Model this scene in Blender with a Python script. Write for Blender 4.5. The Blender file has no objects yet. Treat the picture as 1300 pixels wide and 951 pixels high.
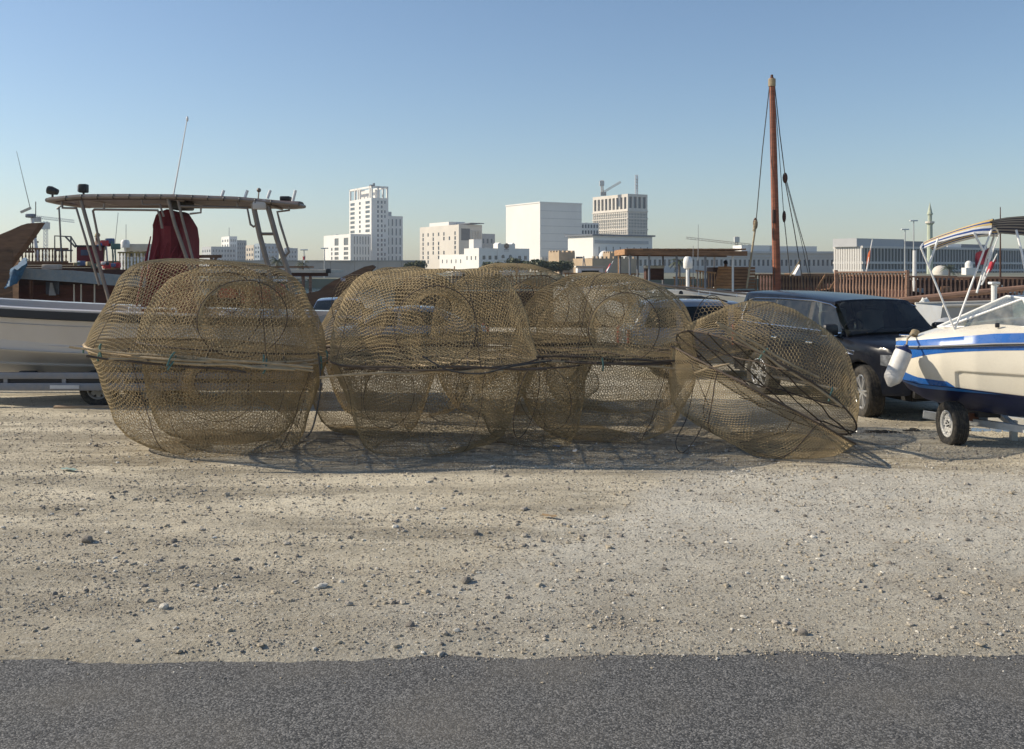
import bpy, bmesh, math, random
import numpy as np
from mathutils import Vector, Matrix, Euler
PI = math.pi
scene = bpy.context.scene
COL = scene.collection

# ------------------------------------------------------------------ camera, sky, sun, exposure
EYE = 2.4            # eye height above the lot, metres
F = 1264.0           # focal length in pixels of a 1300 px wide frame
HOR = 340.0          # horizon row in the 1300 x 951 frame
cam_data = bpy.data.cameras.new("camera")
cam = bpy.data.objects.new("camera", cam_data)
COL.objects.link(cam)
cam.location = (0, 0, EYE)
cam.rotation_euler = (PI / 2, 0, 0)
cam_data.sensor_width = 36.0
cam_data.lens = 36.0 * F / 1300.0
cam_data.shift_y = (HOR - 475.5) / 1300.0
cam_data.clip_start = 0.1
cam_data.clip_end = 20000
scene.camera = cam

SUN_EL = math.radians(31)
SUN_AZ = math.radians(-82)          # measured from +Y towards +X
sun_dir = Vector((math.sin(SUN_AZ) * math.cos(SUN_EL), math.cos(SUN_AZ) * math.cos(SUN_EL), math.sin(SUN_EL)))
world = bpy.data.worlds.new("World")
scene.world = world
world.use_nodes = True
wn = world.node_tree.nodes
wl = world.node_tree.links
wn.clear()
w_out = wn.new("ShaderNodeOutputWorld")
w_bg = wn.new("ShaderNodeBackground")
w_sky = wn.new("ShaderNodeTexSky")
w_sky.sky_type = 'NISHITA'
w_sky.sun_disc = False
w_sky.sun_elevation = SUN_EL
w_sky.sun_rotation = SUN_AZ % (2 * PI)
w_sky.altitude = 0
w_sky.air_density = 1.0
w_sky.dust_density = 0.5
w_sky.ozone_density = 3.0
w_bg.inputs['Strength'].default_value = 0.10
wl.new(w_sky.outputs[0], w_bg.inputs[0])
wl.new(w_bg.outputs[0], w_out.inputs[0])

sun_data = bpy.data.lights.new("sun", 'SUN')
sun_data.energy = 4.3
sun_data.angle = math.radians(0.5)
sun_data.color = (1.0, 0.895, 0.725)
sun = bpy.data.objects.new("sun", sun_data)
COL.objects.link(sun)
sun.rotation_euler = sun_dir.to_track_quat('Z', 'Y').to_euler()

scene.view_settings.view_transform = 'Standard'
scene.view_settings.look = 'None'
scene.view_settings.exposure = 0.35
scene.view_settings.gamma = 1.0
scene.render.engine = 'CYCLES'
scene.cycles.max_bounces = 6
scene.cycles.transparent_max_bounces = 8
scene.cycles.volume_bounces = 0

# ------------------------------------------------------------------ helpers
def P(px, py, d):
    """World point seen at frame pixel (px, py) and standing d metres in front of the camera."""
    return Vector(((px - 650.0) / F * d, d, EYE - (py - HOR) / F * d))

def X(px, d):
    return (px - 650.0) / F * d

def Z(py, d):
    return EYE - (py - HOR) / F * d

class MB:
    """Collects shapes and links them as one mesh object."""
    def __init__(self):
        self.v = []; self.f = []; self.m = []; self.mi = 0
    def add(self, vs, fs):
        n = len(self.v)
        self.v += [tuple(p) for p in vs]
        self.f += [tuple(i + n for i in f) for f in fs]
        self.m += [self.mi] * len(fs)
        return self
    def box(self, c, s, rot=None, ch=0.0):
        hx, hy, hz = s[0] / 2, s[1] / 2, s[2] / 2
        R = rot if rot is not None else Matrix.Identity(3)
        c = Vector(c)
        if ch <= 0:
            vs = [c + R @ Vector((x, y, z)) for x in (-hx, hx) for y in (-hy, hy) for z in (-hz, hz)]
            fs = [(0, 1, 3, 2), (4, 6, 7, 5), (0, 4, 5, 1), (2, 3, 7, 6), (0, 2, 6, 4), (1, 5, 7, 3)]
            return self.add(vs, fs)
        ch = min(ch, hx * .9, hy * .9, hz * .9)
        bm = bmesh.new()
        bmesh.ops.create_cube(bm, size=1)
        for v in bm.verts:
            v.co = Vector((v.co.x * 2 * hx, v.co.y * 2 * hy, v.co.z * 2 * hz))
        bmesh.ops.bevel(bm, geom=list(bm.edges), offset=ch, segments=2, affect='EDGES', profile=.5)
        bm.verts.index_update()
        vs = [c + R @ v.co for v in bm.verts]
        fs = [tuple(v.index for v in f.verts) for f in bm.faces]
        bm.free()
        return self.add(vs, fs)
    def beam(self, p, q, w, h, up=(0, 0, 1)):
        p = Vector(p); q = Vector(q); d = (q - p)
        L = d.length; d.normalize()
        u = Vector(up)
        s = d.cross(u)
        if s.length < 1e-4:
            s = d.cross(Vector((1, 0, 0)))
        s.normalize(); u = s.cross(d)
        R = Matrix((d, s, u)).transposed()
        return self.box((p + q) / 2, (L, w, h), R)
    def tube(self, pts, r, n=8, caps=True):
        pts = [Vector(p) for p in pts]
        rs = r if isinstance(r, (list, tuple)) else [r] * len(pts)
        rings = []
        prev = None
        for i, p in enumerate(pts):
            if i == 0: t = pts[1] - p
            elif i == len(pts) - 1: t = p - pts[i - 1]
            else: t = (pts[i + 1] - p).normalized() + (p - pts[i - 1]).normalized()
            t.normalize()
            if prev is None:
                a = t.cross(Vector((0, 0, 1)))
                if a.length < .05: a = t.cross(Vector((0, 1, 0)))
            else:
                a = prev - t * prev.dot(t)
            a.normalize(); prev = a
            b = t.cross(a)
            rings.append([p + (a * math.cos(2 * PI * k / n) + b * math.sin(2 * PI * k / n)) * rs[i] for k in range(n)])
        vs = [q for r_ in rings for q in r_]
        fs = []
        for i in range(len(rings) - 1):
            for k in range(n):
                k2 = (k + 1) % n
                fs.append((i * n + k, i * n + k2, (i + 1) * n + k2, (i + 1) * n + k))
        if caps:
            fs.append(tuple(range(n - 1, -1, -1)))
            fs.append(tuple((len(rings) - 1) * n + k for k in range(n)))
        return self.add(vs, fs)
    def ring(self, c, R, r, n=48, m=6, axis=None):
        """A hoop (torus) of radius R, tube radius r, around +Z or the given axis."""
        q = Vector(axis).to_track_quat('Z', 'Y').to_matrix() if axis is not None else Matrix.Identity(3)
        c = Vector(c)
        vs = []; fs = []
        for i in range(n):
            a = 2 * PI * i / n
            for j in range(m):
                b = 2 * PI * j / m
                vs.append(c + q @ Vector(((R + r * math.cos(b)) * math.cos(a), (R + r * math.cos(b)) * math.sin(a), r * math.sin(b))))
        for i in range(n):
            for j in range(m):
                fs.append((i * m + j, ((i + 1) % n) * m + j, ((i + 1) % n) * m + (j + 1) % m, i * m + (j + 1) % m))
        return self.add(vs, fs)
    def lathe(self, prof, n=24, c=(0, 0, 0), axis=(0, 0, 1), closed=False):
        """prof: list of (radius, height) turned round the axis."""
        q = Vector(axis).to_track_quat('Z', 'Y').to_matrix()
        c = Vector(c)
        vs = []; fs = []
        for (r, z) in prof:
            for k in range(n):
                a = 2 * PI * k / n
                vs.append(c + q @ Vector((r * math.cos(a), r * math.sin(a), z)))
        m = len(prof)
        for i in range(m if closed else m - 1):
            for k in range(n):
                k2 = (k + 1) % n
                i2 = (i + 1) % m
                fs.append((i * n + k, i * n + k2, i2 * n + k2, i2 * n + k))
        return self.add(vs, fs)
    def loft(self, rings, closed=False, cap0=False, cap1=False):
        n = len(rings[0])
        vs = [p for r in rings for p in r]
        fs = []
        for i in range(len(rings) - 1):
            for k in range(n if closed else n - 1):
                k2 = (k + 1) % n
                fs.append((i * n + k, i * n + k2, (i + 1) * n + k2, (i + 1) * n + k))
        if cap0: fs.append(tuple(range(n - 1, -1, -1)))
        if cap1: fs.append(tuple((len(rings) - 1) * n + k for k in range(n)))
        return self.add(vs, fs)
    def prism(self, poly, a, b):
        """poly: 3-D points of one face; extruded by vector a..b offsets."""
        a = Vector(a); b = Vector(b); n = len(poly)
        vs = [Vector(p) + a for p in poly] + [Vector(p) + b for p in poly]
        fs = [tuple(range(n - 1, -1, -1)), tuple(range(n, 2 * n))]
        for k in range(n):
            k2 = (k + 1) % n
            fs.append((k, k2, n + k2, n + k))
        return self.add(vs, fs)
    def ball(self, c, r, n=12, m=8, sq=(1, 1, 1)):
        vs = []; fs = []
        c = Vector(c)
        for i in range(m + 1):
            t = PI * i / m
            for k in range(n):
                a = 2 * PI * k / n
                vs.append(c + Vector((r * sq[0] * math.sin(t) * math.cos(a), r * sq[1] * math.sin(t) * math.sin(a), r * sq[2] * math.cos(t))))
        for i in range(m):
            for k in range(n):
                k2 = (k + 1) % n
                fs.append((i * n + k, (i + 1) * n + k, (i + 1) * n + k2, i * n + k2))
        return self.add(vs, fs)
    def mesh(self, name, mats, smooth=35, fix=True):
        me = bpy.data.meshes.new(name)
        me.from_pydata(self.v, [], self.f)
        if not isinstance(mats, (list, tuple)): mats = [mats]
        for m in mats: me.materials.append(m)
        if len(mats) > 1:
            me.polygons.foreach_set('material_index', self.m)
        if fix:
            bm = bmesh.new(); bm.from_mesh(me)
            bmesh.ops.remove_doubles(bm, verts=bm.verts, dist=1e-5)
            bmesh.ops.recalc_face_normals(bm, faces=bm.faces)
            bm.to_mesh(me); bm.free()
        if smooth:
            me.shade_smooth()
            me.set_sharp_from_angle(angle=math.radians(smooth))
        me.update()
        return me
    def build(self, name, mats, parent=None, smooth=35, fix=True, kind=None, label=None):
        return link(name, self.mesh(name, mats, smooth, fix), parent, kind=kind, label=label)

def link(name, me, parent=None, loc=None, rot=None, scale=None, kind=None, label=None):
    o = bpy.data.objects.new(name, me)
    COL.objects.link(o)
    if parent is not None: o.parent = parent
    if loc is not None: o.location = loc
    if rot is not None: o.rotation_euler = rot
    if scale is not None: o.scale = scale
    if kind: o['kind'] = kind
    if label: o['label'] = label
    return o

def tag(o, label, cat, group=None):
    o['label'] = label; o['category'] = cat
    if group: o['group'] = group
    return o

def thing(name, label, cat, loc=(0, 0, 0), rotz=0.0, group=None):
    o = bpy.data.objects.new(name, None)
    o.empty_display_size = .3
    COL.objects.link(o)
    o.location = loc; o.rotation_euler = (0, 0, rotz)
    return tag(o, label, cat, group)

def part_empty(name, parent, loc=(0, 0, 0), rot=(0, 0, 0)):
    o = bpy.data.objects.new(name, None)
    o.empty_display_size = .1
    COL.objects.link(o)
    o.parent = parent; o.location = loc; o.rotation_euler = rot
    return o

def kids(o):
    return [c for c in bpy.data.objects if c.parent is o]

def copy_tree(o, parent=None):
    c = o.copy(); COL.objects.link(c)
    if parent is not None:
        c.parent = parent
    for ch in kids(o):
        copy_tree(ch, c)
    return c

# ------------------------------------------------------------------ materials
MATS = {}
def mat(name, col, rough=.6, metal=0.0, var=.15, vs=2.5, bump=0.0, bs=30.0, spec=.5, coat=0.0, dust=0.0, dcol=(.42, .36, .27), stretch=None, world_space=False):
    if name in MATS: return MATS[name]
    m = bpy.data.materials.new(name); m.use_nodes = True
    nt = m.node_tree; N = nt.nodes; L = nt.links
    b = N['Principled BSDF']
    b.inputs['Roughness'].default_value = rough
    b.inputs['Metallic'].default_value = metal
    b.inputs['Specular IOR Level'].default_value = spec
    b.inputs['Coat Weight'].default_value = coat
    b.inputs['Coat Roughness'].default_value = .06
    tc = N.new('ShaderNodeTexCoord')
    src = tc.outputs['Object']
    if world_space:
        src = N.new('ShaderNodeNewGeometry').outputs['Position']
    if stretch:
        mp = N.new('ShaderNodeMapping'); mp.inputs['Scale'].default_value = stretch
        L.new(src, mp.inputs['Vector']); src = mp.outputs[0]
    no = N.new('ShaderNodeTexNoise'); no.inputs['Scale'].default_value = vs
    no.inputs['Detail'].default_value = 7; no.inputs['Roughness'].default_value = .62
    L.new(src, no.inputs['Vector'])
    rp = N.new('ShaderNodeMapRange')
    rp.inputs['From Min'].default_value = .3; rp.inputs['From Max'].default_value = .7
    L.new(no.outputs['Fac'], rp.inputs['Value'])
    mx = N.new('ShaderNodeMix'); mx.data_type = 'RGBA'
    mx.inputs[6].default_value = (*[c * (1 - var) for c in col], 1)
    mx.inputs[7].default_value = (*[min(1, c * (1 + var)) for c in col], 1)
    L.new(rp.outputs[0], mx.inputs[0])
    out = mx.outputs[2]
    if dust > 0:
        n2 = N.new('ShaderNodeTexNoise'); n2.inputs['Scale'].default_value = vs * 2.3
        n2.inputs['Detail'].default_value = 8; n2.inputs['Roughness'].default_value = .7
        L.new(src, n2.inputs['Vector'])
        r2 = N.new('ShaderNodeMapRange'); r2.inputs['From Min'].default_value = .42; r2.inputs['From Max'].default_value = .72
        r2.inputs['To Max'].default_value = dust
        L.new(n2.outputs['Fac'], r2.inputs['Value'])
        m2 = N.new('ShaderNodeMix'); m2.data_type = 'RGBA'
        L.new(r2.outputs[0], m2.inputs[0]); L.new(out, m2.inputs[6]); m2.inputs[7].default_value = (*dcol, 1)
        out = m2.outputs[2]
        r3 = N.new('ShaderNodeMath'); r3.operation = 'MULTIPLY_ADD'
        L.new(r2.outputs[0], r3.inputs[0]); r3.inputs[1].default_value = .6; r3.inputs[2].default_value = rough
        r3.use_clamp = True
        L.new(r3.outputs[0], b.inputs['Roughness'])
    L.new(out, b.inputs['Base Color'])
    if bump > 0:
        n3 = N.new('ShaderNodeTexNoise'); n3.inputs['Scale'].default_value = bs; n3.inputs['Detail'].default_value = 5
        L.new(src, n3.inputs['Vector'])
        bp = N.new('ShaderNodeBump'); bp.inputs['Strength'].default_value = bump; bp.inputs['Distance'].default_value = .02
        L.new(n3.outputs['Fac'], bp.inputs['Height']); L.new(bp.outputs[0], b.inputs['Normal'])
    MATS[name] = m
    return m

def wood(name, col, rough=.7, var=.35):
    return mat(name, col, rough, var=var, vs=1.4, stretch=(1.5, 1.5, 9), bump=.3, bs=12)

def clear_glass(name, tint=(.75, .8, .8), dirt=.35):
    if name in MATS: return MATS[name]
    m = bpy.data.materials.new(name); m.use_nodes = True
    nt = m.node_tree; N = nt.nodes; L = nt.links
    N.remove(N['Principled BSDF'])
    out = N['Material Output']
    t = N.new('ShaderNodeBsdfTransparent'); t.inputs[0].default_value = (*tint, 1)
    g = N.new('ShaderNodeBsdfGlossy'); g.inputs['Roughness'].default_value = .08; g.inputs[0].default_value = (.9, .9, .9, 1)
    fr = N.new('ShaderNodeLayerWeight'); fr.inputs[0].default_value = .35
    ns = N.new('ShaderNodeTexNoise'); ns.inputs['Scale'].default_value = 7; ns.inputs['Detail'].default_value = 6
    tc = N.new('ShaderNodeTexCoord'); L.new(tc.outputs['Object'], ns.inputs['Vector'])
    d = N.new('ShaderNodeBsdfDiffuse'); d.inputs[0].default_value = (.55, .53, .48, 1)
    mr = N.new('ShaderNodeMapRange'); mr.inputs['From Min'].default_value = .35; mr.inputs['From Max'].default_value = .75
    mr.inputs['To Min'].default_value = dirt * .15; mr.inputs['To Max'].default_value = dirt
    L.new(ns.outputs['Fac'], mr.inputs['Value'])
    m1 = N.new('ShaderNodeMixShader'); L.new(fr.outputs['Fresnel'], m1.inputs[0]); L.new(t.outputs[0], m1.inputs[1]); L.new(g.outputs[0], m1.inputs[2])
    m2 = N.new('ShaderNodeMixShader'); L.new(mr.outputs[0], m2.inputs[0]); L.new(m1.outputs[0], m2.inputs[1]); L.new(d.outputs[0], m2.inputs[2])
    L.new(m2.outputs[0], out.inputs[0])
    MATS[name] = m
    return m

# value noise used for relief
def vnoise(x, y, seed=0):
    xi = np.floor(x).astype(np.int64); yi = np.floor(y).astype(np.int64)
    xf = x - xi; yf = y - yi
    def h(a, b):
        n = (a * 374761393 + b * 668265263 + seed * 1442695041) & 0x7fffffff
        n = ((n ^ (n >> 13)) * 1274126177) & 0x7fffffff
        return ((n ^ (n >> 16)) & 0xffff) / 65535.0
    u = xf * xf * (3 - 2 * xf); v = yf * yf * (3 - 2 * yf)
    return (h(xi, yi) * (1 - u) + h(xi + 1, yi) * u) * (1 - v) + (h(xi, yi + 1) * (1 - u) + h(xi + 1, yi + 1) * u) * v

def fbm(x, y, oct=4, seed=0):
    t = 0; a = .5; f = 1.0
    for o in range(oct):
        t = t + a * (vnoise(x * f, y * f, seed + o * 17) - .5); a *= .5; f *= 2.03
    return t
# ------------------------------------------------------------------ the ground, road, water
def node_mat(name):
    m = bpy.data.materials.new(name); m.use_nodes = True
    MATS[name] = m
    return m, m.node_tree.nodes, m.node_tree.links

def road_edge(x):
    return 6.16 + .012 * x

def make_ground_mat():
    m, N, L = node_mat('dusty_ground')
    b = N['Principled BSDF']; b.inputs['Roughness'].default_value = .95; b.inputs['Specular IOR Level'].default_value = .2
    geo = N.new('ShaderNodeNewGeometry')
    pos = geo.outputs['Position']
    def noise(sc, det=6, ro=.6, vec=pos):
        n = N.new('ShaderNodeTexNoise'); n.inputs['Scale'].default_value = sc; n.inputs['Detail'].default_value = det
        n.inputs['Roughness'].default_value = ro; L.new(vec, n.inputs['Vector']); return n.outputs['Fac']
    def mr(v, a, bb, c=0, d=1):
        n = N.new('ShaderNodeMapRange'); n.inputs['From Min'].default_value = a; n.inputs['From Max'].default_value = bb
        n.inputs['To Min'].default_value = c; n.inputs['To Max'].default_value = d; L.new(v, n.inputs['Value']); return n.outputs[0]
    def mix(f, a, bb, bt='MIX'):
        n = N.new('ShaderNodeMix'); n.data_type = 'RGBA'; n.blend_type = bt
        if isinstance(f, float): n.inputs[0].default_value = f
        else: L.new(f, n.inputs[0])
        for s, v in ((6, a), (7, bb)):
            if isinstance(v, tuple): n.inputs[s].default_value = (*v, 1)
            else: L.new(v, n.inputs[s])
        return n.outputs[2]
    def math_(op, a, bb, c=None):
        n = N.new('ShaderNodeMath'); n.operation = op
        for i, v in enumerate((a, bb, c)):
            if v is None: continue
            if isinstance(v, (int, float)): n.inputs[i].default_value = v
            else: L.new(v, n.inputs[i])
        return n.outputs[0]
    # stretched coordinates: wheel tracks run along the road
    mp = N.new('ShaderNodeMapping'); mp.inputs['Scale'].default_value = (.35, 1.6, 1); L.new(pos, mp.inputs['Vector'])
    track = noise(1.1, 6, .62, mp.outputs[0])
    tan = mix(mr(noise(.55, 7, .65), .35, .66), (.66, .58, .43), (.86, .775, .595))
    tan = mix(mr(track, .40, .62), tan, (.38, .335, .25))
    grey = mix(mr(noise(.9, 7, .65), .35, .65), (.57, .53, .445), (.74, .70, .595))
    # grey compacted patch on the right-hand side of the lot, tan dust elsewhere
    sx = N.new('ShaderNodeSeparateXYZ'); L.new(pos, sx.inputs[0])
    a = math_('MULTIPLY_ADD', sx.outputs[1], .62, -5.1)           # boundary runs slantwise over the lot
    a = math_('SUBTRACT', sx.outputs[0], a)
    # x - (.62 y - 5.1) > 0  -> grey;  and only nearer than the traps
    w = math_('MULTIPLY_ADD', noise(1.4, 6, .6), 2.4, -1.2)
    g1 = mr(math_('ADD', a, w), -.35, .35)
    g2 = mr(math_('ADD', sx.outputs[1], math_('MULTIPLY', w, .3)), 11.9, 11.4)
    g = math_('MULTIPLY', g1, g2)
    near = mr(math_('ADD', sx.outputs[1], w), 9.5, 6.6, 0, .75)  # light falling off towards the camera, painted into the ground colour
    c = mix(g, tan, grey)
    c = mix(near, c, mix(mr(noise(2.2, 7, .7), .35, .68), (.31, .275, .21), (.48, .435, .34)))
    # damp / oily stains
    st = mr(noise(.42, 6, .6), .54, .70, 0, .42)
    c = mix(st, c, (.27, .225, .165))
    # dry weed and dirt gathered in front of and under the trap row
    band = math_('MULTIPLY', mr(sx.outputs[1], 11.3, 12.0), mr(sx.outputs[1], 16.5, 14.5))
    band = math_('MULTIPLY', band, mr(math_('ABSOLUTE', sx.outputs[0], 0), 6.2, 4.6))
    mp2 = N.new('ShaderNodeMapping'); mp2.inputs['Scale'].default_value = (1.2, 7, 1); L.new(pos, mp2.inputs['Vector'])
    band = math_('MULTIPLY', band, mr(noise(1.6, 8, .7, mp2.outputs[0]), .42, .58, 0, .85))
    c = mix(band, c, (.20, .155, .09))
    # grit
    vo = N.new('ShaderNodeTexVoronoi'); vo.inputs['Scale'].default_value = 38; L.new(pos, vo.inputs['Vector'])
    wv = N.new('ShaderNodeTexWhiteNoise'); L.new(vo.outputs['Color'], wv.inputs['Vector'])
    dark = math_('MULTIPLY', mr(wv.outputs['Value'], .76, .82), mr(vo.outputs['Distance'], .5, .25))
    lite = math_('MULTIPLY', mr(wv.outputs['Value'], .17, .12), mr(vo.outputs['Distance'], .5, .25))
    c = mix(math_('MULTIPLY', dark, .85), c, (.12, .105, .09))
    c = mix(math_('MULTIPLY', lite, .55), c, (.70, .66, .58))
    c = mix(mr(noise(60, 6, .8), .42, .66, 0, .55), c, (.25, .215, .165))
    mp3 = N.new('ShaderNodeMapping'); mp3.inputs['Scale'].default_value = (2.2, 9, 1); L.new(pos, mp3.inputs['Vector'])
    c = mix(mr(noise(2.2, 9, .75, mp3.outputs[0]), .50, .66, 0, .40), c, (.27, .235, .18))
    c = mix(mr(noise(1.7, 9, .75, mp3.outputs[0]), .54, .70, 0, .5), c, (.74, .69, .57))
    L.new(c, b.inputs['Base Color'])
    h = math_('ADD', math_('MULTIPLY', math_('POWER', noise(9, 10, .78), 1.6), 1.15), math_('MULTIPLY', math_('MULTIPLY', math_('SUBTRACT', .5, vo.outputs['Distance']), mr(wv.outputs['Value'], .55, .62)), .6))
    h = math_('ADD', h, math_('MULTIPLY', noise(75, 4, .7), .45))
    bp = N.new('ShaderNodeBump'); bp.inputs['Strength'].default_value = .8; bp.inputs['Distance'].default_value = .028
    L.new(h, bp.inputs['Height']); L.new(bp.outputs[0], b.inputs['Normal'])
    return m

def make_asphalt_mat():
    m, N, L = node_mat('asphalt')
    b = N['Principled BSDF']; b.inputs['Roughness'].default_value = .85; b.inputs['Specular IOR Level'].default_value = .35
    pos = N.new('ShaderNodeNewGeometry').outputs['Position']
    vo = N.new('ShaderNodeTexVoronoi'); vo.inputs['Scale'].default_value = 105; L.new(pos, vo.inputs['Vector'])
    cr = N.new('ShaderNodeValToRGB')
    cr.color_ramp.elements[0].position = .05; cr.color_ramp.elements[0].color = (.040, .040, .040, 1)
    cr.color_ramp.elements[1].position = 1; cr.color_ramp.elements[1].color = (.24, .232, .22, 1)
    e = cr.color_ramp.elements.new(.55); e.color = (.09, .089, .086, 1)
    wv = N.new('ShaderNodeTexWhiteNoise'); L.new(vo.outputs['Color'], wv.inputs['Vector'])
    L.new(wv.outputs['Value'], cr.inputs[0])
    no = N.new('ShaderNodeTexNoise'); no.inputs['Scale'].default_value = 1.3; no.inputs['Detail'].default_value = 7; L.new(pos, no.inputs['Vector'])
    mr = N.new('ShaderNodeMapRange'); mr.inputs['From Min'].default_value = .45; mr.inputs['From Max'].default_value = .75; mr.inputs['To Max'].default_value = .5
    L.new(no.outputs['Fac'], mr.inputs['Value'])
    mx = N.new('ShaderNodeMix'); mx.data_type = 'RGBA'; L.new(mr.outputs[0], mx.inputs[0]); L.new(cr.outputs[0], mx.inputs[6]); mx.inputs[7].default_value = (.17, .155, .13, 1)
    L.new(mx.outputs[2], b.inputs['Base Color'])
    bp = N.new('ShaderNodeBump'); bp.inputs['Strength'].default_value = .6; bp.inputs['Distance'].default_value = .005
    iv = N.new('ShaderNodeMath'); iv.operation = 'SUBTRACT'; iv.inputs[0].default_value = 1; L.new(vo.outputs['Distance'], iv.inputs[1])
    L.new(iv.outputs[0], bp.inputs['Height']); L.new(bp.outputs[0], b.inputs['Normal'])
    return m

QUAY = 40.0
def ground_z(x, y):
    """Height of the lot (numpy arrays)."""
    far = np.clip((y - 7) / 14, 0, 1)
    z = .055 * fbm(x * .55, y * 1.1, 3, 3) + .035 * fbm(x * 2.1, y * 3.3, 4, 9) + .016 * fbm(x * 9, y * 11, 4, 21)
    z = z + .022 * fbm(x * .45 + 7, y * 6.5, 3, 61)
    for (ry, rw, rx) in ((8.0, .11, 0), (9.55, .11, 2), (10.35, .10, 5)):
        w_ = np.exp(-((y - ry - .22 * np.sin(x * .35 + rx)) / rw) ** 2) * np.clip(2.2 * fbm(x * .30 + rx, y * .3, 2, 71) + .35, 0, 1)
        z = z + w_ * (-.034 + .030 * np.sign(np.sin((x + .8 * np.abs(y - ry)) * 2 * PI / .14)) * .5)
    z = z * (1 - .5 * far)
    e = y - road_edge(x) + 0.018 * fbm(x * 1.6, y * 0 + 3.3, 4, 41) + .06 * fbm(x * 9, y * 3, 3, 47) + .03
    z = z + np.clip(e * .22, -.16, .030)
    z = np.where(y > 30, z * np.clip((QUAY - y) / 10, 0, 1), z)
    back = np.clip((-y - 2.2) * .5, 0, .12)      # beyond the far side of the road
    return np.where(y < -1.9, -.03 + back, z)

def gz(x, y):
    return float(ground_z(np.array([float(x)]), np.array([float(y)]))[0])

def axis_steps(a, b, step, grow=1.0):
    out = [a]; s = step
    while out[-1] < b:
        out.append(out[-1] + s); s *= grow
    out[-1] = b
    return out

def build_ground():
    xs = axis_steps(0, 8, .05) + axis_steps(8, 900, .07, 1.13)[1:]
    xs = [-v for v in xs[:0:-1]] + xs
    ys = [-400, -150, -60, -25, -10, -5, -3, -2.4, -2.0, -1.8, 0, 2, 4, 5, 5.5]
    y = 5.75
    while y < QUAY:
        ys.append(y); y += .032 * (max(y, 6) / 6) ** 1.7
    ys.append(QUAY)
    xs = np.array(xs); ys = np.array(ys)
    gx, gy = np.meshgrid(xs, ys)
    z = ground_z(gx, gy)
    v = np.stack([gx, gy, z], -1).reshape(-1, 3)
    nx, ny = len(xs), len(ys)
    i = np.arange(nx - 1)[None, :] + np.arange(ny - 1)[:, None] * nx
    f = np.stack([i, i + 1, i + nx + 1, i + nx], -1).reshape(-1, 4)
    me = bpy.data.meshes.new('ground')
    me.from_pydata(v.tolist(), [], f.tolist())
    me.materials.append(make_ground_mat()); me.shade_smooth()
    link('ground', me, kind='structure')
    r = MB()
    n = 60
    pts0 = [(-900 + 1800 * k / n, -2.2, 0.0) for k in range(n + 1)]
    pts1 = [(-900 + 1800 * k / n, 6.6, 0.0) for k in range(n + 1)]
    r.loft([pts0, pts1]).build('road', make_asphalt_mat(), kind='structure')
    q = MB()
    q.loft([[(x, QUAY, 0), (x, QUAY, -2.5)] for x in (-900, 900)])
    q.build('quay_wall', mat('quay_concrete', (.36, .33, .28), .9, bump=.4), kind='structure')
    w = MB().add([(-900, QUAY, -1.4), (900, QUAY, -1.4), (900, 190, -1.4), (-900, 190, -1.4)], [(0, 1, 2, 3)])
    wm = mat('harbour_water', (.03, .06, .07), .12, var=.1, bump=.5, bs=1.5, world_space=True)
    w.build('water', wm, kind='structure')
    s = MB().add([(-900, 190, -2.2), (900, 190, -2.2), (900, 190, .3), (-900, 190, .3), (900, 1500, .3), (-900, 1500, .3)], [(0, 1, 2, 3), (3, 2, 4, 5)])
    s.build('far_shore', mat('shore_verge', (.15, .15, .105), .95, var=.35, vs=.05, world_space=True), kind='structure')
build_ground()

# ------------------------------------------------------------------ far city
GLASS = mat('window_glass', (.035, .055, .075), .12, var=.3, vs=.4, spec=.8)
GLASS2 = mat('window_shade', (.08, .09, .10), .35, var=.3, vs=.4)
PANE_CACHE = {}
def pane(parent, w, h, axis, u, z, off, m, name='window'):
    """One glazed opening: shared mesh per size, set on the R (x) or L (y) face of a building."""
    key = (round(w, 2), round(h, 2), axis, m.name)
    if key not in PANE_CACHE:
        mb = MB()
        if axis == 'R': mb.box((0, .1, 0), (w, .2, h))
        else: mb.box((.1, 0, 0), (.2, w, h))
        PANE_CACHE[key] = mb.mesh('window_pane', m, smooth=0)
    loc = (u, off, z) if axis == 'R' else (off, u, z)
    return link(name, PANE_CACHE[key], parent, loc=loc)

class Block:
    """A city block placed so that its near corner stands at column xc, its ends at xl and xr, d metres away."""
    def __init__(self, root, xl, xc, xr, ytop, d, base=0.0, rot=31.0, cx=None, W=None, D=None):
        self.t = math.radians(rot)
        c, s = math.cos(self.t), math.sin(self.t)
        self.cx = X(xc, d); self.d = d
        kr = (xr - 650) / F; kl = (xl - 650) / F
        self.W = W if W else (kr * d - self.cx) / (c - kr * s)
        self.D = D if D else (self.cx - kl * d) / (s + kl * c)
        self.h = Z(ytop, d)
        self.base = base
        self.root = root
    def zrow(self, py):
        return Z(py, self.d)

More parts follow.
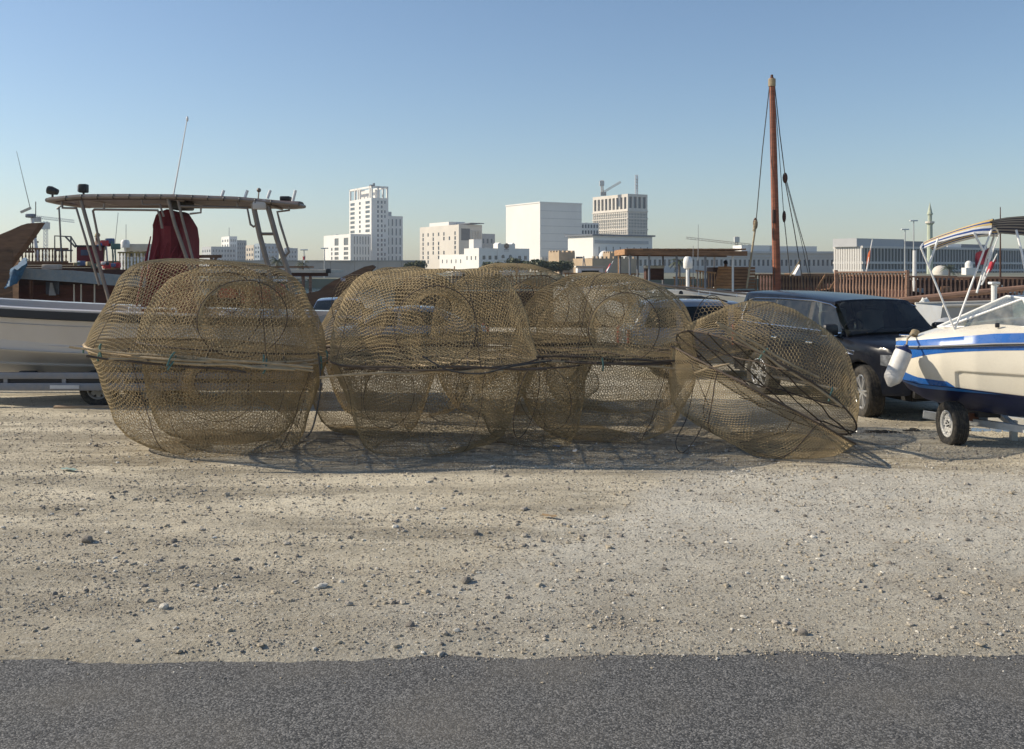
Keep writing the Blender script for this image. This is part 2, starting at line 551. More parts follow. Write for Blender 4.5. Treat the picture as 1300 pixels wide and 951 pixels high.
def facade(mb, axis, length, z0, z1, us, zs, opens, depth=.45):
    """Wall skin of one face with recessed openings. us: list of (u0,u1) columns, zs: list of (z0,z1) rows."""
    ub = sorted(set([0, length] + [round(v, 3) for p in us for v in p]))
    zb = sorted(set([z0, z1] + [round(v, 3) for p in zs for v in p]))
    op = set(opens)
    def cell_open(u, z):
        for i, (a, b) in enumerate(us):
            if a < u < b:
                for j, (c, d) in enumerate(zs):
                    if c < z < d and (i, j) in op: return True
        return False
    def pt(u, dep, z):
        return (u, dep, z) if axis == 'R' else (dep, u, z)
    for a, b in zip(ub[:-1], ub[1:]):
        run = None
        cells = []
        for c, d in zip(zb[:-1], zb[1:]):
            o = cell_open((a + b) / 2, (c + d) / 2)
            cells.append((c, d, o))
        merged = []
        for c, d, o in cells:
            if merged and merged[-1][2] == o and not o: merged[-1][1] = d
            else: merged.append([c, d, o])
        for c, d, o in merged:
            if not o:
                mb.add([pt(a, 0, c), pt(b, 0, c), pt(b, 0, d), pt(a, 0, d)], [(0, 1, 2, 3)])
            else:
                mb.add([pt(a, 0, c), pt(b, 0, c), pt(b, 0, d), pt(a, 0, d), pt(a, depth, c), pt(b, depth, c), pt(b, depth, d), pt(a, depth, d)],
                       [(0, 1, 5, 4), (1, 2, 6, 5), (2, 3, 7, 6), (3, 0, 4, 7), (4, 5, 6, 7)])

def building(name, label, spec, wall_m, R=None, L=None, cat='building', rot=31.0, roof_m=None, parapet=.8, group=None):
    """spec = (xl, xc, xr, ytop, d). R / L: dicts with us, zs, opens for the two visible faces."""
    xl, xc, xr, yt, d = spec
    B = Block(None, xl, xc, xr, yt, d, rot=rot)
    root = thing(name, label, cat, (B.cx, d, .3), B.t, group)
    B.root = root
    h = B.h - .3
    add_block(root, (0, 0), B.W, B.D, 0, h, wall_m, R, L)
    return root, B

def add_block(root, org, W, D, z0, z1, wall_m, R=None, L=None, name='wall', pane_m=None):
    w = MB()
    ox, oy = org
    g = MB()
    def face(axis, length, spec):
        if spec is None:
            us, zs, op = [], [], []
        else:
            us, zs, op = spec['us'], spec['zs'], spec.get('opens')
            if op is None: op = [(i, j) for i in range(len(us)) for j in range(len(zs))]
        facade(g, axis, length, z0, z1, us, zs, op, (spec or {}).get('depth', .45))
        for (i, j) in op:
            a, b = us[i]; c, d = zs[j]
            m = (spec or {}).get('mat', pane_m or GLASS)
            if m is not None:
                if axis == 'R': pane(root, b - a - .02, d - c - .02, 'R', ox + (a + b) / 2, (c + d) / 2, oy + (spec or {}).get('depth', .45) - .22, m)
                else: pane(root, b - a - .02, d - c - .02, 'L', oy + (a + b) / 2, (c + d) / 2, ox + (spec or {}).get('depth', .45) - .22, m)
    face('R', W, R)
    face('L', D, L)
    # back faces and a roof set down behind a parapet
    g.add([(W, 0, z0), (W, D, z0), (W, D, z1), (W, 0, z1)], [(0, 1, 2, 3)])
    g.add([(0, D, z0), (W, D, z0), (W, D, z1), (0, D, z1)], [(0, 1, 2, 3)])
    t = min(.5, W / 6, D / 6)
    g.add([(0, 0, z1), (W, 0, z1), (W, D, z1), (0, D, z1), (t, t, z1), (W - t, t, z1), (W - t, D - t, z1), (t, D - t, z1),
           (t, t, z1 - .9), (W - t, t, z1 - .9), (W - t, D - t, z1 - .9), (t, D - t, z1 - .9)],
          [(0, 1, 5, 4), (1, 2, 6, 5), (2, 3, 7, 6), (3, 0, 4, 7), (4, 5, 9, 8), (5, 6, 10, 9), (6, 7, 11, 10), (7, 4, 8, 11), (8, 9, 10, 11)])
    g.v = [(x + ox, y + oy, z) for x, y, z in g.v]
    if name == 'wall' and W > 8 and D > 6:
        rg_ = random.Random(int(W * 100 + D * 7))
        for _k in range(4):
            u, v = rg_.uniform(.2, .8) * W, rg_.uniform(.15, .8) * D
            sx_, sy_, sz_ = rg_.uniform(1.2, 2.6), rg_.uniform(1.0, 2.0), rg_.uniform(.9, 1.6)
            MB().box((ox + u, oy + v, z1 - .9 + sz_ / 2), (sx_, sy_, sz_)).build('roof_unit', [GREYB, CONC, DARKB][_k % 3], root, smooth=0)
    return g.build(name, wall_m, root, smooth=0, fix=False)

def even(n, a, b, frac):
    """n openings spread over a..b, each taking frac of its bay."""
    s = (b - a) / n
    return [(a + s * (i + .5 - frac / 2), a + s * (i + .5 + frac / 2)) for i in range(n)]

WHITE = mat('white_render', (.78, .75, .70), .8, var=.05, vs=.08)
OFFW = mat('warm_white_stone', (.66, .60, .52), .85, var=.07, vs=.1)
BEIGE = mat('beige_stone', (.50, .43, .34), .85, var=.1, vs=.1)
SAND = mat('sand_plaster', (.47, .35, .23), .9, var=.15, vs=.3)
GREYB = mat('grey_cladding', (.42, .42, .42), .6, var=.08, vs=.1)
DARKB = mat('dark_cladding', (.13, .14, .16), .5, var=.1, vs=.1)
CONC = mat('raw_concrete', (.36, .34, .31), .9, var=.12, vs=.2)
STEELY = mat('crane_steel', (.50, .42, .33), .6, var=.1)

def city():
    rnd = random.Random(5)
    # white hotel tower with an open crown
    d = 700
    root, B = building('tower', 'tall white apartment tower with open framed crown and square dark windows', (443.5, 471.5, 493, 236, d), WHITE, None, None)
    for o in kids(root): bpy.data.objects.remove(o)
    W, D, H = B.W, B.D, B.h - .3
    zr = lambda y: Z(y, d) - .3
    rows = [(zr(y + 3.6), zr(y)) for y in (254.5, 260.5, 266.5, 272.5, 278.5, 284.7, 290.8, 297, 303, 309, 315, 321, 327)]
    Lf = lambda f: D * (1 - f)          # f: 0 at the far (left) end, 1 at the corner
    Lus = [(Lf(.93), Lf(.74)), (Lf(.53), Lf(.45)), (Lf(.25), Lf(.05))]
    rowsL = rows
    Rus = [(W * .34, W * .44), (W * .56, W * .66), (W * .76, W * .84)]
    top = zr(251)
    add_block(root, (0, 0), W, D, 0, top, WHITE, dict(us=Rus, zs=rows, opens=[(i, j) for i in range(3) for j in range(len(rows)) if not (i == 2 and j % 3 == 1)]), dict(us=Lus, zs=rowsL))
    cr = MB()
    for (x, y) in ((0, 0), (W - 1.2, 0), (0, D - 1.2), (W - 1.2, D - 1.2), (W * .36, 0), (W * .66, 0), (0, D * .08), (0, D * .75), (0, D * .52), (0, D * .60)):
        cr.box((x + .6, y + .6, (top + H) / 2), (1.2, 1.2, H - top))
    cr.box((W / 2, .6, H - .6), (W, 1.2, 1.3)); cr.box((W / 2, D - .6, H - .6), (W, 1.2, 1.3))
    cr.box((.6, D / 2, H - .61), (1.2, D - 2.4, 1.3)); cr.box((W - .6, D / 2, H - .61), (1.2, D - 2.4, 1.3))
    cr.box((W * .62, D * .5, (top + H) / 2 - .8), (W * .3, D * .62, H - top - 1.8))
    cr.build('crown_frame', WHITE, root, smooth=0)
    MB().box((W * .45, D * .3, H + .9), (3.5, 2.5, 1.9)).box((W * .55, D * .3, H + 1.6), (1.2, 1.5, 3)).build('roof_plant', DARKB, root, smooth=0)
    # lower rear wing to the right
    W2 = 13.5
    hw = zr(273)
    add_block(root, (W + .02, 5), W2, D - 3, 0, hw, WHITE, dict(us=even(4, .8, W2 - .5, .34), zs=[(zr(y + 9), zr(y)) for y in (277, 289, 301, 313, 325)]), None, name='wing')
    MB().box((W + 4, 12, hw + 1.6), (5, 6, 3.2)).build('wing_plant', GREYB, root, smooth=0)
    # low block in front
    root, B = building('apartment_block', 'low white apartment block with a square roof opening left of the tower', (411, 445, 471, 297, 660), WHITE)
    for o in kids(root): bpy.data.objects.remove(o)
    W, D, H = B.W, B.D, B.h - .3
    zr = lambda y: Z(y, 660) - .3
    rows = [(zr(y + 4), zr(y)) for y in (313.5, 319.5, 325.5, 331.5)]
    Lf = lambda f: D * (1 - f)
    add_block(root, (0, 0), W, D, 0, H, WHITE, dict(us=even(6, W * .12, W * .95, .3), zs=[(zr(y + 10), zr(y)) for y in (300, 313, 326)]),
              dict(us=[(Lf(.34), Lf(.29)), (Lf(.57), Lf(.42)), (Lf(.92), Lf(.76))], zs=rows + [(zr(311), zr(301.5))],
                   opens=[(i, j) for i in range(3) for j in range(4)] + [(1, 4), (2, 4)]))
    # beige block with scattered slots
    root, B = building('office_block', 'beige stone office block with scattered narrow slot windows', (533, 582.5, 612, 285, 620), OFFW)
    for o in kids(root): bpy.data.objects.remove(o)
    W, D, H = B.W, B.D, B.h - .3
    zr = lambda y: Z(y, 620) - .3
    zs = [(zr(y + 4.6), zr(y)) for y in (293.5, 299.6, 305.7, 311.8, 317.9, 324, 330)]
    us = []
    for f in (.09, .225, .36, .50, .635, .77, .91):
        us.append((D * (1 - f) - .95, D * (1 - f) + .95))
    ops = [(i, j) for i in range(7) for j in range(7) if rnd.random() < (.95 if i in (0, 6) else .66)]
    add_block(root, (0, 0), W, D, 0, H, OFFW, dict(us=[(W * .1, W * .48)], zs=[(zr(305), zr(290))], mat=GLASS2), dict(us=us, zs=zs, opens=ops))
    fin = MB()
    for k in range(7):
        fin.box((W * (.54 + .065 * k), -.25, H * .45), (.5, .5, H * .86))
    fin.build('fins', OFFW, root, smooth=0, kind='stuff')
    MB().box((W * .45, D * .55, H + 1.2), (W * .7, D * .5, 2.4)).build('penthouse', WHITE, root, smooth=0)
    MB().box((W * .7, D * .2, H + .9), (W * .6, D * .5, .5)).build('roof_canopy', DARKB, root, smooth=0)
    add_block(root, (W + .03, 8), 14, D * .6, 0, zr(295.5), GREYB, dict(us=even(4, 1, 13, .4), zs=[(zr(308), zr(302)), (zr(320), zr(314))]), None, name='annexe')
    # white low government building with an emblem
    d = 430
    root, B = building('civic_building', 'low white civic building with a dark round emblem on its parapet', (558, 608, 672, 315.5, d), WHITE)
    for o in kids(root): bpy.data.objects.remove(o)
    W, D, H = B.W, B.D, B.h - .3
    zr = lambda y: Z(y, d) - .3
    add_block(root, (0, 0), W, D * .36, 0, zr(315), WHITE, dict(us=even(8, W * .04, W * .98, .5), zs=[(zr(329.5), zr(324.5)), (zr(338), zr(333))]), dict(us=even(3, 1, D * .34, .25), zs=[(zr(330), zr(325))]))
    add_block(root, (-.0, D * .36 + .03), W * .9, D * .64, 0, zr(322.5), WHITE, None, dict(us=even(5, 1, D * .62, .2), zs=[(zr(334), zr(329))]), name='rear_wing')
    a = W * (631 - 608) / 64; b = W * (653 - 608) / 64
    pp = MB()
    pp.prism([(a, -.4, zr(330.0)), (b, -.4, zr(330.0)), (b, -.4, zr(309.5)), (b - 1.0, -.4, zr(307.5)), (b - 1.7, -.4, zr(309.5)), (a + 1.7, -.4, zr(309.5)), (a + 1, -.4, zr(307.5)), (a, -.4, zr(309.5))], (0, 0, 0), (0, 4, 0))
    pp.build('entrance_bay', WHITE, root, smooth=0)
    EMB = mat('emblem_brown', (.10, .05, .045), .5, var=.2, vs=2)
    em = MB().lathe([(0, .12), (1.0, .12), (1.25, .08), (1.25, 0), (0, 0)], 24, ((a + b) / 2, -.4, zr(312)), (0, -1, 0))
    eo = em.build('emblem', EMB, root, smooth=30)
    e2 = MB()                                                # two crossed blades and a small boat over waves
    zc = zr(312); uc = (a + b) / 2
    e2.beam((uc - .7, -.56, zc - .5), (uc + .55, -.56, zc + .55), .07, .14)
    e2.beam((uc + .7, -.57, zc - .5), (uc - .55, -.57, zc + .55), .07, .14)
    e2.ring((uc, -.54, zc), .95, .06, 24, 5, (0, -1, 0))
    e2.build('emblem_device', mat('emblem_gilt', (.5, .38, .2), .5), eo, smooth=0)
    tx = MB()
    for row, (n, w_) in enumerate(((5, .38), (4, .3))):
        for k in range(n):
            tx.box((uc - 1.0 + k * 2.0 / (n - 1), -.42, zr(316.4) - row * .7), (w_ * .8, .06, .3))
    tx.build('sign_lettering', EMB, root, smooth=0, kind='stuff')
    for k in range(2):
        mb = MB(); u = a + (b - a) * (.3 + .42 * k); z0 = zr(327.5)
        pts = [(u - .75, -.5, z0)] + [(u + .75 * math.cos(t), -.5, z0 + .7 + .75 * math.sin(t)) for t in np.linspace(PI, 0, 9)] + [(u + .75, -.5, z0)]
        mb.prism(pts, (0, 0, 0), (0, .15, 0)); mb.build('arched_window', GLASS, root, smooth=0)
    MB().box((W * .16, D * .28, zr(310.5)), (4.2, 4.2, 5)).build('stair_tower', WHITE, root, smooth=0)
    # great white cube
    root, B = building('museum_block', 'huge blank white cube building beside the grid tower', (642.4, 685.6, 738.4, 257.6, 560), WHITE)
    W, D, H = B.W, B.D, B.h - .3
    jt = MB()
    for k in range(1, 9):
        jt.box((W / 2, -.12, H * k / 9), (W, .25, .35))
    jt.build('panel_bands', mat('white_band', (.62, .60, .57), .8), root, smooth=0)
    MB().box((W * .5, D * .5, H + .35), (W + .6, D + .6, .7)).build('roof_edge', WHITE, root, smooth=0)
    ba = MB()
    for k in range(16):
        ba.box((W * (k + .5) / 16, -.5, 4), (1.0, .8, 8))
    ba.build('base_piers', OFFW, root, smooth=0, kind='stuff')
    # arcade behind
    d = 640
    root, B = building('arcade_building', 'small white arcaded building between the cube and the grid tower', (726, 737, 760, 283, d), WHITE, rot=12)
    W, D, H = B.W, B.D, B.h - .3
    for o in kids(root): bpy.data.objects.remove(o)
    add_block(root, (0, 0), W, D, 0, H, WHITE, dict(us=even(6, W * .05, W, .6), zs=[(Z(289.5, d) - .3, Z(285, d) - .3), (Z(297, d) - .3, Z(292.5, d) - .3)], mat=GLASS2), None)
    # grid tower under construction
    d = 680
    root, B = building('grid_tower', 'stone office tower under construction with gridded facade', (752.5, 797, 822, 246, d), OFFW)
    for o in kids(root): bpy.data.objects.remove(o)
    W, D, H = B.W, B.D, B.h - .3
    zr = lambda y: Z(y, d) - .3
    GRIDG = mat('grid_glass', (.20, .20, .18), .4, var=.3, vs=.3)
    zsL = [(zr(y + 2.6), zr(y)) for y in np.arange(270.5, 332, 3.9)]
    add_block(root, (0, 0), W, D, 0, H, OFFW,
              dict(us=even(4, W * .03, W * .95, .72), zs=[(zr(264), zr(249.5)), (zr(254 + 14), zr(266))], opens=[(i, 0) for i in range(4)], depth=1.4),
              dict(us=even(9, D * .02, D * .98, .62), zs=[(zr(265), zr(250))], depth=1.4))
    gm = MB()
    for z0, z1 in zsL:
        gm.box((-.03 + .06, D * .5, (z0 + z1) / 2), (.16, D * .96, z1 - z0))
        gm.box((W * .5, .03, (z0 + z1) / 2), (W * .94, .16, z1 - z0))
    gm.build('window_bands', GRIDG, root, smooth=0)
    fm = MB()
    for k in range(19):
        fm.box((-.15, D * (k + .5) / 19, zr(268) / 2), (.35, .5, zr(268)))
    for k in range(13):
        fm.box((W * (k + .5) / 13, -.15, zr(268) / 2), (.5, .35, zr(268)))
    fm.build('facade_fins', OFFW, root, smooth=0, kind='stuff')
    hr = MB()
    for y in (262 + 5.6, 277, 291):
        hr.box((W / 2 - .1, D / 2 - .1, zr(y)), (W + .8, D + .8, .7))
    hr.build('floor_bands', OFFW, root, smooth=0)
    # long white building with a flat dark roof
    d = 500
    root, B = building('gallery_building', 'long white building with thin dark flat roof and narrow slits', (721, 753, 828, 299, d), WHITE)
    for o in kids(root): bpy.data.objects.remove(o)
    W, D, H = B.W, B.D, B.h - .3
    zr = lambda y: Z(y, d) - .3
    add_block(root, (0, 0), W, D, 0, H, WHITE, dict(us=even(8, W * .04, W * .98, .14), zs=[(zr(322), zr(313))], mat=GLASS2), None)
    MB().box((W * .5, D * .5, H + .3), (W + 2.4, D + 2.4, .8)).build('roof', DARKB, root, smooth=0)
    MB().box((W * .48, -.1, zr(307)), (W * .9, .3, 1.6)).build('frieze', GREYB, root, smooth=0)
    dm = MB().lathe([(0, 6.2), (1.2, 6.0), (2.4, 5.0), (3.0, 3.2), (3.0, 0), (0, 0)], 16, (W * .1, -4.5, zr(334)))
    dm.build('round_porch', WHITE, root, smooth=40)
    # sand coloured fort
    d = 300
    root, B = building('fort', 'low sand coloured fort with square corner turrets', (712, 752, 808, 328, d), SAND)
    W, D, H = B.W, B.D, B.h - .3
    def turret(x, y, w_, top):
        t = MB(); t.box((x, y, top / 2), (w_, w_, top))
        for a_ in range(4):
            for b_ in range(4):
                if a_ in (0, 3) or b_ in (0, 3):
                    t.box((x + (a_ - 1.5) * w_ / 3.6, y + (b_ - 1.5) * w_ / 3.6, top + .25), (w_ / 7, w_ / 7, .5))
        t.build('turret', SAND, root, smooth=0)
    turret(-.5, D - 1.2, 6.0, Z(319.5, d) - .3)
    turret(W * .55, 3.0, 3.6, Z(321, d) - .3)
    mb = MB()
    n = int(W / 1.4)
    for k in range(n):
        mb.box((W * (k + .5) / n, .3, H + .3), (.7, .5, .6))
    mb.build('battlements', SAND, root, smooth=0, kind='stuff')
    # long grey office range behind the mast
    d = 420
    root, B = building('office_range', 'very long pale office range with rows of square windows behind the mast', (786, 795, 1062, 318.5, d), mat('range_stone', (.55, .53, .50), .85, var=.06, vs=.1), rot=9)
    for o in kids(root): bpy.data.objects.remove(o)
    W, D, H = B.W, B.D, B.h - .3
    zr = lambda y: Z(y, d) - .3
    RM = MATS['range_stone']
    add_block(root, (0, 0), W, D, 0, H, RM, dict(us=even(44, 1, W - 1, .5), zs=[(zr(337.5), zr(329.5))], depth=.6), None)
    MB().box((W * .5, -.2, H - .5), (W + 1, 1.4, .9)).build('cornice', RM, root, smooth=0)
    MB().box((W * .5, -.1, zr(325.5)), (W, .5, .5)).build('string_course', RM, root, smooth=0)
    ph = MB()
    for (a_, b_, t_) in ((748, 0, 0),):
        pass
    for x0, x1, yt in ((975, 1040, 321), (940, 985, 319)):
        pxm = (x0 + x1) / 2
        k_ = (pxm - 650) / F; u = (k_ * d - B.cx) / (math.cos(B.t) - k_ * math.sin(B.t))
        ph.box((u, 5.2, H + 1.0), ((x1 - x0) / F * d, 10, Z(yt - 2, d) - Z(322, d) + 1.4))
    ph.build('penthouse', WHITE, root, smooth=0)
    # ministry block on the right
    d = 380
    root, B = building('ministry_block', 'big grey and white block with close vertical fins behind the minaret', (1059, 1095, 1330, 313, d), GREYB, rot=33)
    for o in kids(root): bpy.data.objects.remove(o)
    W, D, H = B.W, B.D, B.h - .3
    zr = lambda y: Z(y, d) - .3
    CORE = mat('ministry_glass', (.07, .085, .085), .4, var=.2, vs=.2)
    MB().box((W / 2 + .3, D / 2 + .3, H / 2), (W - .3, D - .3, H - .4)).build('core', CORE, root, smooth=0)
    FIN = mat('fin_stone', (.60, .57, .53), .8, var=.05)
    fm = MB()
    n = 64
    for k in range(n):
        fm.box((W * (k + .5) / n, .1, H / 2), (.30, .35, H))
    for k in range(12):
        fm.box((0, D * (k + .5) / 12, H / 2), (.9, .8, H))
    fm.build('facade_fins', FIN, root, smooth=0, kind='stuff')
    bb = MB()
    for y in (313.5, 333.5, 343.5):
        bb.box((W / 2, D / 2, zr(y)), (W + .7, D + .7, .9))
    bb.build('floor_bands', FIN, root, smooth=0)
    def upper(pa, pb, yt, m, y_off=4, nm='roof_block', dep=16):
        dep = min(dep, D - y_off - .6)
        u0, u1 = [(((p_ - 650) / F) * (d + y_off) - B.cx) / (math.cos(B.t) - ((p_ - 650) / F) * math.sin(B.t)) for p_ in (pa, pb)]
        MB().box(((u0 + u1) / 2, y_off + dep / 2, (H + zr(yt)) / 2), (u1 - u0, dep, zr(yt) - H + .02)).build(nm, m, root, smooth=0)
    upper(1090, 1150, 302.5, GREYB, 1.5)
    upper(1152, 1181, 304, DARKB, 6)
    upper(1192, 1213, 306.5, GREYB, 8)
    upper(1215, 1232, 306, WHITE, 8.5)
    upper(1233, 1265, 306, DARKB, 9)
    # minaret
    d = 330
    GREENW = mat('minaret_plaster', (.44, .48, .37), .8, var=.08, vs=.5)
    m = thing('minaret', 'slim pale green minaret with balcony and pointed cap', 'minaret', (X(1180.5, d), d, .3))
    k = d / F
    zz = lambda y: Z(y, d) - .3
    MB().lathe([(3.9 * k, 0), (3.9 * k, zz(330)), (3.6 * k, zz(328)), (3.3 * k, zz(286)), (4.2 * k, zz(284.5)), (5.4 * k, zz(283.5))], 10).build('shaft', GREENW, m, smooth=20)
    MB().lathe([(0, zz(283.4)), (5.5 * k, zz(283.4)), (5.5 * k, zz(281.2)), (5.0 * k, zz(281.2)), (5.0 * k, zz(282.6)), (0, zz(282.6))], 16).build('balcony', OFFW, m, smooth=20)
    MB().lathe([(2.6 * k, zz(282.6)), (2.6 * k, zz(273.5)), (3.6 * k, zz(272.5)), (3.6 * k, zz(271)), (2.9 * k, zz(270)), (2.4 * k, zz(267)), (1.2 * k, zz(262)), (0, zz(256.5))], 12).build('cap', GREENW, m, smooth=25)
    # domes by the minaret
    d = 300; k = d / F
    t = thing('mosque_dome', 'wide pale dome just right of the minaret foot', 'dome', (X(1194, d), d, .3))
    MB().lathe([(0, zz(300) * 0 + Z(337, d) - .3)] + [(10 * k * math.sin(a), (Z(345.5, d) - .3) + 8.5 * k * math.cos(a)) for a in np.linspace(.1, PI / 2, 8)] + [(10 * k, Z(352, d) - .3), (11 * k, Z(352, d) - .3), (11 * k, 0)], 24).build('dome', OFFW, t, smooth=40)
    t = thing('domed_kiosk', 'small white kiosk with a round domed top right of the wide dome', 'kiosk', (X(1230, d), d, .3))
    MB().box((0, 0, (Z(340, d) - .3) / 2), (13 * k, 13 * k, Z(340, d) - .3)).build('wall', WHITE, t, smooth=0)
    MB().lathe([(4.6 * k, Z(340, d) - .3), (4.6 * k, Z(337, d) - .3)] + [(4.6 * k * math.cos(a), Z(336, d) - .3 + 5 * k * math.sin(a)) for a in np.linspace(0, PI / 2 - .02, 8)], 18).build('dome', WHITE, t, smooth=40)
    # low blocks on the left
    for (nm, lb, sp, m_, n1, n2) in (
        ('block_of_flats', 'hazy white stair-topped flats seen under the boat canopy', (281, 291, 301, 300, 860), WHITE, 3, 3),
        ('block_of_flats', 'wide hazy grey flats left of the stair-topped block', (256, 268, 300, 313, 840), GREYB, 4, 8),
        ('block_of_flats', 'hazy brown flats right of the stair-topped block', (296, 300, 313, 305, 880), CONC, 2, 4),
        ('block_of_flats', 'narrow hazy beige flats catching the sun', (312, 322, 326, 311, 820), BEIGE, 3, 2),
        ('glass_office', 'hazy blue glass office between the canopy legs', (323, 330, 354, 309, 800), mat('blue_cladding', (.26, .31, .36), .4, var=.1, vs=.1), 2, 5),
        ('block_of_flats', 'hazy grey flats right of the canopy legs', (357, 361, 378, 315, 850), GREYB, 1, 4),
        ('block_of_flats', 'faint grey flats at the far left behind the dhows', (150, 160, 196, 318, 900), GREYB, 2, 5)):
        root, B = building(nm, lb, sp, m_, group='hazy flats on the far left shore')
        for o in kids(root): bpy.data.objects.remove(o)
        W, D, H = B.W, B.D, B.h - .3
        nz = max(3, int(H / 4.2))
        zs = even(nz, 2, H - 1.5, .5)
        add_block(root, (0, 0), W, D, 0, H, m_, dict(us=even(n2, .8, W - .8, .5), zs=zs), dict(us=even(n1, .6, D - .6, .5), zs=zs))
        if sp[0] == 281:
            MB().tube([(W * .5, D * .5, H), (W * .5, D * .5, H + 8)], .25, 5).build('aerial', DARKB, root)
    # long pale wall beyond the basin
    d = 215
    t = thing('shore_wall', 'long pale concrete wall on the far shore left of the traps', 'wall', (X(405, d), d, .3))
    w_ = (600 - 330) / F * d
    for k in range(9):
        MB().box((w_ * (-.5 + (k + .5) / 9), 0, (Z(332, d) - .3) / 2), (w_ / 9 - .06, .5, Z(332, d) - .3)).build('wall_panel', mat('wall_concrete', (.47, .42, .37), .9, var=.1, vs=.2), t, smooth=0)
    MB().box((0, 0, Z(332, d) - .2), (w_, .8, .3)).build('coping', CONC, t, smooth=0)
city()

# cranes: lattice masts and jibs as real bars
def lattice(mb, p, q, w, n, r):
    p = Vector(p); q = Vector(q); d = (q - p).normalized()
    s = d.cross(Vector((0, 1, 0)))
    if s.length < .1: s = d.cross(Vector((0, 0, 1)))
    s.normalize(); u = s.cross(d)
    cs = [s * w / 2 + u * w / 2, -s * w / 2 + u * w / 2, -s * w / 2 - u * w / 2, s * w / 2 - u * w / 2]
    for c in cs: mb.tube([p + c, q + c], r, 4)
    for k in range(n):
        a = p.lerp(q, k / n); b = p.lerp(q, (k + 1) / n)
        for i in range(4):
            mb.tube([a + cs[i], b + cs[(i + 1) % 4]], r * .7, 4, caps=False)

def crane(label, d, base, top, jib0, jib1, w, m, base_z=None):
    t = thing('tower_crane', label, 'crane', (X(base[0], d), d, base_z if base_z is not None else .3))
    o = Vector(t.location)
    pt = lambda px, py: P(px, py, d) - o
    mb = MB(); lattice(mb, pt(*base) if base_z is not None else (0, 0, 0), pt(*top), w * .6, 14, w * .05); mb.build('mast', m, t, smooth=0)
    mb = MB(); lattice(mb, pt(*jib0), pt(*jib1), w * .5, 18, w * .045); mb.build('jib', m, t, smooth=0)
    mb = MB(); mb.box(pt(*jib0) + Vector((0, 0, -w * .5)), (w * 1.6, w, w)); mb.build('counterweight', CONC, t, smooth=0)
    mb = MB(); mb.box(pt(top[0], top[1]) + Vector((0, -.4, -w * .9)), (w * 1.3, w * 1.3, w * 1.4)); mb.build('cab', mat('crane_cab', (.55, .55, .52), .5), t, smooth=0)
    return t
crane('pale grey tower crane at the far left behind the dhow prow', 520, (58, 335), (58, 281), (46, 275.5), (94, 281), 2.6, mat('pale_steel', (.45, .47, .50), .6))
crane('luffing crane standing on the roof of the grid tower', 690, (765, 247), (764, 229), (766, 244), (788, 231), 2.4, mat('rust_steel', (.42, .26, .18), .6), base_z=Z(247, 690))
crane('distant orange crane with long jib left of the wooden mast', 640, (935, 330), (935, 300), (953, 311), (871, 302), 2.4, STEELY)
t = thing('lattice_aerial', 'thin lattice aerial on the right corner of the grid tower', 'aerial', (X(808, 695), 695, Z(247, 695)))
mb = MB(); lattice(mb, (0, 0, 0), (0, 0, Z(222, 695) - Z(247, 695)), 1.6, 16, .18); mb.build('mast', mat('pale_steel', (.45, .47, .50), .6), t, smooth=0)
mb = MB()
for k in range(4): mb.box((0, -.4, 4 + 2.2 * k), (2.2, .5, .7))
mb.build('aerial_panel', WHITE, t, smooth=0)

# lamp posts on the far shore
LP = mat('galvanised', (.42, .42, .41), .5, metal=.3)
lamp = None
for i, (px, yt, d, lb) in enumerate(((1160, 281, 190.5, 'tall lamp post standing left of the minaret'), (386, 318, 200, 'short lamp post right of the canopy legs'), (412, 316, 205, 'lamp post on the far wall left of the white flats'),
                                 (549 + 600, 292, 193, 'lamp post nearest the fin-fronted block corner'))):
    t = thing('street_lamp', lb, 'street lamp', (X(px, d), d, .3), 0, 'street lamps on the far shore')
    h = Z(yt, d) - .3
    MB().tube([(0, 0, 0), (0, 0, h)], [.16, .09], 8).build('pole', LP, t)
    MB().box((0, 0, h + .12), (1.5, .5, .25), ch=.08).build('lamp_head', mat('lamp_white', (.7, .7, .68), .4), t)

# trees and palms on the far shore
LEAFS = [mat('leaf_%s' % n, c, .7, var=.3, vs=3) for n, c in (('olive', (.075, .085, .035)), ('green', (.05, .075, .03)), ('pale', (.11, .11, .055)))]
BARK = mat('bark', (.16, .12, .085), .9, bump=.4)
def leaf_cloud(mb, c, r, n, size, rnd):
    for _ in range(n):
        while True:
            p = Vector((rnd.uniform(-1, 1), rnd.uniform(-1, 1), rnd.uniform(-1, 1)))
            if .25 < p.length < 1: break
        p = Vector((p.x * r[0], p.y * r[1], p.z * r[2])) + Vector(c)
        a = Vector((rnd.gauss(0, 1), rnd.gauss(0, 1), rnd.gauss(0, 1))).normalized() * size * rnd.uniform(.6, 1.3)
        b = a.cross(Vector((rnd.gauss(0, 1), rnd.gauss(0, 1), rnd.gauss(0, 1)))).normalized() * size * .5
        mb.mi = rnd.randrange(3)
        mb.add([p - a, p + b, p + a, p - b], [(0, 1, 2, 3)])
    mb.mi = 0

